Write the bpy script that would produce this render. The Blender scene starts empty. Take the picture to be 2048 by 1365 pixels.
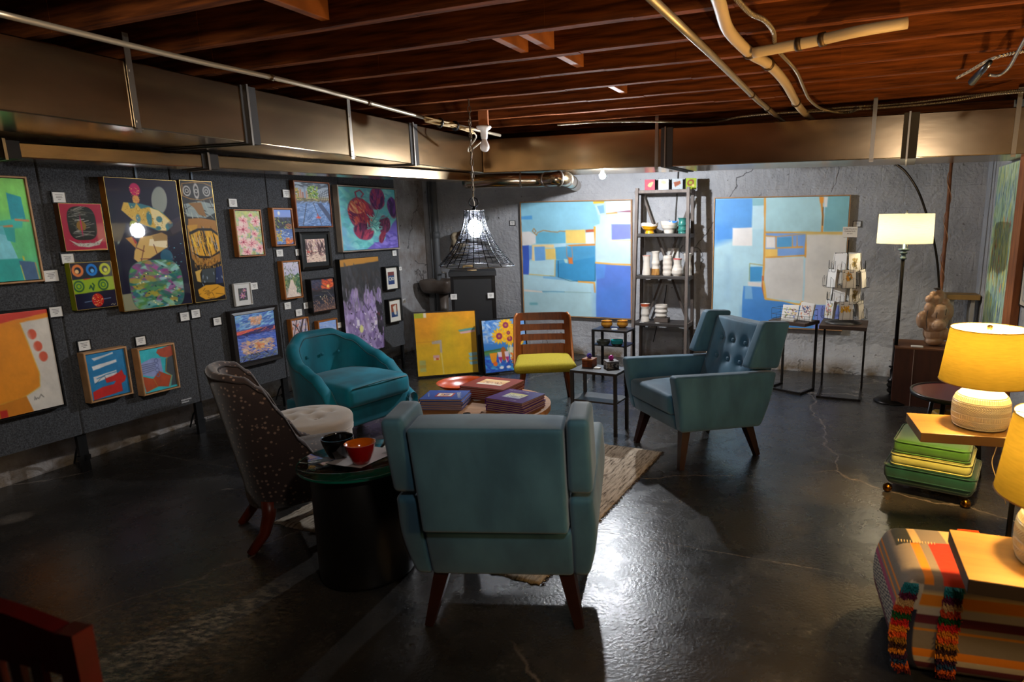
import bpy, bmesh, math, random
import numpy as np
from mathutils import Matrix, Vector
SC = bpy.context.scene
COL = SC.collection
rad = math.radians

# ---------------- camera, world, exposure ----------------
CAMH = 1.5
FPX = 1280.0
PIT, ROL = rad(11.45), rad(-0.55)
CX, CY = 1209.0, 702.75
_F = np.array([0, math.cos(PIT), -math.sin(PIT)])
_R0 = np.array([1.0, 0, 0]); _U0 = np.cross(_R0, _F)
_R = math.cos(ROL) * _R0 + math.sin(ROL) * _U0
_U = -math.sin(ROL) * _R0 + math.cos(ROL) * _U0
cam_data = bpy.data.cameras.new('camera')
cam = bpy.data.objects.new('camera', cam_data); COL.objects.link(cam)
cam_data.sensor_width = 36; cam_data.lens = FPX / 2048 * 36
cam_data.shift_x = (1024 - CX) / 2048; cam_data.shift_y = (CY - 682.5) / 2048
cam_data.clip_start = 0.05
cam_data.dof.use_dof = True; cam_data.dof.focus_distance = 4.2; cam_data.dof.aperture_fstop = 3.2
mw = Matrix.Identity(4)
for i in range(3):
    mw[i][0] = _R[i]; mw[i][1] = _U[i]; mw[i][2] = -_F[i]
mw[2][3] = CAMH
cam.matrix_world = mw
SC.camera = cam
W = bpy.data.worlds.new('world'); SC.world = W; W.use_nodes = True
W.node_tree.nodes['Background'].inputs[0].default_value = (0.02, 0.018, 0.016, 1)
W.node_tree.nodes['Background'].inputs[1].default_value = 0.3
SC.view_settings.view_transform = 'Standard'; SC.view_settings.look = 'None'
SC.view_settings.gamma = 1.0; SC.view_settings.use_curve_mapping = False
SC.view_settings.exposure = 0.65

def light(name, kind, loc, energy, color, size=0.05, target=None, angle=None, blend=0.5, spec=1.0):
    d = bpy.data.lights.new(name, kind); d.energy = energy; d.color = color
    if kind in ('POINT', 'SPOT'): d.shadow_soft_size = size
    if kind == 'SPOT': d.spot_size = rad(angle); d.spot_blend = blend
    if kind == 'AREA': d.size = size
    o = bpy.data.objects.new(name, d); COL.objects.link(o); o.location = loc
    if target is not None:
        o.rotation_euler = (Vector(target) - Vector(loc)).to_track_quat('-Z', 'Y').to_euler()
    return o
COOL = (0.90, 0.94, 1.0); WARM = (1.0, 0.62, 0.22)
# unseen warm fill added right of the camera to brighten ceiling and ducts
light('warm_fill_light', 'POINT', (1.30, 0.90, 1.15), 20, WARM, 0.12)
# ceiling can lights of the room behind the camera
light('ceiling_can_light', 'SPOT', (-1.1, 1.6, 2.25), 56, (1.0, 0.92, 0.82), 0.06, (-3.1, 4.2, 0.95), 80, 1.0)
light('ceiling_can_light', 'SPOT', (0.3, 0.3, 2.25), 42, (1.0, 0.90, 0.80), 0.10, (0.2, 5.0, 0.3), 100, 1.0)

# ---------------- pixel helpers used for laying the room out ----------------
def ray(x, y): return _F + (x - CX) / FPX * _R - (y - CY) / FPX * _U
C0 = np.array([0, 0, CAMH])
def G(x, y, z=0.0):
    d = ray(x, y); return C0 + (z - CAMH) / d[2] * d
class Plane:
    """vertical plane: origin p0, direction e (to the right as seen), normal n into the room"""
    def __init__(s, p0, e):
        s.p0 = np.array([p0[0], p0[1], 0.0]); e = np.array([e[0], e[1], 0.0]); s.e = e / np.linalg.norm(e)
        s.n = np.array([s.e[1], -s.e[0], 0.0]); s.rz = math.atan2(s.e[1], s.e[0])
    def uv(s, x, y, off=0.0):
        d = ray(x, y); q = s.p0 + s.n * off; t = ((q - C0) @ s.n) / (d @ s.n); p = C0 + t * d
        return (p - s.p0) @ s.e, p[2]
    def at(s, u, off, z): return s.p0 + s.e * u + s.n * off + np.array([0, 0, z])
LEFT = Plane((-2.93, 4.49), (0.357, 0.934))      # fabric display panels
BACK = Plane((1.84, 6.52), (math.cos(rad(20)), -math.sin(rad(20))))
RIGHT = Plane((3.42, 5.83), (-math.sin(rad(20)), -math.cos(rad(20))))
LW = Plane((-3.16, 4.80), (math.sin(rad(17)), math.cos(rad(17))))

# ---------------- materials ----------------
def s2l(c):
    return tuple((x / 12.92 if x <= 0.04045 else ((x + 0.055) / 1.055) ** 2.4) for x in c)
def hx(h):
    h = h.lstrip('#'); return tuple(int(h[i:i + 2], 16) / 255 for i in (0, 2, 4))
_M = {}
def M(name, col=(0.5, 0.5, 0.5), rough=0.5, metal=0.0, var=None, bump=None, sheen=0, coat=0, emit=None, trans=0, ior=1.45, spec=0.5, aniso=None, stretch=None):
    """var=(scale, colour2, contrast) noise mix; bump=(scale, strength, distance)"""
    if name in _M: return _M[name]
    m = bpy.data.materials.new(name); m.use_nodes = True; nt = m.node_tree; n = nt.nodes; l = nt.links
    b = n['Principled BSDF']
    if isinstance(col, str): col = hx(col)
    c = s2l(col)
    b.inputs['Base Color'].default_value = (*c, 1); b.inputs['Roughness'].default_value = rough
    b.inputs['Metallic'].default_value = metal; b.inputs['IOR'].default_value = ior
    b.inputs['Specular IOR Level'].default_value = spec
    if sheen: b.inputs['Sheen Weight'].default_value = sheen; b.inputs['Sheen Roughness'].default_value = 0.5
    if coat: b.inputs['Coat Weight'].default_value = coat; b.inputs['Coat Roughness'].default_value = 0.12
    if trans: b.inputs['Transmission Weight'].default_value = trans
    if emit: b.inputs['Emission Color'].default_value = (*emit[0], 1); b.inputs['Emission Strength'].default_value = emit[1]
    tc = n.new('ShaderNodeTexCoord'); mp = n.new('ShaderNodeMapping'); l.new(tc.outputs['Object'], mp.inputs[0])
    if stretch: mp.inputs['Scale'].default_value = stretch
    if var:
        sc, c2, con = var[:3]
        if isinstance(c2, str): c2 = hx(c2)
        t = n.new('ShaderNodeTexNoise'); t.inputs['Scale'].default_value = sc; t.inputs['Detail'].default_value = 6
        l.new(mp.outputs[0], t.inputs[0])
        r = n.new('ShaderNodeMapRange'); r.inputs[1].default_value = 0.5 - 0.25 / con; r.inputs[2].default_value = 0.5 + 0.25 / con
        l.new(t.outputs[0], r.inputs[0])
        mx = n.new('ShaderNodeMix'); mx.data_type = 'RGBA'; mx.inputs[6].default_value = (*c, 1); mx.inputs[7].default_value = (*s2l(c2), 1)
        l.new(r.outputs[0], mx.inputs[0]); l.new(mx.outputs[2], b.inputs['Base Color'])
    if bump:
        t = n.new('ShaderNodeTexNoise'); t.inputs['Scale'].default_value = bump[0]; t.inputs['Detail'].default_value = 4
        l.new(mp.outputs[0], t.inputs[0])
        bp = n.new('ShaderNodeBump'); bp.inputs['Strength'].default_value = bump[1]; bp.inputs['Distance'].default_value = bump[2]
        l.new(t.outputs[0], bp.inputs['Height']); l.new(bp.outputs[0], b.inputs['Normal'])
    _M[name] = m
    return m
def ribbed(name, col):
    m = M(name, col, .4, .6); n = m.node_tree.nodes; l = m.node_tree.links
    tc = n.new('ShaderNodeTexCoord'); w = n.new('ShaderNodeTexWave'); w.wave_type = 'BANDS'; w.bands_direction = 'X'; w.inputs['Scale'].default_value = 42; w.inputs['Distortion'].default_value = .3; l.new(tc.outputs['Object'], w.inputs[0])
    b = n.new('ShaderNodeBump'); b.inputs['Strength'].default_value = .9; b.inputs['Distance'].default_value = .006; l.new(w.outputs[0], b.inputs['Height']); l.new(b.outputs[0], n['Principled BSDF'].inputs['Normal'])
    x = n.new('ShaderNodeMix'); x.data_type = 'RGBA'; c = s2l(hx(col)); x.inputs[6].default_value = (*[q * .25 for q in c], 1); x.inputs[7].default_value = (*c, 1); l.new(w.outputs[0], x.inputs[0]); l.new(x.outputs[2], n['Principled BSDF'].inputs['Base Color']); return m
def paint_mat(name, rough=0.5, coat=0.0, bump=0.25, metal_attr=False):
    if name in _M: return _M[name]
    m = bpy.data.materials.new(name); m.use_nodes = True; nt = m.node_tree; n = nt.nodes; l = nt.links
    b = n['Principled BSDF']; b.inputs['Roughness'].default_value = rough
    a = n.new('ShaderNodeAttribute'); a.attribute_name = 'col'
    t = n.new('ShaderNodeTexNoise'); t.inputs['Scale'].default_value = 60; t.inputs['Detail'].default_value = 5
    tc = n.new('ShaderNodeTexCoord'); l.new(tc.outputs['Object'], t.inputs[0])
    bp = n.new('ShaderNodeBump'); bp.inputs['Strength'].default_value = bump; bp.inputs['Distance'].default_value = 0.002
    l.new(t.outputs[0], bp.inputs['Height']); l.new(bp.outputs[0], b.inputs['Normal'])
    l.new(a.outputs['Color'], b.inputs['Base Color'])
    if coat: b.inputs['Coat Weight'].default_value = coat; b.inputs['Coat Roughness'].default_value = 0.03; b.inputs['Specular IOR Level'].default_value = 0.1
    _M[name] = m
    return m
def cloth_glow(name, col, dens=0.5):
    """lamp shade fabric: light from the bulb inside comes through it"""
    m = bpy.data.materials.new(name); m.use_nodes = True; nt = m.node_tree; n = nt.nodes; l = nt.links
    n.remove(n['Principled BSDF']); out = n['Material Output']
    tc = n.new('ShaderNodeTexCoord'); mp = n.new('ShaderNodeMapping'); mp.inputs['Scale'].default_value = (1, 1, 14); l.new(tc.outputs['Object'], mp.inputs[0])
    t = n.new('ShaderNodeTexNoise'); t.inputs['Scale'].default_value = 22; t.inputs['Detail'].default_value = 5; l.new(mp.outputs[0], t.inputs[0])
    r = n.new('ShaderNodeMapRange'); r.inputs[1].default_value = 0.3; r.inputs[2].default_value = 0.7; r.inputs[3].default_value = 0.82; r.inputs[4].default_value = 1.0
    l.new(t.outputs[0], r.inputs[0])
    mx = n.new('ShaderNodeMix'); mx.data_type = 'RGBA'; mx.blend_type = 'MULTIPLY'; mx.inputs[0].default_value = 1
    mx.inputs[6].default_value = (*s2l(col), 1); l.new(r.outputs[0], mx.inputs[7])
    d = n.new('ShaderNodeBsdfDiffuse'); tr = n.new('ShaderNodeBsdfTranslucent'); l.new(mx.outputs[2], d.inputs[0]); l.new(mx.outputs[2], tr.inputs[0])
    ms = n.new('ShaderNodeMixShader'); ms.inputs[0].default_value = dens; l.new(d.outputs[0], ms.inputs[1]); l.new(tr.outputs[0], ms.inputs[2]); l.new(ms.outputs[0], out.inputs[0])
    return m

# ---------------- mesh building ----------------
class MB:
    def __init__(s): s.v = []; s.f = []; s.mi = []
    def add(s, v, f, T=None, mi=0):
        o = len(s.v)
        if T is not None: v = [tuple(T @ Vector(p)) for p in v]
        s.v += [tuple(p) for p in v]; s.f += [tuple(i + o for i in q) for q in f]; s.mi += [mi] * len(f)
        return s
    def box(s, c, d, rz=0, mi=0, T=None):
        x, y, z = d[0] / 2, d[1] / 2, d[2] / 2
        v = [(-x, -y, -z), (x, -y, -z), (x, y, -z), (-x, y, -z), (-x, -y, z), (x, -y, z), (x, y, z), (-x, y, z)]
        A = Matrix.Translation(c) @ Matrix.Rotation(rz, 4, 'Z')
        if T is not None: A = T @ A
        return s.add(v, [(0, 3, 2, 1), (4, 5, 6, 7), (0, 1, 5, 4), (1, 2, 6, 5), (2, 3, 7, 6), (3, 0, 4, 7)], A, mi)
    def bar(s, a, b, w, t=None, mi=0, w2=None, t2=None):
        """square bar from a to b; w across, t the other way, may taper"""
        t = t or w; w2 = w2 or w; t2 = t2 or (t if w2 == w else t * w2 / w)
        a = Vector(a); b = Vector(b); d = (b - a).normalized()
        up = Vector((0, 0, 1)) if abs(d.z) < 0.9 else Vector((0, 1, 0))
        x = d.cross(up).normalized(); y = x.cross(d).normalized()
        v = []
        for p, ww, tt in ((a, w, t), (b, w2, t2)):
            for i, j in ((-1, -1), (1, -1), (1, 1), (-1, 1)): v.append(p + x * ww / 2 * i + y * tt / 2 * j)
        return s.add(v, [(0, 1, 2, 3), (7, 6, 5, 4), (0, 4, 5, 1), (1, 5, 6, 2), (2, 6, 7, 3), (3, 7, 4, 0)], None, mi)
    def tube(s, pts, r, n=8, mi=0, cap=True, closed=False):
        P = [Vector(p) for p in pts]; m = len(P)
        R = r if isinstance(r, (list, tuple)) else [r] * m
        v = []; prev = None
        for i in range(m):
            if closed: d = P[(i + 1) % m] - P[i - 1]
            else: d = (P[min(i + 1, m - 1)] - P[max(i - 1, 0)])
            d = d.normalized() if d.length > 1e-9 else Vector((0, 0, 1))
            if prev is None:
                up = Vector((0, 0, 1)) if abs(d.z) < 0.95 else Vector((1, 0, 0)); x = d.cross(up).normalized()
            else:
                x = (prev - d * prev.dot(d)); x = x.normalized() if x.length > 1e-6 else d.orthogonal().normalized()
            prev = x; y = d.cross(x)
            for k in range(n):
                a = 2 * math.pi * k / n; v.append(P[i] + (x * math.cos(a) + y * math.sin(a)) * R[i])
        f = []
        for i in range(m if closed else m - 1):
            j = (i + 1) % m
            for k in range(n):
                k2 = (k + 1) % n; f.append((i * n + k, i * n + k2, j * n + k2, j * n + k))
        if cap and not closed: f.append(tuple(range(n - 1, -1, -1))); f.append(tuple((m - 1) * n + k for k in range(n)))
        return s.add(v, f, None, mi)
    def lathe(s, prof, n=32, c=(0, 0, 0), mi=0, T=None, capb=True, capt=True, rf=None):
        v = []; m = len(prof)
        for r, z in prof:
            for k in range(n):
                a = 2 * math.pi * k / n; rr = r * (rf(a, z) if rf else 1); v.append((c[0] + rr * math.cos(a), c[1] + rr * math.sin(a), c[2] + z))
        f = [(i * n + k, i * n + (k + 1) % n, (i + 1) * n + (k + 1) % n, (i + 1) * n + k) for i in range(m - 1) for k in range(n)]
        if capb and prof[0][0] > 1e-5: f.append(tuple(range(n - 1, -1, -1)))
        if capt and prof[-1][0] > 1e-5: f.append(tuple((m - 1) * n + k for k in range(n)))
        return s.add(v, f, T, mi)
    def rb(s, size, r, mid=4, k=3, fn=None, T=None, mi=0):
        """rounded box, size = half extents; fn((x,y,z) local, (nx,ny,nz) normalised) -> point"""
        hs = size; r = min(r, *hs)
        def cuts(h, m):
            a = [-h + r * (1 - math.cos(math.pi / 2 * i / k)) for i in range(k)]
            b = [-(h - r) + 2 * (h - r) * i / m for i in range(m + 1)]
            c = [-q for q in reversed(a)]
            return a + b + c
        mids = mid if isinstance(mid, (list, tuple)) else [mid] * 3
        cs = [cuts(hs[i], mids[i]) for i in range(3)]
        idx = {}; v = []; f = []
        def vid(p):
            q = []
            for i in range(3):
                lim = hs[i] - r; q.append(max(-lim, min(lim, p[i])))
            d = Vector([p[i] - q[i] for i in range(3)])
            if d.length > 1e-9: d = d.normalized() * r
            w = [q[i] + d[i] for i in range(3)]
            key = tuple(round(x, 6) for x in p)
            if key not in idx:
                idx[key] = len(v)
                if fn: w = fn(tuple(w), tuple(w[i] / hs[i] for i in range(3)))
                v.append(tuple(w))
            return idx[key]
        for ax in range(3):
            a, b = (ax + 1) % 3, (ax + 2) % 3
            for sg in (-1, 1):
                for i in range(len(cs[a]) - 1):
                    for j in range(len(cs[b]) - 1):
                        q = []
                        for (ii, jj) in ((i, j), (i + 1, j), (i + 1, j + 1), (i, j + 1)):
                            p = [0, 0, 0]; p[ax] = sg * hs[ax]; p[a] = cs[a][ii]; p[b] = cs[b][jj]; q.append(vid(p))
                        f.append(tuple(q) if sg > 0 else tuple(reversed(q)))
        return s.add(v, f, T, mi)
    def build(s, name, mats, parent=None, smooth=False, label=None):
        me = bpy.data.meshes.new(name); me.from_pydata(s.v, [], s.f); me.update()
        if not isinstance(mats, (list, tuple)): mats = [mats]
        for m in mats: me.materials.append(m)
        if any(s.mi): me.polygons.foreach_set('material_index', s.mi)
        if smooth: me.polygons.foreach_set('use_smooth', [True] * len(me.polygons))
        o = bpy.data.objects.new(name, me); COL.objects.link(o)
        if parent is not None: o.parent = parent
        if label: o['label'] = label
        return o
def T(name, label, cat, loc=(0, 0, 0), rz=0, group=None, rx=0):
    o = bpy.data.objects.new(name, None); COL.objects.link(o); o.location = tuple(loc); o.rotation_euler = (rx, 0, rz)
    o.empty_display_size = 0.05
    o['label'] = label; o['category'] = cat
    if group: o['group'] = group
    return o
def tag(o, label, cat, group=None):
    o['label'] = label; o['category'] = cat
    if group: o['group'] = group
    return o
def struct(o): o['kind'] = 'structure'; return o
def bez(pts, n=10):
    """Catmull-Rom through the points"""
    P = [Vector(p) for p in pts]; out = []
    for i in range(len(P) - 1):
        a = P[i - 1] if i else P[0] * 2 - P[1]; b = P[i]; c = P[i + 1]; d = P[i + 2] if i + 2 < len(P) else P[-1] * 2 - P[-2]
        for k in range(n):
            t = k / n
            out.append(0.5 * ((2 * b) + (c - a) * t + (2 * a - 5 * b + 4 * c - d) * t * t + (-a + 3 * b - 3 * c + d) * t ** 3))
    out.append(P[-1]); return out

def glow_bulb(parent, c, r, power, col, h=1.0, name='bulb'):
    """a lit bulb: the glass itself gives the light"""
    m = bpy.data.materials.new('lit_' + name); m.use_nodes = True; b = m.node_tree.nodes['Principled BSDF']
    b.inputs['Base Color'].default_value = (.8, .8, .8, 1); b.inputs['Emission Color'].default_value = (*col, 1)
    b.inputs['Emission Strength'].default_value = power / (math.pi * 4 * math.pi * r * r)
    n = 8; prof = [(r * math.sin(math.pi * i / n), -r * h * math.cos(math.pi * i / n)) for i in range(n + 1)]
    return MB().lathe(prof, 14, c).build(name, m, parent, True)

# ---------------- paintings: colour fields laid down stroke by stroke on a fine canvas grid ----------------
class Art:
    def __init__(s, nx, ny, base, seed=1):
        s.nx, s.ny = nx, ny; s.rng = np.random.RandomState(seed)
        x = (np.arange(nx) + 0.5) / nx; y = (np.arange(ny) + 0.5) / ny
        s.X, s.Y = np.meshgrid(x, y); s.I = np.zeros((ny, nx, 3)); s.I[:] = hx(base)
        s.asp = ny / nx; s.px = 1.0 / nx
    def fade(s, d, w=None):
        w = w or s.px * 0.7; return np.clip(0.5 - d / (2 * w), 0, 1)
    def put(s, m, c, a=1.0):
        c = np.array(hx(c) if isinstance(c, str) else c); m = (m * a)[..., None]; s.I = s.I * (1 - m) + c * m; return s
    def wob(s, amp, fr=3, sd=0):
        r = np.random.RandomState(sd + 7); o = 0
        for k in range(5):
            a, b, p = r.uniform(-1, 1) * fr * 6, r.uniform(-1, 1) * fr * 6, r.uniform(0, 6.28); o = o + np.sin(s.X * a + s.Y * b + p)
        return o / 3 * amp
    def rect(s, x0, y0, x1, y1, c, a=1, w=0.003, soft=None):
        dx = np.maximum(x0 - s.X, s.X - x1); dy = np.maximum(y0 - s.Y, s.Y - y1) * s.asp
        return s.put(s.fade(np.maximum(dx, dy) + s.wob(w, 4, int(x0 * 99 + y0 * 77)), soft), c, a)
    def poly(s, pts, c, a=1, w=0.003, soft=None):
        ins = np.zeros(s.X.shape, bool); dm = np.full(s.X.shape, 9.0); X = s.X; Y = s.Y * s.asp
        n = len(pts)
        for i in range(n):
            x0, y0 = pts[i]; x1, y1 = pts[(i + 1) % n]; y0 *= s.asp; y1 *= s.asp
            if y0 != y1: ins ^= ((Y < y0) != (Y < y1)) & (X < x0 + (Y - y0) / (y1 - y0) * (x1 - x0))
            L = (x1 - x0) ** 2 + (y1 - y0) ** 2 + 1e-12; t = np.clip(((X - x0) * (x1 - x0) + (Y - y0) * (y1 - y0)) / L, 0, 1)
            dm = np.minimum(dm, np.hypot(X - x0 - t * (x1 - x0), Y - y0 - t * (y1 - y0)))
        return s.put(s.fade(np.where(ins, -dm, dm) + s.wob(w, 4, n), soft), c, a)
    def ell(s, cx, cy, rx, ry, c, rot=0, a=1, w=0.0, soft=None, ring=None, pw=2):
        """rx in widths, ry in widths too"""
        dx = s.X - cx; dy = (s.Y - cy) * s.asp; r = rad(rot); u = dx * math.cos(r) + dy * math.sin(r); v = -dx * math.sin(r) + dy * math.cos(r)
        q = (np.abs(u / rx) ** pw + np.abs(v / ry) ** pw) ** (1.0 / pw); d = (q - 1) * min(rx, ry) + s.wob(w, 6, int(cx * 50))
        if ring: d = np.abs(d) - ring
        return s.put(s.fade(d, soft), c, a)
    def line(s, pts, wd, c, a=1, soft=None, w=0):
        X = s.X; Y = s.Y * s.asp; dm = np.full(X.shape, 9.0)
        for (x0, y0), (x1, y1) in zip(pts[:-1], pts[1:]):
            y0 = y0 * s.asp; y1 = y1 * s.asp
            L = (x1 - x0) ** 2 + (y1 - y0) ** 2 + 1e-12; t = np.clip(((X - x0) * (x1 - x0) + (Y - y0) * (y1 - y0)) / L, 0, 1)
            dm = np.minimum(dm, np.hypot(X - x0 - t * (x1 - x0), Y - y0 - t * (y1 - y0)))
        return s.put(s.fade(dm - wd / 2 + (s.wob(w, 5) if w else 0), soft), c, a)
    def grad(s, stops, a=1):
        ys = [q[0] for q in stops]; cs = np.array([hx(q[1]) for q in stops])
        for k in range(3): s.I[..., k] = s.I[..., k] * (1 - a) + a * np.interp(s.Y, ys, cs[:, k])
        return s
    def dabs(s, n, x0, y0, x1, y1, cols, ln=0.05, wd=0.012, ang=0, da=40, a=0.9, inside=None):
        r = s.rng
        for _ in range(n):
            cx = r.uniform(x0, x1); cy = r.uniform(y0, y1)
            if inside and not inside(cx, cy): continue
            an = ang(cx, cy) if callable(ang) else ang
            an = rad(an + r.uniform(-da, da)); c = np.array(hx(cols[r.randint(len(cols))])) * r.uniform(0.88, 1.1)
            L = ln * r.uniform(0.6, 1.4); wv = wd * r.uniform(0.6, 1.4)
            i0 = max(0, int((cx - L) * s.nx)); i1 = min(s.nx, int((cx + L) * s.nx) + 2); j0 = max(0, int((cy - L / s.asp) * s.ny)); j1 = min(s.ny, int((cy + L / s.asp) * s.ny) + 2)
            if i1 <= i0 or j1 <= j0: continue
            dx = s.X[j0:j1, i0:i1] - cx; dy = (s.Y[j0:j1, i0:i1] - cy) * s.asp
            u = dx * math.cos(an) + dy * math.sin(an); v = -dx * math.sin(an) + dy * math.cos(an)
            m = np.clip((1.15 - (u / (L / 2)) ** 2 - (v / (wv / 2)) ** 2) * 2, 0, 1)[..., None] * a
            s.I[j0:j1, i0:i1] = s.I[j0:j1, i0:i1] * (1 - m) + np.clip(c, 0, 1) * m
        return s
    def clip(s, draw, mask):
        """draw() but keep it only where mask(X, Y*asp) > 0"""
        keep = s.I.copy(); draw(); m = np.clip(mask(s.X, s.Y * s.asp), 0, 1)[..., None]; s.I = keep * (1 - m) + s.I * m; return s
    def grain(s, amt=0.03, fr=8):
        o = 0
        for k in range(4):
            r = np.random.RandomState(k + s.nx); gx, gy = int(fr * 2 ** k), int(fr * 2 ** k * s.asp) + 1
            g = r.rand(gy + 2, gx + 2); fx = s.X * gx; fy = s.Y * gy; ix = fx.astype(int); iy = fy.astype(int); tx = fx - ix; ty = fy - iy
            o = o + ((g[iy, ix] * (1 - tx) + g[iy, ix + 1] * tx) * (1 - ty) + (g[iy + 1, ix] * (1 - tx) + g[iy + 1, ix + 1] * tx) * ty - 0.5) / (k + 1)
        s.I = np.clip(s.I * (1 + amt * 4 * o[..., None]), 0, 1); return s

def canvas_mesh(name, art, w, h, mat, parent, y=0.0, x0=0.0, z0=0.0, label=None):
    """picture surface in the local xz plane facing -y"""
    nx, ny = art.nx, art.ny
    # grid points sit on raster centres, stretched to the edges
    xs = np.linspace(0, w, nx); zs = np.linspace(h, 0, ny); XX, ZZ = np.meshgrid(xs, zs)
    co = np.zeros((ny * nx, 3)); co[:, 0] = XX.ravel() + x0; co[:, 1] = y; co[:, 2] = ZZ.ravel() + z0
    i = np.arange(ny - 1)[:, None] * nx + np.arange(nx - 1)[None, :]
    f = np.stack([i, i + nx, i + nx + 1, i + 1], -1).reshape(-1, 4)
    me = bpy.data.meshes.new(name)
    me.vertices.add(len(co)); me.vertices.foreach_set('co', co.ravel())
    me.loops.add(len(f) * 4); me.loops.foreach_set('vertex_index', f.ravel())
    me.polygons.add(len(f)); me.polygons.foreach_set('loop_start', np.arange(len(f)) * 4)
    me.update(); me.validate()
    c = art.I.reshape(-1, 3); c = np.where(c <= 0.04045, c / 12.92, ((c + 0.055) / 1.055) ** 2.4)
    at = me.color_attributes.new('col', 'FLOAT_COLOR', 'POINT'); at.data.foreach_set('color', np.concatenate([c, np.ones((len(c), 1))], 1).ravel())
    me.materials.append(mat)
    o = bpy.data.objects.new(name, me); COL.objects.link(o); o.parent = parent
    if label: o['label'] = label
    return o

def picture(label, plane, px, art, dep=0.04, fw=0.012, fmat=None, gap=0.002, cmat=None, matb=None, rect=None, front=None, inset=0.004, tilt=0, group=None, cat='painting', sidemat=None, profile=None, matk=.22):
    """framed picture on a wall plane. px = four corners TL,TR,BR,BL of its front face in the photograph"""
    off = gap + dep
    if rect: u0, u1, z0, z1 = rect
    else:
        q = [plane.uv(*p, off) for p in px]
        u0 = (q[0][0] + q[3][0]) / 2; u1 = (q[1][0] + q[2][0]) / 2; z1 = (q[0][1] + q[1][1]) / 2; z0 = (q[2][1] + q[3][1]) / 2
    w, h = u1 - u0, z1 - z0
    root = T('painting' if cat == 'painting' else cat.replace(' ', '_'), label, cat, plane.at(u0, gap, z0), plane.rz, group)
    cm = cmat or paint_mat('oil_paint', 0.55)
    if fmat is not None and fw > 0:
        mb = MB(); d = dep
        # mitred frame ring with a stepped face
        o = [(0, 0), (w, 0), (w, h), (0, h)]; i = [(fw, fw), (w - fw, fw), (w - fw, h - fw), (fw, h - fw)]
        def ring(a, ya, b, yb):
            v = [(p[0], ya, p[1]) for p in a] + [(p[0], yb, p[1]) for p in b]
            mb.add(v, [(k, (k + 1) % 4, 4 + (k + 1) % 4, 4 + k) for k in range(4)])
        c = min(0.003, fw / 3); o2 = [(c, c), (w - c, c), (w - c, h - c), (c, h - c)]
        ring(o, 0, o, -d + c); ring(o, -d + c, o2, -d)
        if profile == 'scoop':
            mdl = [(fw * .5, fw * .5), (w - fw * .5, fw * .5), (w - fw * .5, h - fw * .5), (fw * .5, h - fw * .5)]
            ring(o2, -d, mdl, -d * 0.72); ring(mdl, -d * 0.72, i, -d * 0.85)
            ring(i, -d * 0.85, i, -0.002)
        else:
            ring(o2, -d, i, -d); ring(i, -d, i, -0.002)
        mb.build('frame', fmat, root)
        body = MB(); b = fw + inset
        if matb is not None:
            body.box((w / 2, -d * 0.30, h / 2), (w - 2 * fw - 0.001, d * 0.5, h - 2 * fw - 0.001)); body.build('mat_board', matb, root)
            mw_ = min(w, h) * matk; canvas_mesh('canvas', art, w - 2 * fw - 2 * mw_, h - 2 * fw - 2 * mw_, cm, root, -d * 0.55 - 0.002, fw + mw_, fw + mw_)
        else:
            yy = -d * 0.80
            body.box((w / 2, yy / 2 + 0.001, h / 2), (w - 2 * b, abs(yy) - 0.003, h - 2 * b)); body.build('stretcher', sidemat or M('stretcher_dark', '#1a1716', 0.8), root)
            canvas_mesh('canvas', art, w - 2 * b, h - 2 * b, cm, root, yy - 0.001, b, b)
    else:
        body = MB(); body.box((w / 2, -dep / 2, h / 2), (w, dep, h)); body.build('panel_body', sidemat, root)
        canvas_mesh('canvas', art, w - 0.001, h - 0.001, cm, root, -dep - 0.0008, 0.0005, 0.0005)
        if fmat is not None:
            mb = MB(); e = 0.0022
            for a, c2 in (((w / 2, -dep, e / 2), (w, 0.004, e)), ((w / 2, -dep, h - e / 2), (w, 0.004, e)), ((e / 2, -dep, h / 2), (e, 0.004, h)), ((w - e / 2, -dep, h / 2), (e, 0.004, h))): mb.box(a, c2)
            mb.build('edge_trim', fmat, root)
    return root

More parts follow.
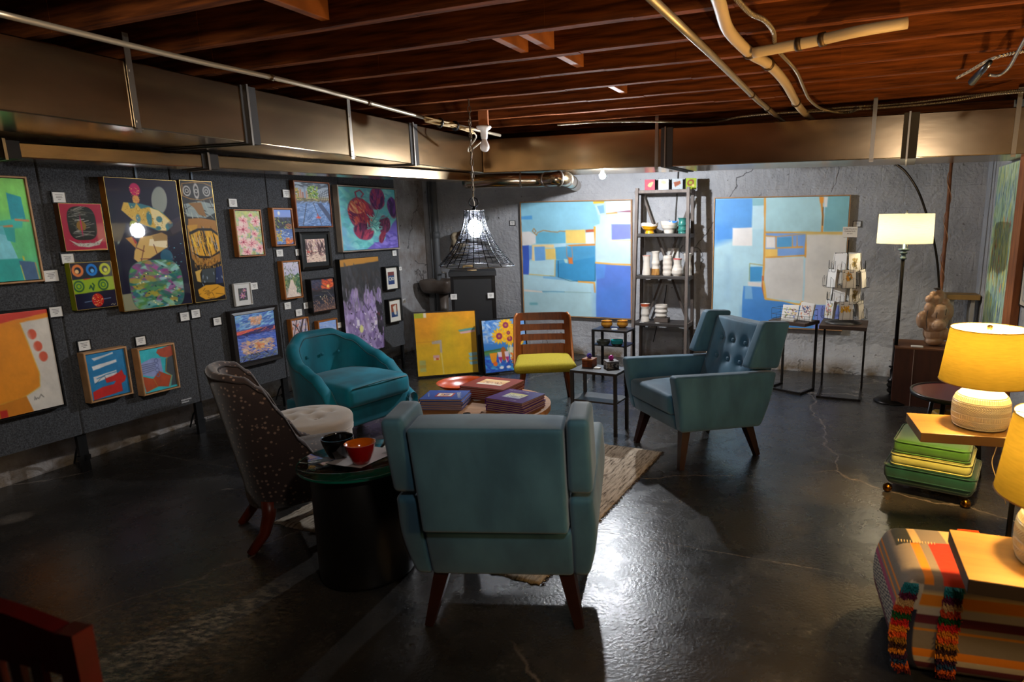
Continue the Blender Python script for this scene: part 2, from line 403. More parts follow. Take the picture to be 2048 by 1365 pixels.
# ---------------- the artworks ----------------
def Z(pts, ox, oy, sc, quad):
    """photo-space points to picture space through the picture's own four corners (inverse bilinear)"""
    out = []
    A, B, C_, D = [np.array(q, float) for q in quad]
    for (x, y) in pts:
        p = np.array([ox + x / sc, oy + y / sc]); u = v = 0.5
        for _ in range(12):
            f = A * (1 - u) * (1 - v) + B * u * (1 - v) + C_ * u * v + D * (1 - u) * v - p
            du = (B - A) * (1 - v) + (C_ - D) * v; dv = (D - A) * (1 - u) + (C_ - B) * u
            d = np.linalg.solve(np.array([du, dv]).T, -f); u += d[0]; v += d[1]
        out.append((float(u), float(v)))
    return out
def art_blue_a():
    q = [(215, 130), (1265, 100), (1275, 1252), (232, 1222)]
    a = Art(170, 176, '#a9d3dd', 3); P = lambda c, *pts, **k: a.poly(Z(pts, 0, 0, 1, q), c, **k)
    P('#8cc6dc', (215, 130), (920, 110), (985, 325), (935, 345), (925, 375), (560, 410), (240, 400), (217, 400)); a.grad([(0, '#8fc8dc'), (1, '#a8d0dc')], 0.35)
    P('#5aa4dc', (217, 262), (325, 255), (327, 285), (220, 290))
    P('#c7e3ea', (940, 345), (985, 325), (985, 240), (1265, 200), (1270, 725), (945, 700))
    P('#d6ebf0', (1035, 110), (1265, 102), (1266, 195), (1040, 222)); P('#f0b535', (920, 112), (1025, 108), (1022, 130), (925, 135))
    P('#c4e0f0', (940, 150), (1030, 135), (1035, 235), (970, 242)); P('#7caee0', (955, 155), (1022, 142), (1028, 220), (985, 230))
    P('#e0a040', (1040, 222), (1140, 214), (1145, 222), (1042, 232)); P('#8c4a60', (1085, 215), (1180, 202), (1265, 197), (1265, 208), (1160, 212))
    P('#7b86d8', (1092, 330), (1268, 322), (1269, 465), (1095, 475)); a.line(Z([(1092, 480), (1268, 480)], 0, 0, 1, q), .008, '#e8c48a')
    P('#e6e2de', (218, 408), (300, 405), (362, 440), (362, 520), (310, 540), (222, 542))
    P('#6ab4d0', (365, 450), (400, 410), (560, 408), (652, 400), (655, 510), (365, 525))
    a.line(Z([(330, 400), (345, 375), (365, 400), (350, 420), (330, 400), (370, 440), (380, 415), (440, 392), (520, 405), (580, 408), (600, 398), (655, 400)], 0, 0, 1, q), .008, '#b08048')
    P('#efcd72', (655, 385), (845, 380), (850, 510), (660, 515)); P('#c05a35', (848, 382), (935, 375), (935, 402), (850, 408)); P('#e9e6e0', (850, 412), (937, 405), (938, 515), (852, 518))
    P('#f0a030', (925, 350), (945, 350), (942, 530), (935, 530)); P('#e08a30', (665, 530), (940, 515), (942, 535), (700, 545)); P('#b8dcec', (540, 530), (660, 512), (662, 540), (545, 560))
    P('#3f5fc0', (224, 545), (290, 540), (295, 670), (285, 825), (230, 820)); P('#6c9ee0', (293, 545), (325, 545), (327, 675), (296, 675))
    P('#f0d49a', (320, 530), (540, 530), (540, 560), (345, 555), (345, 690), (322, 680)); P('#6ca4dc', (350, 552), (450, 548), (456, 695), (350, 695))
    P('#efcd72', (455, 570), (555, 568), (565, 670), (460, 675)); P('#5aa6cc', (555, 555), (665, 545), (670, 670), (565, 670)); P('#4f9ecb', (665, 545), (940, 535), (942, 870), (800, 885), (585, 850), (552, 840), (552, 680), (665, 670))
    P('#3c93c6', (560, 720), (935, 640), (942, 880), (760, 890), (590, 850)); a.line(Z([(665, 545), (670, 650), (725, 655), (715, 545)], 0, 0, 1, q), .005, '#c88a60')
    P('#b5d8d0', (640, 670), (675, 670), (678, 710), (650, 705)); P('#d97a3a', (680, 655), (722, 655), (732, 718), (685, 715))
    P('#b9dde6', (293, 690), (548, 675), (548, 835), (290, 822)); a.line(Z([(290, 822), (548, 838), (553, 680)], 0, 0, 1, q), .008, '#dcc070')
    a.line(Z([(583, 690), (584, 852)], 0, 0, 1, q), .005, '#1c4a66'); a.line(Z([(500, 838), (600, 852), (700, 885), (880, 880), (938, 880), (940, 700)], 0, 0, 1, q), .005, '#2a5a70')
    P('#b4d9e4', (230, 830), (430, 850), (700, 888), (935, 900), (940, 990), (600, 995), (232, 965)); P('#7fb8dc', (432, 838), (560, 842), (680, 880), (430, 858))
    a.line(Z([(780, 888), (930, 898), (937, 990)], 0, 0, 1, q), .014, '#efa63a')
    P('#e4dcd4', (232, 970), (425, 988), (428, 1006), (234, 992)); a.line(Z([(425, 992), (520, 990), (640, 992)], 0, 0, 1, q), .01, '#6aa8c4'); a.line(Z([(640, 992), (900, 996)], 0, 0, 1, q), .004, '#88a8a0')
    P('#b3d4da', (232, 1010), (942, 1000), (945, 1240), (234, 1222), a=.7); a.line(Z([(300, 1115), (360, 1115)], 0, 0, 1, q), .02, '#6ab0bc', soft=.01)
    P('#5a7fd6', (945, 705), (1275, 730), (1278, 1252), (948, 1240)); P('#5a90dc', (945, 705), (1040, 710), (1030, 850), (946, 870)); P('#4f86dc', (948, 960), (1230, 900), (1230, 1210), (948, 1200), a=.6, soft=.06)
    a.line(Z([(945, 700), (1100, 712), (1270, 716)], 0, 0, 1, q), .014, '#efb24c')
    return a.grain(0.02)
def art_blue_b():
    q = [(125, 120), (1292, 95), (1262, 1215), (110, 1215)]
    a = Art(190, 186, '#b4dae6', 5); P = lambda c, *pts, **k: a.poly(Z(pts, 0, 0, 1, q), c, **k)
    P('#5a9ee0', (125, 125), (465, 120), (465, 365), (285, 460), (140, 470), (122, 520)); P('#4a90d8', (125, 330), (285, 340), (285, 460), (125, 515), soft=.03)
    P('#8fc0c8', (465, 120), (570, 118), (570, 178), (468, 180)); P('#c2e2ec', (468, 182), (572, 180), (575, 370), (470, 372))
    P('#ece8e4', (288, 365), (465, 363), (468, 515), (290, 518)); a.rect(.0, .55, .25, 1, '#a8d0e4', .6, soft=.03); P('#9cc4dc', (230, 600), (285, 600), (285, 1000), (225, 1000), a=.5, soft=.02)
    P('#aed6dc', (590, 115), (1050, 105), (1065, 385), (590, 390)); P('#7fb8c0', (1095, 100), (1290, 98), (1285, 385), (1088, 385)); P('#eae6e0', (1080, 108), (1112, 105), (1105, 185), (1085, 185))
    P('#dcd6cc', (945, 410), (1280, 405), (1265, 1000), (930, 1000)); P('#d9d6d0', (585, 620), (925, 600), (925, 985), (600, 960), (588, 800))
    P('#7ba4dc', (590, 395), (940, 405), (940, 590), (700, 600), (590, 600)); P('#e8e2dc', (590, 435), (672, 432), (675, 530), (592, 532)); P('#55a0d0', (690, 440), (815, 438), (818, 522), (692, 525)); P('#f0c566', (585, 540), (695, 540), (698, 605), (585, 612))
    for pts, wd in (([(575, 118), (580, 380), (578, 700), (570, 960)], .014), ([(585, 400), (1285, 395)], .012), ([(940, 410), (938, 600)], .01), ([(590, 430), (680, 435), (820, 420), (940, 410)], .008), ([(680, 435), (682, 530)], .01), ([(822, 430), (825, 520)], .007), ([(862, 430), (865, 515)], .006), ([(690, 530), (910, 518)], .01), ([(595, 612), (930, 590)], .008)): a.line(Z(pts, 0, 0, 1, q), wd, '#e3a03c', w=.002)
    a.line(Z([(1055, 110), (1075, 260), (1072, 390)], 0, 0, 1, q), .014, '#ec9a35'); P('#f09a30', (1040, 107), (1078, 106), (1075, 155), (1048, 155)); a.line(Z([(1076, 190), (1074, 335)], 0, 0, 1, q), .005, '#2c2a26')
    P('#dcb860', (585, 395), (1282, 388), (1280, 412), (945, 412), (940, 402), (600, 400), a=.8)
    P('#3f94cc', (455, 700), (565, 695), (562, 820), (458, 822)); a.line(Z([(450, 670), (450, 815)], 0, 0, 1, q), .006, '#98a870'); a.line(Z([(455, 668), (570, 680)], 0, 0, 1, q), .008, '#a8a878'); P('#e2dcd8', (438, 828), (560, 830), (560, 868), (440, 860))
    P('#c4603a', (562, 770), (580, 770), (592, 965), (562, 965)); P('#4a8fd8', (395, 862), (565, 868), (590, 970), (930, 1010), (1262, 1010), (1262, 1215), (385, 1215)); P('#7cb4e0', (412, 868), (472, 866), (484, 975), (410, 978)); P('#3c84d4', (385, 1050), (900, 1050), (880, 1215), (385, 1215), a=.5, soft=.03)
    P('#7a8cd8', (1040, 1010), (1262, 1000), (1262, 1215), (1020, 1215)); P('#6f9fe0', (925, 995), (1045, 1005), (1020, 1130), (925, 1100), a=.7)
    a.line(Z([(578, 820), (600, 970), (760, 985), (900, 1010), (925, 985)], 0, 0, 1, q), .016, '#ecb752', w=.004)
    return a.grain(0.02)
def art_green():
    a = Art(90, 130, '#55c070', 1)
    a.grad([(0, '#86d862'), (.3, '#7ed86a'), (.45, '#6ad080'), (1, '#50b884')]); a.poly([(0, 0), (.55, 0), (.2, .35), (0, .45)], '#9ae060', .8, soft=.08)
    a.poly([(.62, .14), (.88, .18), (.9, .42), (.62, .40)], '#1a9cae'); a.poly([(.3, .42), (.85, .38), (.8, .48), (.3, .5)], '#3cbcb0'); a.line([(.4, .47), (.62, .46)], .03, '#d08a50'); a.line([(.7, .4), (.95, .41)], .03, '#c88858')
    a.poly([(0, .48), (.45, .46), (.6, .9), (0, 1)], '#58c0cc'); a.poly([(.2, .52), (.5, .55), (.62, .78), (.1, .8)], '#7cd0e0'); a.poly([(.45, .47), (.66, .48), (.62, .62), (.48, .60)], '#2aa8a4')
    a.poly([(.0, .78), (.72, .78), (.78, 1), (0, 1)], '#20a8a0'); a.poly([(.62, .8), (.92, .82), (.94, 1), (.68, 1)], '#40648c'); a.line([(.64, .85), (.67, 1)], .02, '#b8c860'); a.line([(.93, .83), (.96, 1)], .02, '#b89060'); a.poly([(.7, .75), (.74, .76), (.74, .8), (.7, .8)], '#d8c830'); a.poly([(.66, .5), (1, .45), (1, .75), (.72, .76)], '#5cc878', .6, soft=.05)
    return a.grain(.03)
def art_orange():
    a = Art(96, 116, '#d6cfc4', 2); a.poly([(0, 0), (1, 0), (1, .05), (.6, .07), (0, .14)], '#d03a28'); a.poly([(0, .12), (.5, .08), (1, .04), (1, .085), (.6, .11), (0, .2)], '#e68a12')
    a.poly([(0, .16), (.60, .11), (.66, .3), (.735, .62), (.71, .76), (.5, .83), (.2, .86), (0, .87)], '#e48c0c'); a.line([(.60, .11), (.665, .35), (.735, .64), (.705, .77), (.45, .84), (0, .87)], .008, '#d8c060')
    a.poly([(0, .87), (.5, .83), (.56, 1), (0, 1)], '#cc7a08'); a.poly([(.12, .92), (.22, .92), (.22, 1), (.12, 1)], '#c02010')
    for x, y in ((.77, .235), (.82, .36), (.87, .47)): a.ell(x - .04, y, .062, .062, '#d2583a'); a.poly([(x - .13, y - .09), (x - .06, y - .09), (x - .045, y + .09), (x - .12, y + .09)], '#d6cfc4' if x > .9 else '#d6cfc4', .0)
    a.poly([(.62, .16), (.675, .16), (.80, .56), (.735, .60)], '#d6cfc4', .55, soft=.02)
    a.line([(.60, .885), (.61, .855), (.62, .885), (.64, .87), (.66, .88), (.70, .845), (.73, .875)], .006, '#3a3632'); return a.grain(.02)
def art_magenta():
    a = Art(90, 94, '#a81c3e', 4); a.ell(.48, .42, .34, .38, '#23211f', pw=3.2)
    r = np.random.RandomState(2)
    for k in range(34):
        y = r.uniform(.12, .72); x = r.uniform(.18, .4); a.line([(x, y), (x + r.uniform(.1, .45), y + r.uniform(-.12, .1))], r.uniform(.004, .014), ('#c8c4ba', '#8a857c', '#5a554c')[r.randint(3)])
    a.rect(.0, 0, .14, 1, '#a81c3e'); a.ell(.48, .42, .345, .385, '#a81c3e', pw=3.2, ring=.012); a.rect(.83, 0, 1, 1, '#a81c3e'); a.rect(0, 0, 1, .03, '#b4284a')
    a.ell(.45, .47, .11, .11, '#8a6424'); a.ell(.45, .47, .016, .2, '#c8205a'); a.poly([(.12, .76), (.3, .84), (.7, .84), (.93, .74), (.8, .88), (.55, .93), (.3, .9)], '#c4beb4'); a.dabs(60, .2, .8, .85, .9, ['#8a857c', '#6a655c'], .05, .008)
    a.line([(.01, .99), (.99, .97), (.99, .02)], .014, '#d8a060'); return a
def art_circles():
    a = Art(84, 88, '#17122c', 5)
    for cx, c, c2 in ((.17, '#e07a3a', '#f0c080'), (.5, '#1878d0', '#60b0f0'), (.82, '#c8d020', '#f0e850')):
        a.ell(cx, .17, .105, .105, c, ring=.03); a.ell(cx - .02 + .03 * (cx > .4), .19, .045, .045, c2)
    a.poly([(.0, .36), (1, .33), (1, .62), (0, .66)], '#8fb01a'); a.poly([(.72, .05), (1, .02), (1, .6), (.8, .62)], '#b8c088', .35)
    for cx in (.14, .72): a.ell(cx, .5, .11, .11, '#2c5a30', ring=.018); a.ell(cx, .5, .05, .05, '#2c6a40', ring=.012)
    a.line([(.38, .56), (.42, .5), (.46, .6), (.5, .5), (.47, .46)], .03, '#1c4a20'); a.line([(.28, .36), (.42, .35)], .02, '#c02818')
    a.line([(.22, .84), (.85, .80)], .016, '#7088a8'); a.ell(.53, .82, .14, .15, '#c41c10'); a.dabs(120, .4, .68, .66, .96, ['#e8a040', '#f0d890', '#a00808'], .02, .012, inside=lambda x, y: (x - .53) ** 2 + (y - .82) ** 2 < .017)
    a.line([(.84, .95), (.88, .93), (.91, .96), (.95, .93)], .008, '#c0b890'); return a
Q5 = [(80, 68), (728, 92), (888, 1215), (262, 1292)]
def art_totem():
    a = Art(128, 216, '#130f2a', 6); P = lambda c, *pts, **k: a.poly(Z(pts, 0, 0, 1, Q5), c, **k); L = lambda pts: Z(pts, 0, 0, 1, Q5)
    def E(x, y, rx, ry, c, **k): (u, v), = L([(x, y)]); a.ell(u, v, rx / 640, ry / 660, c, **k)
    E(347, 178, 46, 54, '#c01c5c'); E(357, 265, 30, 36, '#d89a4a'); E(568, 270, 72, 120, '#8e958c', rot=12)
    a.dabs(60, .3, .06, .5, .2, ['#e8b060', '#c83058'], .03, .006, inside=lambda x, y: abs(x - .38) < .06)
    P('#3a7a84', (255, 292), (400, 300), (470, 320), (600, 380), (695, 470), (695, 545), (640, 560), (560, 545), (440, 500), (330, 445), (235, 365))
    P('#d8b048', (250, 292), (290, 295), (310, 350), (345, 340), (360, 300), (400, 350), (470, 330), (560, 360), (640, 420), (690, 470), (640, 500), (630, 560), (560, 545), (530, 520), (440, 500), (330, 445), (232, 360))
    P('#f0e2b0', (480, 335), (560, 362), (680, 470), (640, 500), (620, 556), (540, 520), (500, 420), a=.8)
    for x, y, rx, ry in ((378, 432, 20, 34), (475, 433, 24, 60), (567, 440, 28, 26), (560, 520, 24, 18), (655, 505, 30, 30)): E(x, y, rx, ry, '#3a7a84')
    a.dabs(160, .22, .2, .75, .42, ['#8a6820', '#f4d878', '#a88030'], .025, .006, da=90, inside=lambda x, y: abs(y - .2 - (x - .2) * .28) < .06)
    E(338, 494, 34, 38, '#a8b414'); P('#241a22', (310, 560), (420, 540), (640, 545), (800, 410), (820, 520), (700, 590), (480, 600)); P('#5a4a50', (640, 470), (780, 400), (815, 530), (690, 570), a=.45)
    P('#c88a3a', (265, 612), (320, 598), (365, 650), (355, 700)); P('#b03030', (320, 598), (350, 625), (365, 655), (352, 660))
    P('#d8b060', (400, 600), (480, 590), (580, 560), (640, 590), (645, 690), (560, 745), (400, 850), (340, 800), (345, 730)); P('#f2e2b8', (480, 620), (640, 600), (640, 700), (560, 690), (470, 680)); P('#a8844a', (500, 590), (590, 558), (640, 585), (640, 630), (520, 640))
    for p in ([(430, 680), (400, 850)], [(362, 700), (430, 730)], [(400, 800), (480, 800)], [(515, 670), (545, 750)]): a.line(L(p), .01, '#5a2018')
    E(635, 778, 58, 66, '#1d5a74'); a.dabs(40, .7, .5, .95, .68, ['#70c0d0', '#104060'], .02, .006)
    P('#8c8c70', (245, 1130), (320, 1120), (380, 1240), (480, 1255), (268, 1285))
    (u, v), = L([(552, 1045)]); a.ell(u, v, .385, .34, '#3c7a5c', pw=3.4)
    ins = lambda x, y: (abs((x - u) / .37) ** 3.4 + abs((y - v) * a.asp / .325) ** 3.4) < 1
    msk = lambda X, Y: (1.02 - (np.abs((X - u) / .385) ** 3.4 + np.abs((Y - v * a.asp) / .34) ** 3.4)) * 8
    a.clip(lambda: a.dabs(520, u - .40, v - .22, u + .40, v + .22, ['#2c6a5c', '#5a9a4c', '#90c8c8', '#8c3a80', '#b8a030', '#1c6a70', '#7ab0a0', '#a04a8c', '#4c8a50'], .17, .06, 0, 35, .7), msk)
    a.dabs(30, u - .3, v - .15, u + .3, v + .15, ['#f0e8a0', '#0c3040'], .03, .02, inside=ins)
    return a
def art_totem_narrow():
    q = [(775, 95), (1050, 103), (1200, 1175), (905, 1215)]
    a = Art(64, 232, '#14110f', 7); P = lambda c, *pts, **k: a.poly(Z(pts, 0, 0, 1, q), c, **k); L = lambda pts: Z(pts, 0, 0, 1, q)
    oc = [(800, 128), (900, 115), (985, 120), (1045, 145), (1062, 170), (1062, 240), (960, 270), (870, 262), (805, 235), (800, 130)]
    a.line(L(oc), .02, '#d0922a')
    for x in (840, 918, 1005): (u, v), = L([(x, 192)]); a.ell(u, v, .10 if x != 918 else .07, .13 if x != 918 else .19, '#b8b4ae', ring=.016); a.ell(u, v, .045, .05, '#b8b4ae', ring=.014)
    P('#8c9a98', (815, 310), (940, 280), (1070, 300), (1085, 380), (1000, 430), (840, 420)); a.dabs(18, .05, .17, .95, .3, ['#24282a', '#a8b0a8'], .3, .03, 30, 60); P('#8c5f20', (850, 300), (960, 290), (1010, 420), (940, 400), (900, 340))
    P('#a8722a', (850, 440), (960, 430), (1090, 450), (1110, 560), (1140, 820), (1040, 870), (930, 860), (880, 800), (850, 600)); P('#c8922c', (840, 500), (930, 490), (900, 620), (860, 640))
    P('#e0a428', (860, 590), (940, 535), (1060, 535), (1120, 600), (1130, 720), (1050, 772), (950, 770), (880, 740), w=.0)
    a.dabs(90, .12, .42, .92, .6, ['#241808', '#a8a49c', '#f4c840', '#503408', '#e0a428'], .35, .03, 82, 6)
    P('#14110f', (855, 560), (930, 525), (1050, 520), (1118, 570), (1120, 590), (1050, 545), (940, 545), (860, 590)); P('#14110f', (880, 740), (950, 775), (1050, 778), (1135, 722), (1130, 745), (1040, 795), (950, 795))
    a.dabs(80, .1, .63, .95, .72, ['#6a4a18', '#b88a34', '#3a2810'], .1, .03, 90, 20)
    P('#d0a850', (905, 920), (970, 895), (950, 940), (960, 1020), (925, 1010)); P('#3c4448', (970, 900), (1090, 880), (1090, 1020), (960, 1020)); P('#1a2c58', (1095, 880), (1160, 860), (1170, 1020), (1095, 1030)); a.dabs(8, .3, .76, .95, .86, ['#8a98a8'], .1, .03, 90, 10)
    P('#d89a24', (930, 1090), (1000, 1045), (1110, 1035), (1180, 1060), (1185, 1130), (1100, 1165), (1000, 1180), (945, 1150))
    r = np.random.RandomState(4)
    for _ in range(12): x, y = r.uniform(.2, .7), r.uniform(.9, .97); a.line([(x, y), (x + r.uniform(-.2, .25), y + r.uniform(-.03, .03))], .01, '#3a2408')
    a.line(L([(775, 95), (1050, 103), (1200, 1175), (905, 1215), (775, 95)]), .02, '#b08a3c'); return a
def art_bluered():
    a = Art(78, 88, '#1878ac', 8); a.poly([(.15, .1), (.5, .07), (.7, .04), (.7, .07), (.2, .16)], '#c8ccd0'); a.poly([(.12, .27), (.76, .21), (.76, .27), (.14, .36)], '#e0e0e0'); a.poly([(.12, .5), (.72, .44), (.72, .56), (.3, .6), (.12, .64)], '#dcdcdc'); a.line([(.2, .55), (.45, .5), (.7, .48)], .02, '#1878ac')
    a.poly([(.05, .82), (.3, .75), (.6, .74), (.66, .68), (.42, .68), (.40, .58), (.62, .55), (.78, .5), (.86, .45), (.9, .58), (.95, .62), (.9, .72), (.8, .75), (.8, .93), (.4, .96), (.04, 1.0)], '#c81c14')
    a.line([(.14, .66), (.3, .55), (.4, .52), (.42, .6)], .008, '#203038'); return a.grain(.03)
def art_rust():
    a = Art(78, 88, '#30b4c0', 9); a.poly([(0, .3), (.35, .22), (.6, .26), (.62, .62), (.3, .66), (0, .56)], '#8c98c8'); [a.line([(0, .34 + k * .05), (.4, .34 + k * .04)], .012, '#48506c') for k in range(5)]
    a.poly([(.55, .05), (.98, .0), (1, .26), (.8, .28), (.6, .22), (.5, .12)], '#a84428'); a.poly([(0, .60), (.3, .70), (.5, .55), (.85, .72), (.72, .96), (.4, .9), (.05, .98), (.02, .8)], '#b04820'); a.poly([(.75, .3), (1, .24), (1, .95), (.8, .95), (.88, .72), (.68, .6)], '#40464a')
    a.line([(.8, .26), (.7, .6), (.86, .72), (.76, .97)], .018, '#a89030'); a.line([(.3, .68), (.4, .9), (.15, .95)], .012, '#b08828'); [a.ell(.46, .3 + k * .11, .05, .05, '#606ca0', ring=.01) for k in range(4)]; return a.grain(.03)
def flowers_pink(a):
    a.dabs(300, 0, 0, 1, 1, ['#a8bc70', '#88b0a0', '#c8cc78', '#8098a8', '#b8bca0'], .14, .06, 30, 90); a.rect(0, 0, 1, .2, '#ccd070', .6, soft=.1)
    for cx, cy, R_ in ((.62, .10, .10), (.30, .22, .20), (.80, .24, .22), (.26, .42, .30), (.70, .52, .16), (.22, .70, .24), (.56, .74, .26), (.86, .86, .22), (.32, .93, .22)):
        for k in range(6):
            an = k * 1.047 + cx * 9; a.ell(cx + R_ * .5 * math.cos(an), cy + R_ * .5 * math.sin(an) / a.asp, R_ * .52, R_ * .34, ('#f0c4c0', '#ecb0b0', '#f4d4cc')[k % 3], rot=math.degrees(an), a=.92)
        for k in range(7):
            an = k * .9 + cx * 5; a.line([(cx, cy), (cx + R_ * .55 * math.cos(an), cy + R_ * .55 * math.sin(an) / a.asp)], .022, ('#c83c58', '#e07080')[k % 2], a=.85)
        a.ell(cx, cy, R_ * .16, R_ * .16, '#a82848')
    a.dabs(90, 0, .1, 1, 1, ['#f8e0dc', '#e88a90', '#b83450', '#48706c', '#f0c8c4'], .06, .018, 60, 90); return a
def art_smallflower():
    a = Art(30, 44, '#3a3c3c', 11); a.dabs(120, 0, 0, 1, 1, ['#2c3030', '#5c6258', '#484c44'], .15, .05, 60, 90)
    for cx, cy, R_ in ((.45, .62, .36), (.7, .2, .25)):
        for k in range(6): an = k * 1.047 + .3; a.ell(cx + R_ * .6 * math.cos(an), cy + R_ * .6 * math.sin(an) / a.asp, R_ * .5, R_ * .2, ('#c888b0', '#a8588c')[k % 2], rot=math.degrees(an))
        a.ell(cx, cy, .07, .07, '#d8b048')
    return a
def art_sunset():
    a = Art(110, 128, '#4c64c0', 12); a.grad([(0, '#78a8dc'), (.15, '#7cb4dc'), (.28, '#4868c0'), (.32, '#5868b8'), (.36, '#e06848'), (.40, '#c86860'), (.43, '#3a3c80'), (.5, '#5070cc'), (.75, '#6a7cd0'), (.9, '#6888c8'), (1, '#7c88b8')])
    a.dabs(260, 0, 0, 1, .3, ['#88c0dc', '#4870c8', '#a8c8dc', '#6090d4', '#3858b0'], .16, .035, -12, 20, .7); a.dabs(60, .35, .08, .65, .24, ['#e8b898', '#e0a070', '#c8a8b0'], .1, .04, -30, 40, .8)
    a.dabs(120, 0, .33, 1, .42, ['#e86848', '#f08050', '#d05060'], .14, .02, -8, 6, .9, inside=lambda x, y: y > .36 - .1 * x and y < .43 - .14 * x)
    a.dabs(120, 0, .3, 1, .5, ['#2c2c6c', '#3c3474', '#302c58'], .16, .025, -8, 6, .9, inside=lambda x, y: y > .43 - .14 * x and y < .50 - .12 * x)
    a.dabs(520, 0, .45, 1, 1, ['#4c68c8', '#6a84d8', '#8c98d8', '#3c50b0', '#5c78cc'], .13, .025, 5, 22, .8); a.dabs(190, .1, .58, .9, .85, ['#d8a898', '#e8b888', '#c09cb0', '#e8c8a8'], .1, .03, 5, 30, .85); a.dabs(40, .45, .64, .65, .76, ['#f0b070', '#f4c890', '#e88a60'], .09, .05, 10, 40, .9); a.dabs(120, 0, .86, 1, 1, ['#2c2c48', '#90a090', '#686858', '#4c5c90'], .12, .018, 0, 40, .85); return a
def art_narrowlake():
    a = Art(40, 74, '#5878c8', 13); a.grad([(0, '#7898e0'), (.2, '#8098d8'), (.25, '#202030'), (.5, '#181c28'), (.58, '#4868a8'), (1, '#6888c0')]); a.ell(.3, .1, .07, .1, '#e8e8e0', soft=.03)
    a.dabs(90, 0, .22, 1, .56, ['#14161c', '#283448', '#a8b838', '#505828', '#303c60'], .12, .05, 30, 60); a.dabs(30, .6, .4, 1, .55, ['#a86840'], .12, .05); a.dabs(110, 0, .57, 1, 1, ['#4870b8', '#90a8d0', '#283c70', '#c8d0d8'], .18, .03, 0, 20); a.dabs(60, 0, .6, .35, .9, ['#c8a828', '#e0c040', '#808020'], .08, .05, 60, 60); a.dabs(50, .55, .82, 1, 1, ['#d86828', '#e88a38'], .1, .07, 0, 80); return a
def art_bridge():
    a = Art(76, 96, '#6c7c9c', 14); a.grad([(0, '#48505c'), (.12, '#8c98a8'), (.3, '#a8b0b8'), (.36, '#b8a878'), (.4, '#7c6850'), (.45, '#586070'), (.5, '#6888b8'), (1, '#5878a8')])
    a.dabs(80, 0, 0, 1, .14, ['#3c4450', '#687888', '#9098a0'], .2, .04, 0, 20)
    for x, h_, c in ((.08, .14, '#a06848'), (.14, .18, '#b07858'), (.2, .12, '#905c50'), (.26, .2, '#7888a0'), (.31, .15, '#a88068')): a.rect(x, .34 - h_, x + .045, .36, c)
    a.dabs(120, .38, .08, .66, .36, ['#507828', '#80a038', '#385018', '#a8a848'], .06, .04, 60, 80); a.dabs(50, 0, .14, .1, .38, ['#b89838', '#606828'], .06, .03, 60, 80)
    a.dabs(60, 0, .36, .7, .42, ['#5c5838', '#a89860', '#48503c'], .12, .02, 0, 15)
    for y0 in (.13, .2, .27, .34): a.line([(.68, .36 - (.36 - y0) * .3), (1, y0)], .012, '#343840')
    for k in range(6): x = .7 + k * .055; a.line([(x, .2 - k * .012), (x + .03, .42 + k * .01)], .012, '#2c3038')
    a.dabs(260, 0, .45, 1, 1, ['#6c8cc0', '#7c9cd0', '#5878a8', '#90a8d0', '#4c6898'], .16, .03, -20, 50, .7); a.poly([(.6, .46), (.75, .46), (1, .75), (1, .95), (.8, .7)], '#38405c', .85); a.line([(.3, .48), (.15, .98)], .02, '#3c4454'); a.line([(.5, .46), (.7, .98)], .018, '#3c4454'); a.ell(.62, .8, .07, .03, '#d85040'); a.line([(.6, .72), (.62, .8)], .02, '#c84838'); return a
def art_path():
    a = Art(54, 70, '#d0b0a0', 15); a.dabs(200, 0, 0, 1, 1, ['#e0c8b0', '#d0a898', '#b89088', '#e8d8c0', '#c8a8b0'], .14, .06, 40, 80)
    r = np.random.RandomState(5)
    for k in range(34): x = r.uniform(0, 1); x = x if abs(x - .5) > .15 else x + .3; a.line([(x, r.uniform(.35, .7)), (x + r.uniform(-.25, .25), r.uniform(0, .3))], r.uniform(.012, .05), ('#48282c', '#5c3838', '#302024')[k % 3], a=.85)
    a.dabs(40, 0, .55, 1, .75, ['#48383c', '#684848', '#8c5c50'], .15, .04, 0, 30); a.poly([(.35, .66), (.6, .6), (.95, 1), (.1, 1)], '#dcc0ac', .9); a.dabs(40, .1, .7, 1, 1, ['#b8988c', '#e8d0b8', '#785858'], .12, .03, 10, 30); a.dabs(10, .05, .45, .3, .6, ['#c84838'], .08, .04); return a
def art_garden():
    a = Art(46, 80, '#b8b8c8', 16); a.grad([(0, '#c8c4d4'), (.35, '#b8b4cc'), (.5, '#607850'), (1, '#a8988c')]); a.dabs(80, 0, 0, 1, .45, ['#d4ccd8', '#a8a8c8', '#506048', '#687850'], .12, .04, 50, 80, .8); a.dabs(140, 0, .35, 1, .75, ['#48643c', '#688048', '#385840', '#8c9848'], .1, .06, 60, 80); a.poly([(.4, .5), (.55, .5), (.6, .62), (.95, 1), (.05, 1), (.3, .65)], '#d8c4b4'); a.dabs(50, .1, .7, .9, 1, ['#e4d4c4', '#b8a8a8', '#c8b4b0'], .14, .03, 60, 30); a.dabs(50, .75, .35, 1, .9, ['#387048', '#2c5c3c'], .1, .08, 80, 30); return a
def art_tree():
    a = Art(42, 74, '#c8b4b8', 17); a.dabs(120, 0, 0, 1, 1, ['#d4c4bc', '#b8a8c8', '#8090c8', '#d8c8b8', '#c86848'], .16, .07, 70, 40)
    for p, wd in (([(.55, 1), (.6, .6), (.55, .3), (.75, 0)], .1), ([(.55, .5), (.3, .2), (.1, .1)], .06), ([(.6, .6), (.85, .3), (.95, 0)], .06), ([(.1, 1), (.05, .5), (.35, 0)], .05), ([(.3, .95), (.45, .6), (.5, .2)], .05)): a.line(p, wd, '#3c2c30'); 
    a.poly([(.3, .7), (.6, .65), (.7, 1), (.3, 1)], '#e07040', .8, soft=.05); return a
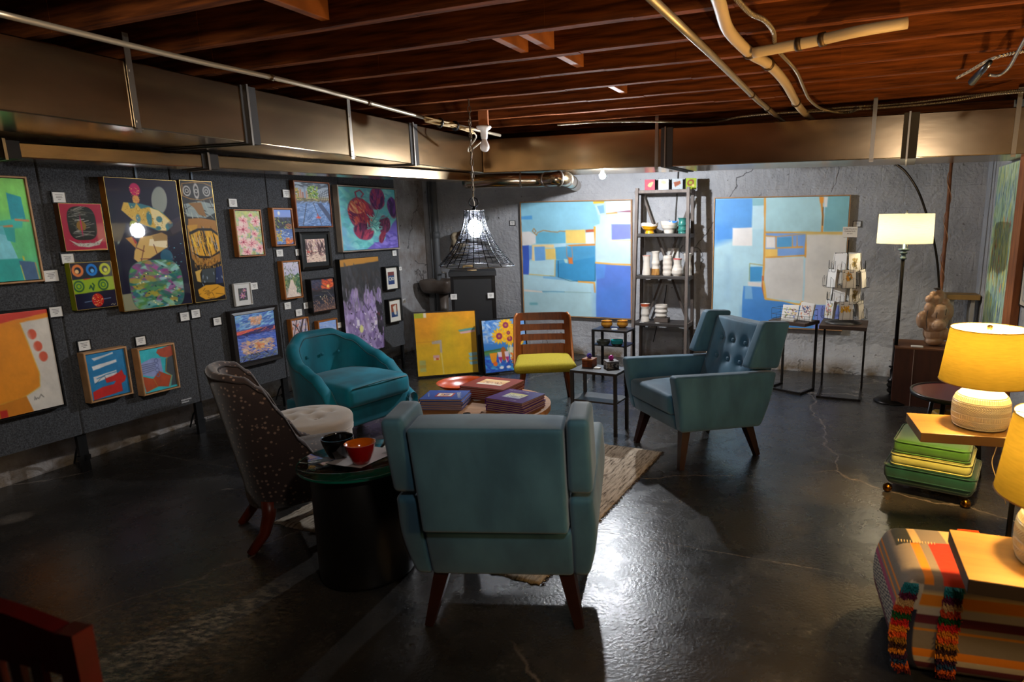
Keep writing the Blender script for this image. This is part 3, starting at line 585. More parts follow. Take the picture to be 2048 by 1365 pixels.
def art_palm():
    a = Art(44, 74, '#7898d8', 18); a.grad([(0, '#88a8e0'), (.55, '#a8b8d8'), (.6, '#88a050'), (1, '#d09870')]); a.dabs(80, 0, 0, 1, .6, ['#7898e0', '#98b4e4', '#b0b8d8'], .2, .06, 20, 50, .7)
    for x, y in ((.2, .55), (.45, .5), (.7, .42), (.85, .5)): a.line([(x, 1), (x, y)], .03, '#40503c'); a.dabs(20, x - .1, y - .07, x + .1, y + .1, ['#607838', '#88a048', '#48602c'], .14, .04, 70, 60)
    a.dabs(40, 0, .7, 1, 1, ['#e0a070', '#c8b8a0', '#789048'], .15, .05, 0, 40); return a
def art_nightfall():
    a = Art(56, 78, '#20202c', 19); a.grad([(0, '#282c44'), (.25, '#5c3434'), (.34, '#301c20'), (.4, '#14141c'), (.75, '#242434'), (1, '#7c5848')]); a.dabs(110, .35, .02, 1, .33, ['#e04818', '#f07028', '#b03018', '#c85028'], .16, .05, 10, 40, .7, inside=lambda x, y: (x - .72) ** 2 + (y - .18) ** 2 < .06); a.ell(.74, .24, .06, .07, '#f8c860', soft=.03); a.dabs(60, 0, 0, .45, .3, ['#303858', '#484458', '#20243c'], .15, .04, 30, 50, .7)
    a.dabs(50, 0, .35, 1, .6, ['#181820', '#0c0c14', '#2c2c40'], .2, .04, 10, 20); a.line([(.45, .38), (.7, .4), (.9, .62)], .014, '#988878'); a.dabs(9, .35, .5, .7, .62, ['#f4e0b0'], .03, .03); a.dabs(130, 0, .6, 1, 1, ['#40384c', '#a07860', '#d8a068', '#584c5c', '#b08868'], .09, .02, 70, 30, .8); return a
def art_tulips():
    a = Art(110, 116, '#68c0c0', 20); a.dabs(300, 0, 0, 1, 1, ['#70c8c4', '#58b0b8', '#88d0c8', '#68a8c0'], .16, .07, 20, 60, .6)
    a.poly([(.4, 1), (.55, .9), (.75, .85), (.9, .6), (1, .5), (1, 1)], '#6858b0'); a.poly([(0, .6), (.1, .7), (.2, 1), (0, 1)], '#6888c0', .5, soft=.08); a.dabs(90, .45, .7, 1, 1, ['#7060b8', '#5848a0', '#8070c0'], .12, .05, 20, 50, .7, inside=lambda x, y: y > 1.45 - .9 * x)
    def tulip(cx, cy, rx, ry, rot, cols, n=150):
        ang = rad(rot)
        def msk(X, Y):
            dx, dy = X - cx, Y - cy * a.asp; u = dx * math.cos(ang) + dy * math.sin(ang); v = -dx * math.sin(ang) + dy * math.cos(ang); return (1 - (u / rx) ** 2 - (v / ry) ** 2 + .12 * np.sin(u * 60) * (v < 0)) * 9
        R_ = max(rx, ry)
        def draw():
            a.ell(cx, cy, rx * 1.1, ry * 1.1, cols[0], rot=rot)
            a.dabs(n, cx - R_, cy - R_, cx + R_, cy + R_, cols, .15, .03, lambda x, y: 90 + rot + (x - cx) / rx * 25, 14, .85)
        a.ell(cx, cy, rx * 1.06, ry * 1.06, '#8c2c50', rot=rot, a=.8, w=.01); a.clip(draw, msk)
    tulip(.36, .42, .21, .27, -22, ['#a82848', '#d04850', '#6c1850', '#e07050', '#581440', '#c03850'], 330); a.clip(lambda: a.dabs(120, .15, .15, .5, .5, ['#f0a070', '#e86858', '#f4b888', '#d84850'], .12, .03, 60, 20, .8), lambda X, Y: (1 - ((X - .30) / .15) ** 2 - ((Y - .33) / .12) ** 2) * 4)
    tulip(.38, .70, .17, .14, 20, ['#701c50', '#a02c50', '#400c38', '#b83c58'], 160); tulip(.66, .17, .135, .19, 0, ['#601c60', '#882878', '#b83858', '#40104c', '#a83068'], 220); tulip(.93, .30, .085, .18, -5, ['#501c68', '#702c88', '#340c48'], 120); tulip(.76, .6, .11, .15, 10, ['#601c40', '#802850', '#3c1030'], 140); tulip(.70, .80, .05, .11, 20, ['#802038', '#a83048', '#50102c'], 50)
    a.dabs(24, .45, .45, .65, .7, ['#78d0c0', '#a8dcd0'], .14, .02, 40, 50, .9)
    a.line([(.3, .16), (.28, .08), (.36, .04), (.42, .1), (.38, .15)], .02, '#a83050')
    for p in ([(.5, .6), (.62, .45), (.66, .35)], [(.55, .62), (.68, .5), (.85, .45)], [(.45, .66), (.55, .62), (.62, .7), (.7, .66)], [(.5, .55), (.6, .62), (.66, .58)]): a.line(p, .026, '#78c8bc', w=.004); a.line(p, .008, '#386070')
    return a
def art_purple():
    a = Art(76, 130, '#2c2c2e', 21); a.poly([(0, .01), (1, -.02), (1, .05), (0, .08)], '#b07a28'); a.rect(0, .08, 1, .35, '#303032'); a.dabs(110, 0, .1, 1, .45, ['#28282a', '#3c3c40', '#484448', '#342c28'], .2, .06, 90, 25, .6)
    a.dabs(900, .0, .36, 1, 1, ['#8470a0', '#9c88b8', '#b0a0c4', '#7c6898', '#a890b8', '#84709c'], .16, .09, 88, 18, .8, inside=lambda x, y: y > .42 + .1 * math.sin(x * 17) - .05 * math.cos(x * 41))
    a.dabs(60, 0, .32, 1, .55, ['#7c7484', '#5c5864', '#9890a4'], .2, .02, 90, 12, .7)
    a.dabs(70, .1, .55, .95, .95, ['#dcd4e0', '#28242c', '#e8e4e0', '#403848'], .05, .02, 40, 80, .9); a.ell(.15, .48, .04, .06, '#3c3444', ring=.01); a.line([(.42, .36), (.5, .46), (.62, .56), (.68, .52), (.72, .57)], .014, '#34303c'); a.rect(.84, .6, .92, .68, '#6a2c30'); a.rect(.76, .68, .83, .73, '#d8d0d4'); a.ell(.4, .74, .05, .07, '#d8d48c'); a.rect(.3, .64, .36, .7, '#dcd4e0'); a.dabs(40, .85, .5, 1, .85, ['#28262a', '#343038'], .12, .05, 80, 20); return a
def art_tiny(k):
    a = Art(22, 38, '#2c4a70', 22 + k); a.rect(0, 0, 1, .3, '#6c3430'); 
    if k == 0: a.ell(.35, .55, .2, .2, '#d8d0bc', ring=.05); a.ell(.75, .55, .16, .16, '#d8d0bc', ring=.05); a.rect(0, .75, 1, 1, '#1c3468')
    else: a.rect(0, 0, 1, .6, '#8c4428'); a.poly([(.3, .2), (.8, .05), (.8, .8), (.5, .9)], '#d4ccbc'); a.rect(0, .8, .6, 1, '#1c3468')
    return a
def art_yellow():
    a = Art(104, 104, '#dca80c', 25); a.grad([(0, '#e89a06'), (.35, '#dca80c'), (1, '#dcb41a')]); a.poly([(0, 0), (.35, 0), (.3, .45), (0, .45)], '#e89406', .7, soft=.1); a.rect(0.0, 0, .15, .08, '#a8b020'); a.rect(.155, 0, .195, .075, '#e8dcc0'); a.poly([(.45, .1), (.68, .1), (.6, .7), (.4, .7)], '#d0b414', .5, soft=.1)
    a.poly([(.7, .30), (.98, .27), (.99, .31), (.72, .33)], '#5a9c98'); a.poly([(.72, .335), (.98, .31), (.98, .34), (.74, .365)], '#d8a8a8'); a.poly([(.26, .45), (.42, .44), (.42, .65), (.385, .65), (.385, .5), (.26, .5)], '#b8a898'); a.line([(.0, .46), (.3, .46)], .006, '#c8841c'); a.line([(.40, .65), (.42, .98)], .02, '#e0c868')
    a.rect(.27, .68, .37, .72, '#d8a0a0'); a.rect(.27, .72, .37, .76, '#e8c8a0'); a.rect(.31, .725, .355, .755, '#d05018')
    a.rect(.04, .75, .14, .93, '#b0b060'); a.rect(.04, .82, .14, .87, '#b8a040')
    for y in (.68, .75, .82): a.poly([(.85, y), (.99, y - .01), (1, y + .045), (.87, y + .05)], '#88b8c0')
    return a.grain(.025)
def art_sunflower():
    a = Art(92, 106, '#3a88c8', 26); a.grad([(0, '#5890d0'), (.4, '#88a8d0'), (.46, '#3878c0'), (.56, '#2878b8'), (.62, '#508838'), (.72, '#2860c0'), (1, '#1c50b0')]); a.dabs(120, 0, 0, .5, .42, ['#5898dc', '#c0d0e0', '#3878c8', '#90b4dc'], .14, .05, 20, 60, .7); a.dabs(110, 0, .72, 1, 1, ['#1c58c0', '#3088d8', '#1840a0', '#48a8c8'], .14, .05, 20, 50, .7); a.line([(.0, .6), (.45, .56)], .03, '#406828')
    a.poly([(.56, .55), (.76, .55), (.74, .8), (.62, .8)], '#c8c8a0'); a.dabs(18, .55, .5, .78, .8, ['#e8e8d8', '#a8b870', '#d8d0a8'], .14, .02, 85, 8)
    for cx, cy, R_ in ((.38, .32, .17), (.62, .38, .15), (.55, .12, .16), (.78, .2, .14), (.85, .45, .1), (.6, .27, .1)):
        for k in range(14): an = k * .449; a.ell(cx + R_ * .62 * math.cos(an), cy + R_ * .62 * math.sin(an) / a.asp, R_ * .42, R_ * .16, ('#f4c010', '#f0a808')[k % 2], rot=math.degrees(an))
        a.ell(cx, cy, R_ * .42, R_ * .42, '#8c1c58'); a.ell(cx, cy, R_ * .18, R_ * .18, '#c07838')
    a.ell(.45, .66, .07, .15, '#a85818'); a.poly([(.12, .63), (.3, .63), (.26, .82), (.16, .82)], '#e8940c'); a.ell(.24, .84, .05, .05, '#e8640c')
    for x in (.36, .52): a.poly([(x - .05, .62), (x + .05, .62), (x + .04, .8), (x - .02, .84)], '#e0c8d0'); a.poly([(x - .04, .72), (x + .05, .72), (x + .02, .84)], '#a82068'); a.ell(x + .02, .92, .05, .03, '#e8e0e0')
    a.dabs(20, .62, .68, .9, .85, ['#e85818', '#f0a028', '#c02818'], .12, .04, 10, 30); return a
def art_corner():
    a = Art(80, 200, '#8cac8c', 27); a.grad([(0, '#98a898'), (.3, '#90b090'), (.6, '#a0a860'), (.75, '#78a0a0'), (1, '#a0b0a0')]); a.dabs(900, 0, 0, 1, 1, ['#84a88c', '#a8c098', '#5c7c90', '#b8c060', '#88a0b0', '#587858', '#c0ccac', '#6888a0'], .22, .03, 90, 8, .65); a.dabs(30, .1, .3, .9, .7, ['#a85838', '#c87840', '#d0b840'], .12, .03, 90, 10); a.dabs(30, .1, .1, .9, .9, ['#30405c', '#203048'], .2, .015, 90, 8); return a
def art_sketch():
    a = Art(40, 120, '#b8b0a0', 28); a.line([(.1, .3), (.12, .95), (.3, .97)], .02, '#505c6c'); a.line([(.1, .3), (.5, .28)], .02, '#505c6c'); a.rect(.12, .38, .3, .44, '#7890a8'); a.line([(.2, .5), (.6, .48), (.5, .7)], .016, '#384048'); a.line([(.1, .1), (.9, .08)], .01, '#88857c'); return a
def art_mini(k):
    base = ('#a02840', '#a8aeb4', '#a8b0b4', '#9cb030')[k]; a = Art(26, 26, base, 40 + k)
    a.dabs(40, 0, 0, 1, 1, [('#8c1c34', '#b83c50'), ('#90989c', '#c4c8cc'), ('#b8bcc0', '#8c98a8'), ('#a8bc38', '#8ca028')][k], .16, .05, 60, 80, .7)
    if k == 0: a.poly([(.3, .5), (.5, .3), (.85, .25), (.75, .5), (.6, .7), (.35, .65)], '#d8a868', w=.02)
    if k == 1: a.ell(.5, .3, .26, .16, '#e0b878', rot=15); a.line([(.38, .45), (.34, .85)], .05, '#d8d4cc')
    if k == 2: a.poly([(.15, .35), (.75, .2), (.8, .45), (.3, .75)], '#8c4c34', w=.02)
    if k == 3: a.ell(.45, .4, .26, .2, '#8c5038', rot=-30, ring=.06); a.ell(.68, .65, .12, .12, '#d8c080')
    return a

# ---------------- room shell ----------------
def rough_wall_mat(name, c1, c2, dirt, bricks=True, crack=True):
    m = bpy.data.materials.new(name); m.use_nodes = True; nt = m.node_tree; n = nt.nodes; l = nt.links; b = n['Principled BSDF']; b.inputs['Roughness'].default_value = 0.75
    tc = n.new('ShaderNodeTexCoord'); sep = n.new('ShaderNodeSeparateXYZ'); l.new(tc.outputs['Object'], sep.inputs[0])
    t = n.new('ShaderNodeTexNoise'); t.inputs['Scale'].default_value = 1.6; t.inputs['Detail'].default_value = 9; t.inputs['Roughness'].default_value = 0.65; l.new(tc.outputs['Object'], t.inputs[0])
    cr = n.new('ShaderNodeValToRGB'); cr.color_ramp.elements[0].position = 0.34; cr.color_ramp.elements[0].color = (*s2l(hx(c1)), 1); cr.color_ramp.elements[1].position = 0.62; cr.color_ramp.elements[1].color = (*s2l(hx(c2)), 1); l.new(t.outputs[0], cr.inputs[0])
    t2 = n.new('ShaderNodeTexNoise'); t2.inputs['Scale'].default_value = 26; t2.inputs['Detail'].default_value = 6; l.new(tc.outputs['Object'], t2.inputs[0])
    pr = n.new('ShaderNodeMapRange'); pr.inputs[1].default_value = 0.66; pr.inputs[2].default_value = 0.74; l.new(t2.outputs[0], pr.inputs[0])
    mx = n.new('ShaderNodeMix'); mx.data_type = 'RGBA'; l.new(cr.outputs[0], mx.inputs[6]); mx.inputs[7].default_value = (*s2l(hx(dirt)), 1); l.new(pr.outputs[0], mx.inputs[0])
    # plaster cracks
    v = n.new('ShaderNodeTexVoronoi'); v.feature = 'DISTANCE_TO_EDGE'; v.inputs['Scale'].default_value = 0.9
    ad = n.new('ShaderNodeMix'); ad.data_type = 'VECTOR'; ad.inputs[0].default_value = 0.22; t3 = n.new('ShaderNodeTexNoise'); t3.inputs['Scale'].default_value = 5; t3.inputs['Detail'].default_value = 5; l.new(tc.outputs['Object'], t3.inputs[0]); l.new(tc.outputs['Object'], ad.inputs[4]); l.new(t3.outputs['Color'], ad.inputs[5]); l.new(ad.outputs[1], v.inputs['Vector'])
    vr = n.new('ShaderNodeMapRange'); vr.inputs[1].default_value = 0.0; vr.inputs[2].default_value = 0.004; vr.inputs[3].default_value = 0.7 if crack else 0; vr.inputs[4].default_value = 0; l.new(v.outputs[0], vr.inputs[0])
    # cracks break up
    t4 = n.new('ShaderNodeTexNoise'); t4.inputs['Scale'].default_value = 1.1; l.new(tc.outputs['Object'], t4.inputs[0]); gt = n.new('ShaderNodeMath'); gt.operation = 'GREATER_THAN'; gt.inputs[1].default_value = 0.54; l.new(t4.outputs[0], gt.inputs[0]); mm = n.new('ShaderNodeMath'); mm.operation = 'MULTIPLY'; l.new(vr.outputs[0], mm.inputs[0]); l.new(gt.outputs[0], mm.inputs[1])
    mx2 = n.new('ShaderNodeMix'); mx2.data_type = 'RGBA'; l.new(mx.outputs[2], mx2.inputs[6]); mx2.inputs[7].default_value = (0.02, 0.017, 0.015, 1); l.new(mm.outputs[0], mx2.inputs[0])
    # worn stain band along the floor
    rz = n.new('ShaderNodeMapRange'); rz.inputs[1].default_value = 0.02; rz.inputs[2].default_value = 0.16; rz.inputs[3].default_value = 1; rz.inputs[4].default_value = 0; l.new(sep.outputs[2], rz.inputs[0])
    m3 = n.new('ShaderNodeMath'); m3.operation = 'MULTIPLY'; l.new(rz.outputs[0], m3.inputs[0]); rr = n.new('ShaderNodeMapRange'); rr.inputs[1].default_value = 0.42; rr.inputs[2].default_value = 0.56; l.new(t3.outputs[0], rr.inputs[0]); l.new(rr.outputs[0], m3.inputs[1])
    mx3 = n.new('ShaderNodeMix'); mx3.data_type = 'RGBA'; l.new(mx2.outputs[2], mx3.inputs[6]); mx3.inputs[7].default_value = (*s2l(hx('#6b5a44')), 1); l.new(m3.outputs[0], mx3.inputs[0])
    l.new(mx3.outputs[2], b.inputs['Base Color'])
    # relief: blocks, lumps, pits
    bt = n.new('ShaderNodeTexBrick'); bt.inputs['Scale'].default_value = 1; bt.inputs['Brick Width'].default_value = 0.42; bt.inputs['Row Height'].default_value = 0.2; bt.inputs['Mortar Size'].default_value = 0.008; bt.inputs['Mortar Smooth'].default_value = 1
    mpb = n.new('ShaderNodeCombineXYZ'); l.new(sep.outputs[0], mpb.inputs[0]); l.new(sep.outputs[2], mpb.inputs[1]); l.new(mpb.outputs[0], bt.inputs['Vector'])
    b1 = n.new('ShaderNodeBump'); b1.inputs['Strength'].default_value = 0.22 if bricks else 0.0; b1.inputs['Distance'].default_value = 0.01; b1.invert = True; l.new(bt.outputs['Fac'], b1.inputs['Height'])
    b2 = n.new('ShaderNodeBump'); b2.inputs['Strength'].default_value = 0.6; b2.inputs['Distance'].default_value = 0.02; l.new(t2.outputs[0], b2.inputs['Height']); l.new(b1.outputs[0], b2.inputs['Normal'])
    b3 = n.new('ShaderNodeBump'); b3.inputs['Strength'].default_value = 0.7; b3.inputs['Distance'].default_value = 0.08; l.new(t.outputs[0], b3.inputs['Height']); l.new(b2.outputs[0], b3.inputs['Normal'])
    b4 = n.new('ShaderNodeBump'); b4.inputs['Strength'].default_value = 0.8; b4.inputs['Distance'].default_value = 0.015; b4.invert = True; l.new(mm.outputs[0], b4.inputs['Height']); l.new(b3.outputs[0], b4.inputs['Normal']); l.new(b4.outputs[0], b.inputs['Normal'])
    return m
def floor_mat():
    m = bpy.data.materials.new('sealed_dark_concrete'); m.use_nodes = True; nt = m.node_tree; n = nt.nodes; l = nt.links; b = n['Principled BSDF']
    tc = n.new('ShaderNodeTexCoord'); O = tc.outputs['Object']
    def noise(sc, det=5, vec=O, ro=0.55):
        t = n.new('ShaderNodeTexNoise'); t.inputs['Scale'].default_value = sc; t.inputs['Detail'].default_value = det; t.inputs['Roughness'].default_value = ro; l.new(vec, t.inputs[0]); return t
    def mr(src, a, b_, c=0, d=1):
        r = n.new('ShaderNodeMapRange'); r.inputs[1].default_value = a; r.inputs[2].default_value = b_; r.inputs[3].default_value = c; r.inputs[4].default_value = d; l.new(src, r.inputs[0]); return r.outputs[0]
    def mix(f, a, bcol):
        x = n.new('ShaderNodeMix'); x.data_type = 'RGBA'; l.new(f, x.inputs[0])
        if isinstance(a, tuple): x.inputs[6].default_value = (*a, 1)
        else: l.new(a, x.inputs[6])
        x.inputs[7].default_value = (*bcol, 1); return x.outputs[2]
    def mul(a, b_):
        x = n.new('ShaderNodeMath'); x.operation = 'MULTIPLY'; l.new(a, x.inputs[0]); l.new(b_, x.inputs[1]); return x.outputs[0]
    big = noise(0.9, 8); mid = noise(5, 8, ro=.7); fine = noise(70, 4)
    c = mix(mr(big.outputs[0], .4, .62), (0.014, 0.0135, 0.013), (0.040, 0.037, 0.034))
    c = mix(mul(mr(mid.outputs[0], .55, .72), mr(fine.outputs[0], .48, .62)), c, (0.11, 0.10, 0.09))
    # hairline cracks
    def warp(sc, amt):
        t = noise(sc, 6); x = n.new('ShaderNodeMix'); x.data_type = 'VECTOR'; x.inputs[0].default_value = amt; l.new(O, x.inputs[4]); l.new(t.outputs['Color'], x.inputs[5]); return x.outputs[1]
    v = n.new('ShaderNodeTexVoronoi'); v.feature = 'DISTANCE_TO_EDGE'; v.inputs['Scale'].default_value = 0.62; l.new(warp(2.2, .25), v.inputs['Vector'])
    crk = mr(v.outputs[0], 0, .0045, 1, 0); brk = mr(noise(.8, 3).outputs[0], .46, .5); c = mix(mul(crk, brk), c, (0.17, 0.14, 0.12))
    # control joint across the slab
    A, B = G(1215, 1066), G(1740, 1157); d = (B - A)[:2]; d = d / np.linalg.norm(d); nn = np.array([-d[1], d[0]])
    vm = n.new('ShaderNodeVectorMath'); vm.operation = 'DOT_PRODUCT'; l.new(warp(3, .012), vm.inputs[0]); vm.inputs[1].default_value = (nn[0], nn[1], 0)
    sb = n.new('ShaderNodeMath'); sb.operation = 'SUBTRACT'; l.new(vm.outputs['Value'], sb.inputs[0]); sb.inputs[1].default_value = float(A[:2] @ nn) * .988 + .006; ab = n.new('ShaderNodeMath'); ab.operation = 'ABSOLUTE'; l.new(sb.outputs[0], ab.inputs[0])
    jt = mr(ab.outputs[0], 0.002, 0.006, 1, 0); c = mix(mul(jt, mr(fine.outputs[0], .35, .6)), c, (0.11, 0.095, 0.08))
    # chips where the coating has come off
    v2 = n.new('ShaderNodeTexVoronoi'); v2.inputs['Scale'].default_value = 2.3; l.new(warp(9, .05), v2.inputs['Vector']); ch = mr(v2.outputs['Distance'], .025, .04, 1, 0); c = mix(mul(ch, mr(mid.outputs[0], .48, .52)), c, (0.30, 0.20, 0.11))
    P = G(330, 1270); vd = n.new('ShaderNodeVectorMath'); vd.operation = 'DISTANCE'; l.new(O, vd.inputs[0]); vd.inputs[1].default_value = (P[0], P[1], 0)
    mpp = n.new('ShaderNodeMapping'); mpp.inputs['Scale'].default_value = (18, 44, 1); mpp.inputs['Rotation'].default_value = (0, 0, .5); l.new(O, mpp.inputs[0]); st = noise(1, 6, mpp.outputs[0], .75)
    pm = mul(mr(vd.outputs['Value'], .12, .5, 1, 0), mr(st.outputs[0], .46, .66)); c = mix(pm, c, (0.36, 0.28, 0.18))
    P2 = G(80, 1085); vd2 = n.new('ShaderNodeVectorMath'); vd2.operation = 'DISTANCE'; l.new(warp(6, .1), vd2.inputs[0]); vd2.inputs[1].default_value = (P2[0], P2[1], 0); c = mix(mr(vd2.outputs['Value'], .05, .10, .8, 0), c, (0.20, 0.18, 0.16))
    l.new(c, b.inputs['Base Color'])
    l.new(mr(mid.outputs[0], .3, .75, .19, .36), b.inputs['Roughness'])
    b.inputs['Specular IOR Level'].default_value = 0.6; b.inputs['IOR'].default_value = 1.5
    bp = n.new('ShaderNodeBump'); bp.inputs['Strength'].default_value = 0.35; bp.inputs['Distance'].default_value = 0.004; l.new(fine.outputs[0], bp.inputs['Height'])
    bp2 = n.new('ShaderNodeBump'); bp2.inputs['Strength'].default_value = 0.05; bp2.inputs['Distance'].default_value = 0.010; l.new(noise(16, 5).outputs[0], bp2.inputs['Height']); l.new(bp.outputs[0], bp2.inputs['Normal']); l.new(bp2.outputs[0], b.inputs['Normal'])
    return m
corner_b = BACK.uv(1978, 330)[0]
XL, XR, YB, YF = -5.2, 4.2, 9.0, -2.2
struct(MB().box((-.5, 3.3, -.05), (9.6, 12.0, .1)).build('floor', floor_mat()))
struct(MB().box((-.5, 3.3, 2.60), (9.6, 12.0, .06)).build('ceiling', M('subfloor_boards', '#24150c', .85, var=(3, '#3a2012', 1.5), stretch=(1, 12, 1), bump=(30, .4, .01))))
CEIL = 2.57
def wall(name, plane, u0, u1, mat, h=2.57, th=.2, face=0.0):
    mb = MB(); mb.box(((u0 + u1) / 2, th / 2, h / 2), (u1 - u0, th, h)); o = mb.build(name, mat); p = plane.at(0, face, 0); o.location = tuple(p); o.rotation_euler = (0, 0, plane.rz); return struct(o)
grey_wall = rough_wall_mat('grey_painted_concrete', '#8b8c8f', '#a6a6a8', '#55524e')
left_mat = rough_wall_mat('flaking_painted_block', '#6c5a4a', '#b4b4b6', '#40342a')
# where walls meet
def meet(pa, pb):
    A = np.array([pa.e[:2], -pb.e[:2]]).T; s, t = np.linalg.solve(A, (pb.p0 - pa.p0)[:2]); return s, t
bl, lb = meet(BACK, LW); RIGHT.p0 = BACK.p0 + BACK.e * corner_b
wall('wall_back', BACK, bl, corner_b, grey_wall)
wall('wall_left', LW, -7.0, lb, left_mat)
wall('wall_right', RIGHT, 0, 8.2, grey_wall)
FRONT = Plane((0, -1.75), (-1, 0)); wall('wall_front', FRONT, -1.2, 5.1, M('dark_drywall', '#4a443e', .8))
# footing bulging out at the bottom of the back wall
mb = MB(); rn = random.Random(3); N = 60
L = corner_b - bl; v = []; prof = [(0, .17), (.05, .165), (.11, .13), (.17, .08), (.24, .02), (.30, -.01)]
for i in range(N + 1):
    for z, d in prof:
        k = 1 if i > N * .55 else .35
        v.append((bl + L * i / N, -(d * k + rn.uniform(-.02, .02)), z + (rn.uniform(-.015, .015) if z > 0 else 0)))
m_ = len(prof)
mb.add(v, [(i * m_ + j, (i + 1) * m_ + j, (i + 1) * m_ + j + 1, i * m_ + j + 1) for i in range(N) for j in range(m_ - 1)])
o = mb.build('baseboard_back', grey_wall, smooth=True); o.location = tuple(BACK.at(0, 0, 0)); o.rotation_euler = (0, 0, BACK.rz); struct(o)

# ---------------- ceiling joists ----------------
wood_j = M('old_joist_timber', '#7c421c', .85, spec=.12, var=(3, '#42200d', 1.6), stretch=(1, 14, 14), bump=(40, .5, .006))
JAZ = rad(22); jd = np.array([math.cos(JAZ), -math.sin(JAZ)]); jn = np.array([math.sin(JAZ), math.cos(JAZ)])
base_j = np.array([0.15, 4.66])
order = ['nearest the back wall', 'second from the back wall', 'third from the back wall', 'fourth from the back wall', 'fifth from the back wall', 'sixth from the back wall', 'seventh from the back wall', 'eighth from the back wall', 'ninth from the back wall', 'tenth from the back wall', 'eleventh from the back wall', 'twelfth from the back wall', 'thirteenth from the back wall', 'fourteenth from the back wall', 'fifteenth from the back wall']
for i, k in enumerate(range(5, -10, -1)):
    c = base_j + jn * .408 * k; mb = MB(); rr = random.Random(k)
    # clipped to the room between the left and right walls
    pl = Plane(c, jd); sl, _ = meet(pl, LW); sr, _ = meet(pl, RIGHT)
    n_ = 14
    for q in range(n_):
        a = sl + .02 + (sr - sl - .04) * q / n_; b_ = sl + .02 + (sr - sl - .04) * (q + 1) / n_
        mb.box(((a + b_) / 2, rr.uniform(-.0015, .0015), 2.45 + rr.uniform(-.002, .002)), (b_ - a + .001, .045, .236))
    o = mb.build('ceiling_joist', wood_j); o.location = (c[0], c[1], 0); o.rotation_euler = (0, 0, -JAZ)
    tag(o, f'dark reddish brown wooden ceiling joist, {order[i]}', 'joist', 'ceiling joists')
# blocking between joists
def block(px, py, lab):
    p = G(px, py, 2.37); q = p[:2] - base_j; k = round(float(q @ jn) / .408 - .5) + .5; s = float(q @ jd)
    c = base_j + jn * .408 * k + jd * s
    o = MB().rb((.0225, .1795, .085), .003, 1, 1).build('joist_blocking', M('blocking_timber', '#a86230', .7, var=(6, '#7a4420', 1.5), bump=(40, .5, .005))); o.location = (c[0], c[1], 2.44); o.rotation_euler = (0, 0, -JAZ); tag(o, lab, 'blocking', 'blocking between joists')
block(1025, 52, 'orange brown wooden block between joists, the one nearest the camera')
block(1050, 100, 'orange brown wooden block between joists, second from the camera')
block(1152, 125, 'orange brown wooden block between joists above the blue wall paintings, left of two in line')
block(1243, 180, 'small wooden block between joists farther back than the others')
block(640, 30, 'wide tan wooden block between joists at upper left')

# ---------------- metal ducts ----------------
def galv(name, col, rough):
    m = M(name, col, rough, 1.0, var=(2.2, tuple(x * .8 for x in hx(col)), 1.2), bump=(2.2, .05, .02), stretch=(1, 1, 3)); return m
duct_face = galv('galvanised_sheet', '#b39c7c', .22)
seal = M('duct_sealant', '#2f2a26', .7, bump=(20, .4, .004)); strapm = M('galvanised_strap', '#9a9288', .35, 1.0)
def duct(label, A, B, wid, hgt, joints, straps, side):
    """box duct from A to B (bottom front edge), wid away from the room, hgt up"""
    A = np.array(A, float); B = np.array(B, float); d = B - A; Lg = np.linalg.norm(d); rz = math.atan2(d[1], d[0]); sl = math.asin(d[2] / Lg)
    root = T('air_duct', label, 'duct', A, rz, 'rectangular ceiling ducts'); root.rotation_euler = (0, -sl, rz)
    mb = MB(); mb.rb((Lg / 2, wid / 2, hgt / 2), .006, [24, 1, 1], 1, T=Matrix.Translation((Lg / 2, wid / 2 * side, hgt / 2))); mb.build('duct_body', duct_face, root)
    for s in joints:
        m2 = MB(); c = (s, wid / 2 * side, hgt / 2); m2.box(c, (.10, wid + .010, hgt + .010)); m2.build('sealed_joint', seal, root)
        m3 = MB(); m3.box((s - .012, wid / 2 * side, hgt / 2), (.012, wid + .03, hgt + .026)); m3.build('joint_flange', strapm, root)
    for s in straps:
        m2 = MB(); y = -side * .008
        m2.box((s, y, hgt / 2 + .05), (.028, .003, hgt + .14)); m2.box((s, y, -.004), (.028, .03, .004)); m2.box((s, y - side * .003, hgt * .85), (.009, .004, .009)); m2.box((s, y - side * .003, hgt * .1), (.009, .004, .009)); m2.build('hanger_strap', strapm, root)
    return root
cornr = G(966, 346.5, 1.955); cornr[2] = 1.955
dl0 = G(0, 221, 1.955); dd = (cornr - dl0); dd /= np.linalg.norm(dd)
endR = G(2040, 308, 1.915); de = (endR - cornr); Ld = np.linalg.norm(de); de /= Ld
DH = .30
def along(A, d, px, py):
    # distance along a line where a photo column is reached
    r = ray(px, py); a = np.array([[d[0], -r[0]], [d[1], -r[1]]]); s, t = np.linalg.solve(a, -A[:2]); return float(s)
A1 = dl0 - dd * 2.3
duct('long galvanised box duct over the art panels on the left, facing the room', A1, cornr + dd * .62, .66, DH,
     [along(A1, dd, x, y) for x, y in ((505, 275), (830, 322))], [along(A1, dd, x, y) for x, y in ((272, 240), (703, 303), (-300, 200))], 1)
Lx = np.linalg.norm((endR + de * .55) - cornr)
duct('galvanised box duct crossing in front of the back wall over the blue paintings', cornr, endR + de * .28, .60, DH,
     [along(cornr, de, x, y) for x, y in ((1333, 335), (1816, 322))], [along(cornr, de, x, y) for x, y in ((1313, 335), (1742, 325), (2026, 309))], 1)
a2 = G(0, 314, 1.845); b2 = G(942, 363, 1.875); d2 = (b2 - a2); d2 /= np.linalg.norm(d2); A2 = a2 - d2 * .12
duct('lower galvanised duct behind the long one, directly above the fabric panels', A2, b2, .26, .078,
     [along(A2, d2, x, y) for x, y in ((18, 315), (422, 336))], [], 1)
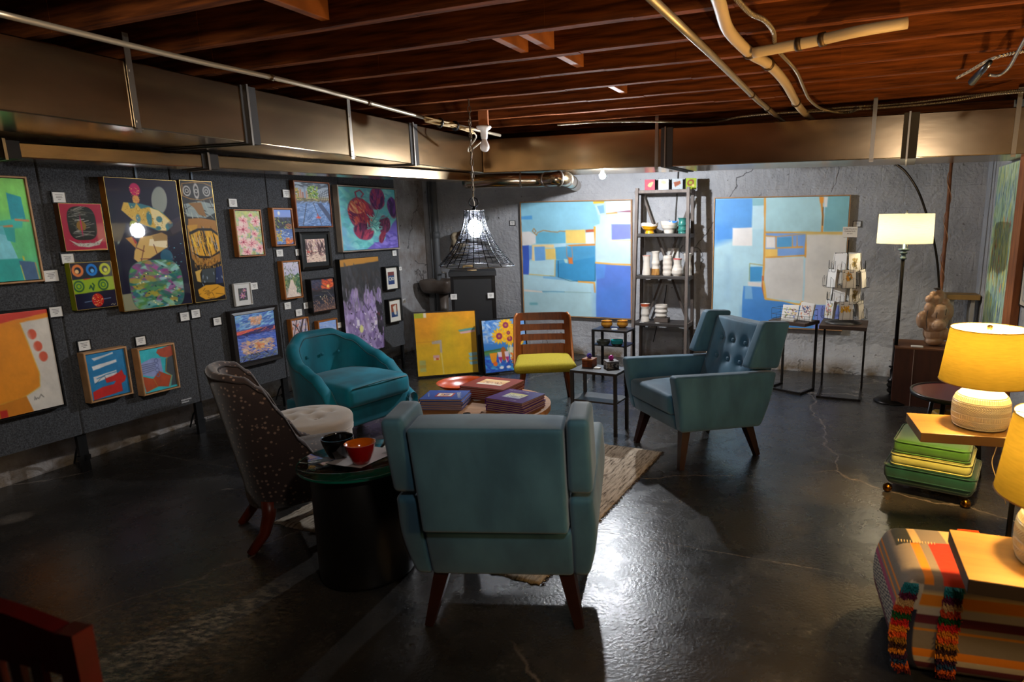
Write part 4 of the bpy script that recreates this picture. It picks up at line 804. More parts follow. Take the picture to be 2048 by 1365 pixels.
# round duct that carries on from it to the back wall
P = [b2 + d2 * -.15 + np.array([-.1, .13, .09])]
rA = G(985, 362, 1.93); rB = G(1120, 357, 1.93)
pts = bez([tuple(b2 + np.array([-.06, .08, .0])), tuple(G(1000, 361, 1.875)), tuple(G(1080, 360, 1.875)), tuple(G(1128, 358, 1.875)), tuple(BACK.at(BACK.uv(1158, 356)[0], .10, 1.89))], 8)
pts = [Vector((p.x, p.y, min(p.z, 1.95))) for p in pts]
root = T('round_duct', 'round galvanised duct pipe bending into the back wall above the wire lamp', 'duct', pts[0]); inv = lambda p: tuple(Vector(p) - root.location)
MB().tube([inv(p) for p in pts], .062, 20).build('pipe', duct_face, root, True)
for k in (12, 18, 22, 25, 28):
    a, b_ = pts[k], pts[k + 1]; d_ = (b_ - a).normalized() * .008; MB().tube([inv(a - d_), inv(a + d_)], .067, 20).build('seam_ring', strapm, root, True)

# ---------------- fabric display panels ----------------
fab = M('charcoal_loop_fabric', '#484a4e', .95, var=(110, '#222326', 1.6), bump=(200, .9, .004), sheen=.3)
legm = M('panel_leg_black', '#0c0c0d', .45)
names = ['nearest the camera', 'with the gold totem paintings', 'with the pink flowers and the lake sunset', 'with the bridge scene and night sunset', 'farthest from the camera with the tulips']
Wp = .775
for i, k in enumerate(range(-2, 3)):
    root = T('display_stand', f'charcoal fabric art display stand {names[i]}', 'display stand', LEFT.at(Wp * k, -.045, 0), LEFT.rz, 'fabric display stands')
    mb = MB(); mb.rb((Wp / 2 - .003, .018, .86), .008, [2, 1, 2], 2, T=Matrix.Translation((Wp / 2, -.02, 1.105)))
    mb.build('fabric_board', fab, root, False)
    for s in (0.012, Wp - .012):
        m2 = MB(); m2.bar((s, -.0, .0), (s, -.0, .30), .026, .026); m2.box((s, .0, .09), (.036, .036, .03)); m2.build('leg', legm, root)
        if s < .1: MB().tube([(s, .0, .22), (s - .0, .08, .13), (s, .13, .03)], .006, 6).build('brace', legm, root)
# maker label on the panel
u, z = LEFT.uv(371, 802, .0)

# ---------------- pictures on the panels ----------------
maple = M('maple_frame', '#c0946a', .45, var=(5, '#a87c50', 1.2), stretch=(3, 3, 3), bump=(60, .2, .002))
amberw = M('amber_wood_frame', '#a8682c', .45, var=(6, '#8a5020', 1.3), bump=(60, .2, .002))
ochre = M('ochre_wood_side', '#9a6018', .5, var=(6, '#7a4810', 1.3))
blackf = M('black_frame', '#131212', .35)
resin = paint_mat('resin_coated_paint', .35, 1.0, .02)
goldt = M('gold_edge', '#a88848', .35, .6)
white_mat = M('white_mat_board', '#d8d4c8', .8)
pale = M('pale_silver_frame', '#a89c8e', .4, var=(6, '#8c8276', 1.2))
SM = paint_mat('small_print', .6, 0, .05)
h_ = LEFT.uv(53.7, 353, .045)
picture('green and turquoise abstract painting in thin pale wood frame, top left', LEFT, None, art_green(), .04, .010, maple, rect=(h_[0] - .27, h_[0], 1.195, 1.775))
u1 = (LEFT.uv(101, 613.7, .045)[0] + LEFT.uv(133.7, 812.5, .045)[0]) / 2
picture('orange block on grey abstract painting with three red dots, lower left', LEFT, None, art_orange(), .04, .008, blackf, rect=(u1 - .37, u1, LEFT.uv(133.7, 812.5, .045)[1], LEFT.uv(101, 613.7, .045)[1]))
picture('small magenta square painting with a dark oval mask and pale smile', LEFT, [(117.5, 407.5), (202, 407), (214.5, 498.7), (130, 504.5)], art_magenta(), .045, 0, goldt, cmat=resin, sidemat=M('brown_side', '#4a2c14', .6))
picture('lime and black painting with three rings on top and a red speckled disc', LEFT, [(140.5, 526), (222.5, 522.5), (234.5, 612.5), (151, 622)], art_circles(), .045, 0, goldt, cmat=resin, sidemat=M('lime_side', '#8a9410', .5))
picture('tall glossy dark painting of stacked gold and green shapes with ochre side', LEFT, [(207.5, 355.5), (351, 360), (385, 607), (247.5, 624)], art_totem(), .05, 0, goldt, cmat=resin, sidemat=ochre)
picture('narrow glossy black and gold vertical painting beside the larger dark one', LEFT, [(360, 361), (421, 362.6), (453.7, 598), (389, 607)], art_totem_narrow(), .045, 0, goldt, cmat=resin, sidemat=M('dark_gilt_side', '#3a260c', .5))
picture('small blue abstract with white bars and a red shape in oak frame', LEFT, [(167.5, 707.5), (253.7, 692.5), (267.5, 788.7), (182.5, 807.5)], art_bluered(), .06, .010, maple)
picture('small turquoise abstract with rust red shapes in oak frame', LEFT, [(275, 700), (348, 685), (362.5, 775), (289, 793.7)], art_rust(), .06, .010, maple)
picture('painting of pink blossoms on yellow green in amber wood frame', LEFT, [(469.5, 419), (523, 418.7), (531, 511.4), (476, 515.4)], (lambda a: flowers_pink(a))(Art(54, 92, '#b8c080', 10)), .045, .009, amberw)
picture('tiny picture of a pink flower in a white frame', LEFT, [(468.8, 568), (503, 564.6), (506, 609), (471, 614)], art_smallflower(), .02, .006, M('white_frame', '#c8c6c2', .5), matb=M('white_frame', '#c8c6c2', .5))
picture('painting of an orange and blue sunset over water in wide black frame', LEFT, [(457.4, 624.8), (555.8, 610), (566, 715), (477.6, 741)], art_sunset(), .05, .035, M('charcoal_scoop_frame', '#2a2625', .35), profile='scoop')
picture('narrow painting of a dark lake shore with yellow bushes in gold wood frame', LEFT, [(546.4, 416.5), (586, 415.8), (591.4, 491.6), (550.8, 493.8)], art_narrowlake(), .05, .012, amberw)
picture('painting of a city skyline seen from a blue bridge deck', LEFT, [(588, 364), (658.5, 362), (666.6, 453), (594.7, 457.6)], art_bridge(), .045, .010, M('rust_wood_frame', '#8c4c24', .45, var=(6, '#6c3818', 1.3)))
picture('painting of a wooded path with dark mat in black frame', LEFT, [(599, 464), (660.7, 463), (665.7, 534.5), (606.8, 543.3)], art_path(), .035, .024, blackf, matb=M('dark_mat', '#1c1e1f', .8), profile='scoop', matk=.12)
picture('narrow painting of a pale garden path in ochre wood frame', LEFT, [(564, 523.5), (600, 519.8), (607.5, 593.8), (571.6, 601.5)], art_garden(), .05, .010, amberw)
picture('small painting of a brown branching tree in ochre wood frame', LEFT, [(581.5, 640), (617.8, 633.6), (624, 706), (589, 716)], art_tree(), .045, .010, amberw)
picture('small painting of green plants against a blue sky, partly behind the teal chair', LEFT, [(636.5, 643.5), (675, 635.8), (681, 706), (643, 717)], art_palm(), .045, .010, amberw)
picture('black edged night painting with a glowing orange sky', LEFT, [(621, 559.8), (669.5, 554), (675, 620), (627.7, 626.8)], art_nightfall(), .06, .006, blackf)
picture('large painting of red and purple tulips on turquoise in silver wood frame', LEFT, [(673.8, 373), (791, 374), (801, 496.5), (687, 506.6)], art_tulips(), .06, .010, pale)
picture('tall unframed charcoal and lavender abstract painting with gold top edge', LEFT, [(675, 521), (753, 512.5), (773, 693), (700, 714)], art_purple(), .05, 0, None, cmat=paint_mat('oil_paint', .55), sidemat=M('black_side', '#0f0e0e', .6))
picture('small black frame with white mat and two blue arches, upper of two', LEFT, [(769.5, 534.5), (797, 532), (801, 577), (775, 583)], art_tiny(0), .05, .010, blackf, matb=white_mat)
picture('small black frame with white mat and rust and blue picture, lower of two', LEFT, [(777, 599), (803.5, 597), (807, 642.4), (780.5, 648)], art_tiny(1), .05, .010, blackf, matb=white_mat)
# ---- on the back wall
picture('large square pale blue abstract with yellow blocks, left of the shelf', BACK, [(1040.7, 404.8), (1264, 398), (1262, 638.5), (1045, 632)], art_blue_a(), .045, .009, maple)
picture('large square blue abstract with cream blocks, right of the shelf', BACK, [(1426, 395.5), (1697, 389.5), (1690, 658), (1424, 656)], art_blue_b(), .05, .009, maple)
# ---- on the right wall
ur = RIGHT.uv(1986, 450, .04)[0]; ue = RIGHT.uv(2030, 450, .04)[0]
picture('tall green and blue streaked painting on the right wall', RIGHT, None, art_corner(), .04, 0, None, rect=(ur, ue, .55, 1.90), sidemat=M('pale_side', '#9aa8a0', .6))
mb = MB(); mb.box((.11, -.03, 1.25), (.22, .05, 2.5)); o = mb.build('trim_1', M('stained_post', '#9a5c30', .55, var=(3, '#6e3818', 1.3), stretch=(8, 8, 1))); o.location = tuple(RIGHT.at(ue + .01, 0, 0)); o.rotation_euler = (0, 0, RIGHT.rz); struct(o)
picture('pale sheet with a thin line drawing at the right edge', RIGHT, None, art_sketch(), .02, .008, blackf, rect=(ue + .27, ue + .85, .9, 1.72))
# ---- leaning on the floor
def leaning(label, A, B, h, art, depth, lean, tx):
    A = np.array(A, float); B = np.array(B, float); e = (B - A); w = float(np.linalg.norm(e[:2])); rz = math.atan2(e[1], e[0])
    pl = Plane((A[0], A[1]), e[:2]); r = picture(label, pl, None, art, depth, .009, blackf, gap=0, rect=(0, w, 0.0, h)); r.location = (A[0], A[1], math.sin(lean) * depth + .001); r.rotation_euler = Matrix.Rotation(rz, 4, 'Z').to_3x3().to_4x4().to_euler()
    r.matrix_world = Matrix.Translation(r.location) @ Matrix.Rotation(rz, 4, 'Z') @ Matrix.Rotation(-lean, 4, 'X'); return r
leaning('yellow abstract painting in thin black frame leaning on the floor', G(834, 757), G(959, 747), .645, art_yellow(), .035, rad(7), 0)
p1 = G(968, 751); leaning('painting of sunflowers and wine glasses leaning behind the wooden chair', p1, p1 + np.array([.42, .20, 0]), .55, art_sunflower(), .045, rad(9), 0)

# ---------------- white price cards ----------------
cardm = M('white_card', '#d9d7d2', .7); inkm = M('grey_ink', '#6c6a68', .8)
def card(plane, px, py, w, h, lab, off=.004, framed=False, grp='price cards'):
    u, z = plane.uv(px, py, off); root = T('price_card', lab, 'card', plane.at(u - w / 2, .0 if off < .01 else off, z - h / 2), plane.rz, grp)
    MB().box((w / 2, -.0035, h / 2), (w, .003, h)).build('card', cardm, root); m2 = MB()
    for k, (a, b_) in enumerate(((.75, .6), (.6, .45), (.47, .5), (.3, .25))): m2.box((w / 2, -.0053, h * a), (w * b_, .0006, h * .05))
    m2.build('printed_lines', inkm, root)
    if framed:
        m3 = MB(); t = .006
        for c, d in (((w / 2, -.004, -t / 2), (w + 2 * t, .008, t)), ((w / 2, -.004, h + t / 2), (w + 2 * t, .008, t)), ((-t / 2, -.004, h / 2), (t, .008, h)), ((w + t / 2, -.004, h / 2), (t, .008, h))): m3.box(c, d)
        m3.build('black_surround', blackf, root)
for px, py, f, lab in ((118, 395, 1, 'above the magenta square painting'), (135.5, 518, 1, 'above the lime and black ring painting'), (102, 552, 1.1, 'right of the green abstract painting'), (111.5, 624, 1, 'at the top right corner of the orange painting'),
    (168.5, 691.5, 1, 'above the blue abstract with white bars'), (281.3, 682, .95, 'above the turquoise and rust abstract'), (369.3, 633.5, 1, 'below the tall dark painting, left of two'), (391.3, 627.5, 1, 'below the narrow gold painting, right of two'),
    (434.5, 643, .95, 'left of the lake sunset'), (466, 406, 1, 'above the pink blossom painting'), (508.5, 572.5, .9, 'overlapping the white framed flower'), (573, 387.5, 1.05, 'left of the bridge painting'), (559.5, 506.5, .95, 'below the narrow lake painting'), (597, 505, .9, 'left of the wooded path painting'),
    (575.5, 612, .95, 'below the pale garden path painting'), (613, 611.5, .9, 'left of the night painting'), (598, 625.5, .95, 'above the branching tree painting'), (789, 506.5, .9, 'below the tulips painting'), (801, 537.5, .6, 'right of the upper small white matted frame'), (808.5, 602, .7, 'right of the lower small white matted frame'), (678, 651, .8, 'right of the small plant painting')):
    card(LEFT, px, py, .066 * f, .058 * f, f'small white price card {lab}', framed=px < 450)
card(BACK, 1025, 446.5, .062, .046, 'small white price card in black holder left of the pale blue abstract', framed=True)
card(BACK, 1714, 448.5, .066, .048, 'small white price card in black holder right of the cream block abstract', framed=True)
root = T('panel_sticker', 'small two line white maker sticker on the lower corner of a fabric panel', 'sticker', LEFT.at(LEFT.uv(364, 806)[0], 0.001, LEFT.uv(364, 806)[1]), LEFT.rz)
m2 = MB()
for r_, n_ in ((.016, 8), (0, 6)):
    for k in range(n_): m2.box((k * .0095, -.0008, r_), (.0070, .001, .010))
m2.build('lettering', M('sticker_white', '#b8b8b8', .6), root)
# hanging straps over the panel tops
for px, lab in ((272, 'above the tall dark totem painting'), (383, 'above the narrow gold painting')):
    u, z = LEFT.uv(px, 352); o = MB().box((0, 0, 0), (.012, .003, .14)).build('hanging_strap', M('grey_strap', '#4c5c6c', .5)); o.location = tuple(LEFT.at(u, .001, z + .045)); o.rotation_euler = (0, 0, LEFT.rz); tag(o, f'thin grey picture hanging strap {lab}', 'strap', 'picture hanging straps')

# ---------------- pipes and cables under the joists ----------------
conduit = M('galvanised_conduit', '#b4a690', .42, .75); pvc = M('cream_pipe', '#b49c78', .5); bx = ribbed('armoured_cable', '#b8a484'); brass = M('clamp_bronze', '#4c3820', .45, .6)
ZP = 2.285
def pipe(name, lab, cat, pix, r, mat, z=ZP, n=12, curve=True, grp=None, zs=None, rings=()):
    P = [Vector(G(x, y, (zs[i] if zs else z))) for i, (x, y) in enumerate(pix)]; path = bez(P, 6) if curve else P
    root = T(name, lab, cat, path[0], 0, grp); loc = [tuple(p - path[0]) for p in path]
    MB().tube(loc, r, n).build('pipe' if cat == 'pipe' else 'cable', mat, root, True)
    for t in rings:
        k = min(len(path) - 2, int(t * (len(path) - 1))); fr = t * (len(path) - 1) - k; c = path[k].lerp(path[k + 1], fr); d = (path[k + 1] - path[k]).normalized() * .012
        MB().tube([tuple(c - d - path[0]), tuple(c + d - path[0])], r * 1.28, n).build('clamp', brass, root, True)
    return root
pipe('conduit', 'long thin metal conduit under the joists at upper left', 'pipe', [(-40, 18), (370, 117), (610, 171), (850, 236), (1000, 271)], .0125, conduit, rings=(.43, .62, .77), zs=[2.25, 2.25, 2.245, 2.24, 2.24])
pipe('conduit', 'straight metal conduit running from top centre to the back duct', 'pipe', [(1270, -34), (1420, 107), (1513, 199), (1568, 244)], .017, conduit, curve=False, rings=(.62, .78), zs=[2.25, 2.26, 2.27, 2.28])
pipe('drain_pipe', 'bent cream drain pipe under the joists, above the right armchair', 'pipe', [(1425, -40), (1440, 10), (1458, 62), (1500, 106), (1536, 128), (1570, 165), (1597, 212), (1625, 243)], .025, pvc, rings=(.42, .57, .83), zs=[2.26, 2.26, 2.26, 2.26, 2.265, 2.27, 2.28, 2.285])
r_ = pipe('branch_pipe', 'cream branch pipe with a taped joint going off to the right under the joists', 'pipe', [(1506, 106), (1590, 90), (1640, 80), (1720, 62), (1815, 46)], .023, pvc, rings=(.28, .52), zs=[2.24, 2.25, 2.255, 2.26, 2.275])
pipe('flexible_conduit', 'short curved flexible conduit at the top, dropping toward the branch pipe', 'cable', [(1466, -10), (1500, 26), (1528, 40), (1546, 62), (1549, 84)], .010, bx, z=2.27)
pipe('flexible_conduit', 'wavy flexible conduit from the branch pipe down to the armoured cables', 'cable', [(1560, 106), (1592, 142), (1607, 175), (1620, 200), (1645, 218), (1690, 226), (1722, 217)], .009, bx, z=2.27)
pipe('armoured_cable', 'armoured cable running along above the back duct, lower of two', 'cable', [(1115, 250), (1200, 244), (1300, 243), (1420, 245), (1480, 234), (1560, 226), (1680, 221), (1800, 213), (1900, 203), (1980, 190), (2070, 182)], .0075, bx, z=2.28)
pipe('armoured_cable', 'armoured cable running along above the back duct, upper of two at the right', 'cable', [(1590, 223), (1700, 214), (1800, 208), (1900, 196), (1990, 186), (2070, 176)], .0065, bx, z=2.30)
pipe('armoured_cable', 'armoured cable looping down by the clip light at upper right', 'cable', [(1914, 156), (1940, 142), (1975, 122), (2010, 110), (2070, 98)], .008, bx, z=2.29)
# ridges of the armoured cable are in the bump of its metal
# clip light at upper right
c = Vector(G(1960, 146, 2.22)); root = T('clip_light', 'small black and silver clip-on light hanging from joists at upper right', 'lamp', c)
a, b_ = Vector(G(1980, 124, 2.25)) - c, Vector(G(1944, 164, 2.20)) - c
MB().tube([tuple(a), tuple(a.lerp(b_, .3)), tuple(b_)], [.012, .016, .020], 16).build('lamp_head', M('satin_black', '#17171a', .3), root, True)
MB().tube([tuple(b_ + Vector((0, 0, -.012))), tuple(a + Vector((0, 0, -.012)))], .006, 8).build('chrome_bar', M('chrome', '#d0d4dc', .1, 1.0), root, True)
arm = [Vector(G(*p)) - c for p in ((1978, 150, 2.22), (1998, 150, 2.22), (2018, 135, 2.22), (2035, 105, 2.24), (2060, 60, 2.27))]; MB().tube([tuple(p) for p in bez(arm, 6)], .008, 10).build('curved_arm', M('pale_steel', '#a8acb8', .25, .9), root, True)

# ---------------- lamp holder, cord bundle, pendant lamp ----------------
por = M('white_porcelain', '#d8d0c8', .3); cordm = M('cream_cord', '#b89c6c', .6)
_d = ray(951, 480); _t = (float(base_j @ jn) - .408) / float(_d[:2] @ jn); PX, PY = float(_d[0] * _t), float(_d[1] * _t)   # hangs from a joist
def pbx(px, py, y): d = ray(px, py); return C0 + d * y / d[1]
lb = G(968, 262, 2.19); root = T('lamp_holder', 'white porcelain lamp holder with an unlit round bulb beside the chain', 'lamp holder', (lb[0], lb[1], 2.0))
zt = .245
MB().box((0, 0, zt + .045), (.07, .05, .12)).build('wood_block', M('blocking_timber'), root)
MB().lathe([(.055, zt - .02), (.058, zt - .028), (.05, zt - .04), (.028, zt - .055), (.026, zt - .10), (.022, zt - .115)], 24).build('holder', por, root, True)
MB().lathe([(.0, .035), (.018, .038), (.032, .052), (.037, .072), (.034, .09), (.024, .11), (.018, .13), (.016, .14)], 24, capb=False).build('bulb', M('frosted_bulb', '#d8ccc4', .25, coat=.5), root, True)
pts = [G(*p) for p in ((852, 236, 2.23), (880, 246, 2.21), (910, 252, 2.21), (945, 262, 2.20))]
root = T('cord_bundle', 'coiled cream power cord tied to the conduit beside the lamp chain', 'cord', pts[0]); q0 = Vector(pts[0]); rn = random.Random(8)
for k in range(7):
    o_ = [Vector((rn.uniform(-.02, .02), rn.uniform(-.02, .02), rn.uniform(-.025, .02))) for _ in pts]; MB().tube([tuple(p) for p in bez([Vector(p) - q0 + o_[i] for i, p in enumerate(pts)], 6)], .006, 6).build('cord_strand', cordm, root, True)
for t in (1, 2):
    c = Vector(pts[t]) - q0; d = (Vector(pts[t]) - Vector(pts[t - 1])).normalized() * .006; MB().tube([tuple(c - d), tuple(c + d)], .036, 14).build('cable_tie', blackf, root, True)
lp = [Vector(G(*p)) - q0 for p in ((945, 262, 2.20), (952, 275, 2.16), (937, 297, 2.10), (938, 303, 2.085), (950, 294, 2.11), (962, 284, 2.15))]; MB().tube([tuple(p) for p in bez(lp, 6)], .006, 8).build('cord_loop', M('white_cord', '#c8bca8', .5), root, True)

ZR = 1.5 - .0; rim = Vector(G(951, 536, 0)); 
def zat(px, py, y): d = ray(px, py); return CAMH + d[2] * y / d[1]
z0 = zat(951, 532, PY); z1 = zat(951, 421, PY)
root = T('pendant_lamp', 'black wire pendant lamp with flared cage shade and lit bulb on a chain', 'lamp', (PX, PY, z0))
H_ = z1 - z0; R0 = 72 / FPX * PY * 1.02; R1 = 18.5 / FPX * PY * 1.02
prof = [(0, R0), (.06, R0 * .94), (.15, R0 * .81), (.287, R0 * .64), (.4, R0 * .535), (.51, R0 * .455), (.61, R0 * .385), (.71, R0 * .33), (.85, R0 * .28), (1, R1)]
def rr(t):
    for (a, ra), (b, rb_) in zip(prof[:-1], prof[1:]):
        if a <= t <= b: return ra + (rb_ - ra) * (t - a) / (b - a)
wire = M('dark_wire', '#1c1d20', .3, .9); thin = M('steel_wire', '#3a3c42', .35, .9)
mb = MB()
for k in range(16):
    a = 2 * math.pi * k / 16 + .1; mb.tube([(rr(t / 14) * math.cos(a), rr(t / 14) * math.sin(a), H_ * t / 14) for t in range(15)], .0032, 6)
mb.build('vertical_wires', wire, root, True)
mb = MB()
for k in range(1, 46):
    t = k / 46; r__ = rr(t); mb.tube([(r__ * math.cos(a) + .0, r__ * math.sin(a), H_ * t + .002 * math.sin(a * 3 + k)) for a in [2 * math.pi * j / 36 for j in range(36)]], .0021, 5, closed=True)
mb.build('woven_rings', thin, root, True)
mb = MB(); mb.tube([(R0 * math.cos(a), R0 * math.sin(a), 0) for a in [2 * math.pi * j / 48 for j in range(48)]], .0034, 8, closed=True); mb.tube([(R1 * math.cos(a), R1 * math.sin(a), H_) for a in [2 * math.pi * j / 32 for j in range(32)]], .003, 8, closed=True); mb.build('rim', M('bright_wire', '#9a9ca2', .25, .9), root, True)
mb = MB()
for a in (0, math.pi / 2): mb.tube([(-R1 * math.cos(a), -R1 * math.sin(a), H_), (R1 * math.cos(a), R1 * math.sin(a), H_)], .002, 6)
mb.lathe([(.018, H_ - .06), (.022, H_ - .02), (.012, H_ + .01), (.01, H_ + .03)], 16); mb.build('socket', wire, root, True)
mb = MB(); mb.tube([(.032 * math.cos(a), 0, H_ + .055 + .032 * math.sin(a)) for a in [2 * math.pi * j / 24 for j in range(24)]], .004, 8, closed=True); mb.build('hanging_ring', wire, root, True)
bz = zat(955, 457, PY) - z0
glow_bulb(root, (0, 0, bz), .052, 22, COOL, 1.25); MB().lathe([(.017, bz + .06), (.017, H_ - .06)], 16).build('bulb_neck', M('white_porcelain'), root, True)
def chain(root, x, y, za, zb, pitch, r, mat, name='chain'):
    mb = MB(); n_ = int((zb - za) / pitch); p = (zb - za) / n_
    for k in range(n_):
        zc = za + p * (k + .5); L_ = p * .66; w = r * 3.2; pts = []
        for j in range(12):
            a = 2 * math.pi * j / 12; u = w * math.cos(a); v = L_ * .5 * math.sin(a) * 1.0 + (p * .18 if math.sin(a) > 0 else -p * .18)
            pts.append((x + (u if k % 2 else 0), y + (0 if k % 2 else u), zc + v))
        mb.tube(pts, r, 6, closed=True)
    return mb.build(name, mat, root, True)
chain(root, 0, 0, H_ + .085, 2.334 - z0, .042, .0032, M('bronze_chain', '#5c5040', .35, .9))
# cord of the pendant runs up along the chain
MB().tube([(.006 * math.sin(k * 1.7), .006 * math.cos(k * 1.7), H_ + .02 + (2.2 - z0 - H_) * k / 20) for k in range(21)], .003, 6).build('lamp_cord', M('white_cord'), root, True)

# bare LED bulb clipped under the front edge of the back duct
_q = pbx(1205, 352, 5.80); _f = cornr + de * along(cornr, de, 1205, 340); _q = pbx(1205, 352, float(_f[1]) + .03)
root = T('duct_bulb', 'small bright bulb in a clip socket under the back duct', 'lamp', tuple(_q)); _hh = float(_f[2] - _q[2])
glow_bulb(root, (0, 0, 0), .026, 95, COOL)
MB().lathe([(.012, .026), (.014, .03), (.014, .055), (.004, .06), (.004, max(.065, _hh - .001))], 14).build('socket', M('white_porcelain'), root, True)

# ---------------- seating ----------------
def velvet(name, col, dark, sheen=.3):
    return M(name, col, .62, var=(3.2, dark, 1.8), stretch=(1.6, 1.6, .7), sheen=sheen, bump=(240, .25, .001), spec=.2)
vel_t = velvet('dusty_teal_velvet', '#46748c', '#305870'); vel_d = velvet('deep_teal_velvet', '#00687a', '#004a58', .12)
leg_dk = M('dark_walnut', '#30160f', .35, var=(9, '#220e09', 1.3))
def quadfn(bl_, br_, tr_, tl_, xin, xout, xin_t=None, xout_t=None, extra=None):
    """maps a rounded box (x,y,z) onto a side profile quad in (y,z); x between xin and xout (bottom) / _t (top)"""
    xin_t = xin if xin_t is None else xin_t; xout_t = xout if xout_t is None else xout_t
    def fn(w, nrm):
        s = (nrm[1] + 1) / 2; t = (nrm[2] + 1) / 2; u = (nrm[0] + 1) / 2
        y = (bl_[0] * (1 - s) + br_[0] * s) * (1 - t) + (tl_[0] * (1 - s) + tr_[0] * s) * t
        z = (bl_[1] * (1 - s) + br_[1] * s) * (1 - t) + (tl_[1] * (1 - s) + tr_[1] * s) * t
        xi = xin * (1 - t) + xin_t * t; xo = xout * (1 - t) + xout_t * t
        p = [xi + (xo - xi) * u, y, z]
        return tuple(extra(p, nrm)) if extra else tuple(p)
    return fn
def wing_chair(label, loc, rz):
    R = T('wing_armchair', label, 'armchair', loc, rz, 'dusty teal velvet armchairs')
    for sg in (-1, 1):
        def bulge(p, n): 
            t = (n[2] + 1) / 2; o = (n[0] * (1 if True else 1) + 1) / 2
            return [sg * (p[0] + .018 * math.sin(math.pi * min(1, t * 1.1)) * o), p[1], p[2]]
        mb = MB(); mb.rb((.055, .38, .18), .028, [2, 8, 8], 4, fn=quadfn((-.285, .205), (.315, .25), (.375, .605), (-.385, .560), .265, .325, .262, .352, bulge))
        if sg < 0: mb.f = [tuple(reversed(q)) for q in mb.f]
        mb.build('arm', vel_t, R, True)
        def wb(p, n): return [sg * (p[0]), p[1], p[2]]
        mb = MB(); mb.rb((.05, .11, .15), .024, [2, 6, 8], 4, fn=quadfn((-.392, .577), (-.15, .600), (-.27, .885), (-.475, .870), .262, .350, .268, .345, wb))
        if sg < 0: mb.f = [tuple(reversed(q)) for q in mb.f]
        mb.build('wing', vel_t, R, True)
    btn = [(x, t) for t in (.42, .70) for x in (-.13, 0, .13)]
    def tuft(p, n):
        if n[1] > .5:
            crown = .022 * (1 - (p[0] / .26) ** 2); t = (n[2] + 1) / 2
            d = sum(math.exp(-(((p[0] - bx_) / .030) ** 2 + ((t - bt) / .065) ** 2)) for bx_, bt in btn)
            p[1] += crown - .024 * min(1, d)
            d2 = sum(math.exp(-(((p[0] - bx_) / .07) ** 2 + ((t - bt) / .16) ** 2)) for bx_, bt in btn); p[1] -= .008 * min(1.2, d2)
        return p
    mb = MB(); mb.rb((.26, .07, .22), .014, [40, 3, 40], 4, fn=quadfn((-.385, .425), (-.19, .405), (-.335, .850), (-.470, .838), -.259, .259, None, None, tuft)); BR = mb.build('backrest', vel_t, R, True)
    for bx_, bt in btn:
        y = -.19 + (-.335 + .19) * bt + .004; z = .405 + .445 * bt
        MB().rb((.012, .007, .012), .007, 1, 3, T=Matrix.Translation((bx_, y, z))).build('button', vel_t, BR, True)
    MB().rb((.27, .3, .1), .018, [6, 6, 3], 3, fn=quadfn((-.285, .205), (.312, .25), (.335, .345), (-.350, .420), -.268, .268)).build('seat_base', vel_t, R, True)
    def crown(p, n):
        if n[2] > .3: p[2] += .022 * (1 - n[0] ** 2) * (1 - n[1] ** 2)
        return p
    MB().rb((.255, .29, .065), .03, [10, 12, 3], 4, fn=quadfn((-.24, .330), (.355, .345), (.362, .470), (-.24, .440), -.257, .257, None, None, crown)).build('seat_cushion', vel_t, R, True)
    for sx in (-1, 1):
        for (y0, y1, z1_) in ((-.235, -.29, .215), (.235, .29, .25)):
            MB().bar((sx * .235, y0, z1_), (sx * .287, y1, 0), .058, .058, w2=.032, t2=.032).build('leg', leg_dk, R)
    return R
def facing(dx, dy): return math.atan2(-dx, dy)
fr = (G(860, 1250) + G(1160, 1256)) / 2
wing_chair('teal velvet wing armchair seen from behind in the foreground', (fr[0] - .0 + .29 * .047, fr[1] + .29, 0), rad(-2.7))
wing_chair('teal velvet wing armchair with buttoned back facing left, right of the metal side table', (.600, 4.085, 0), facing(-.905, -.425))

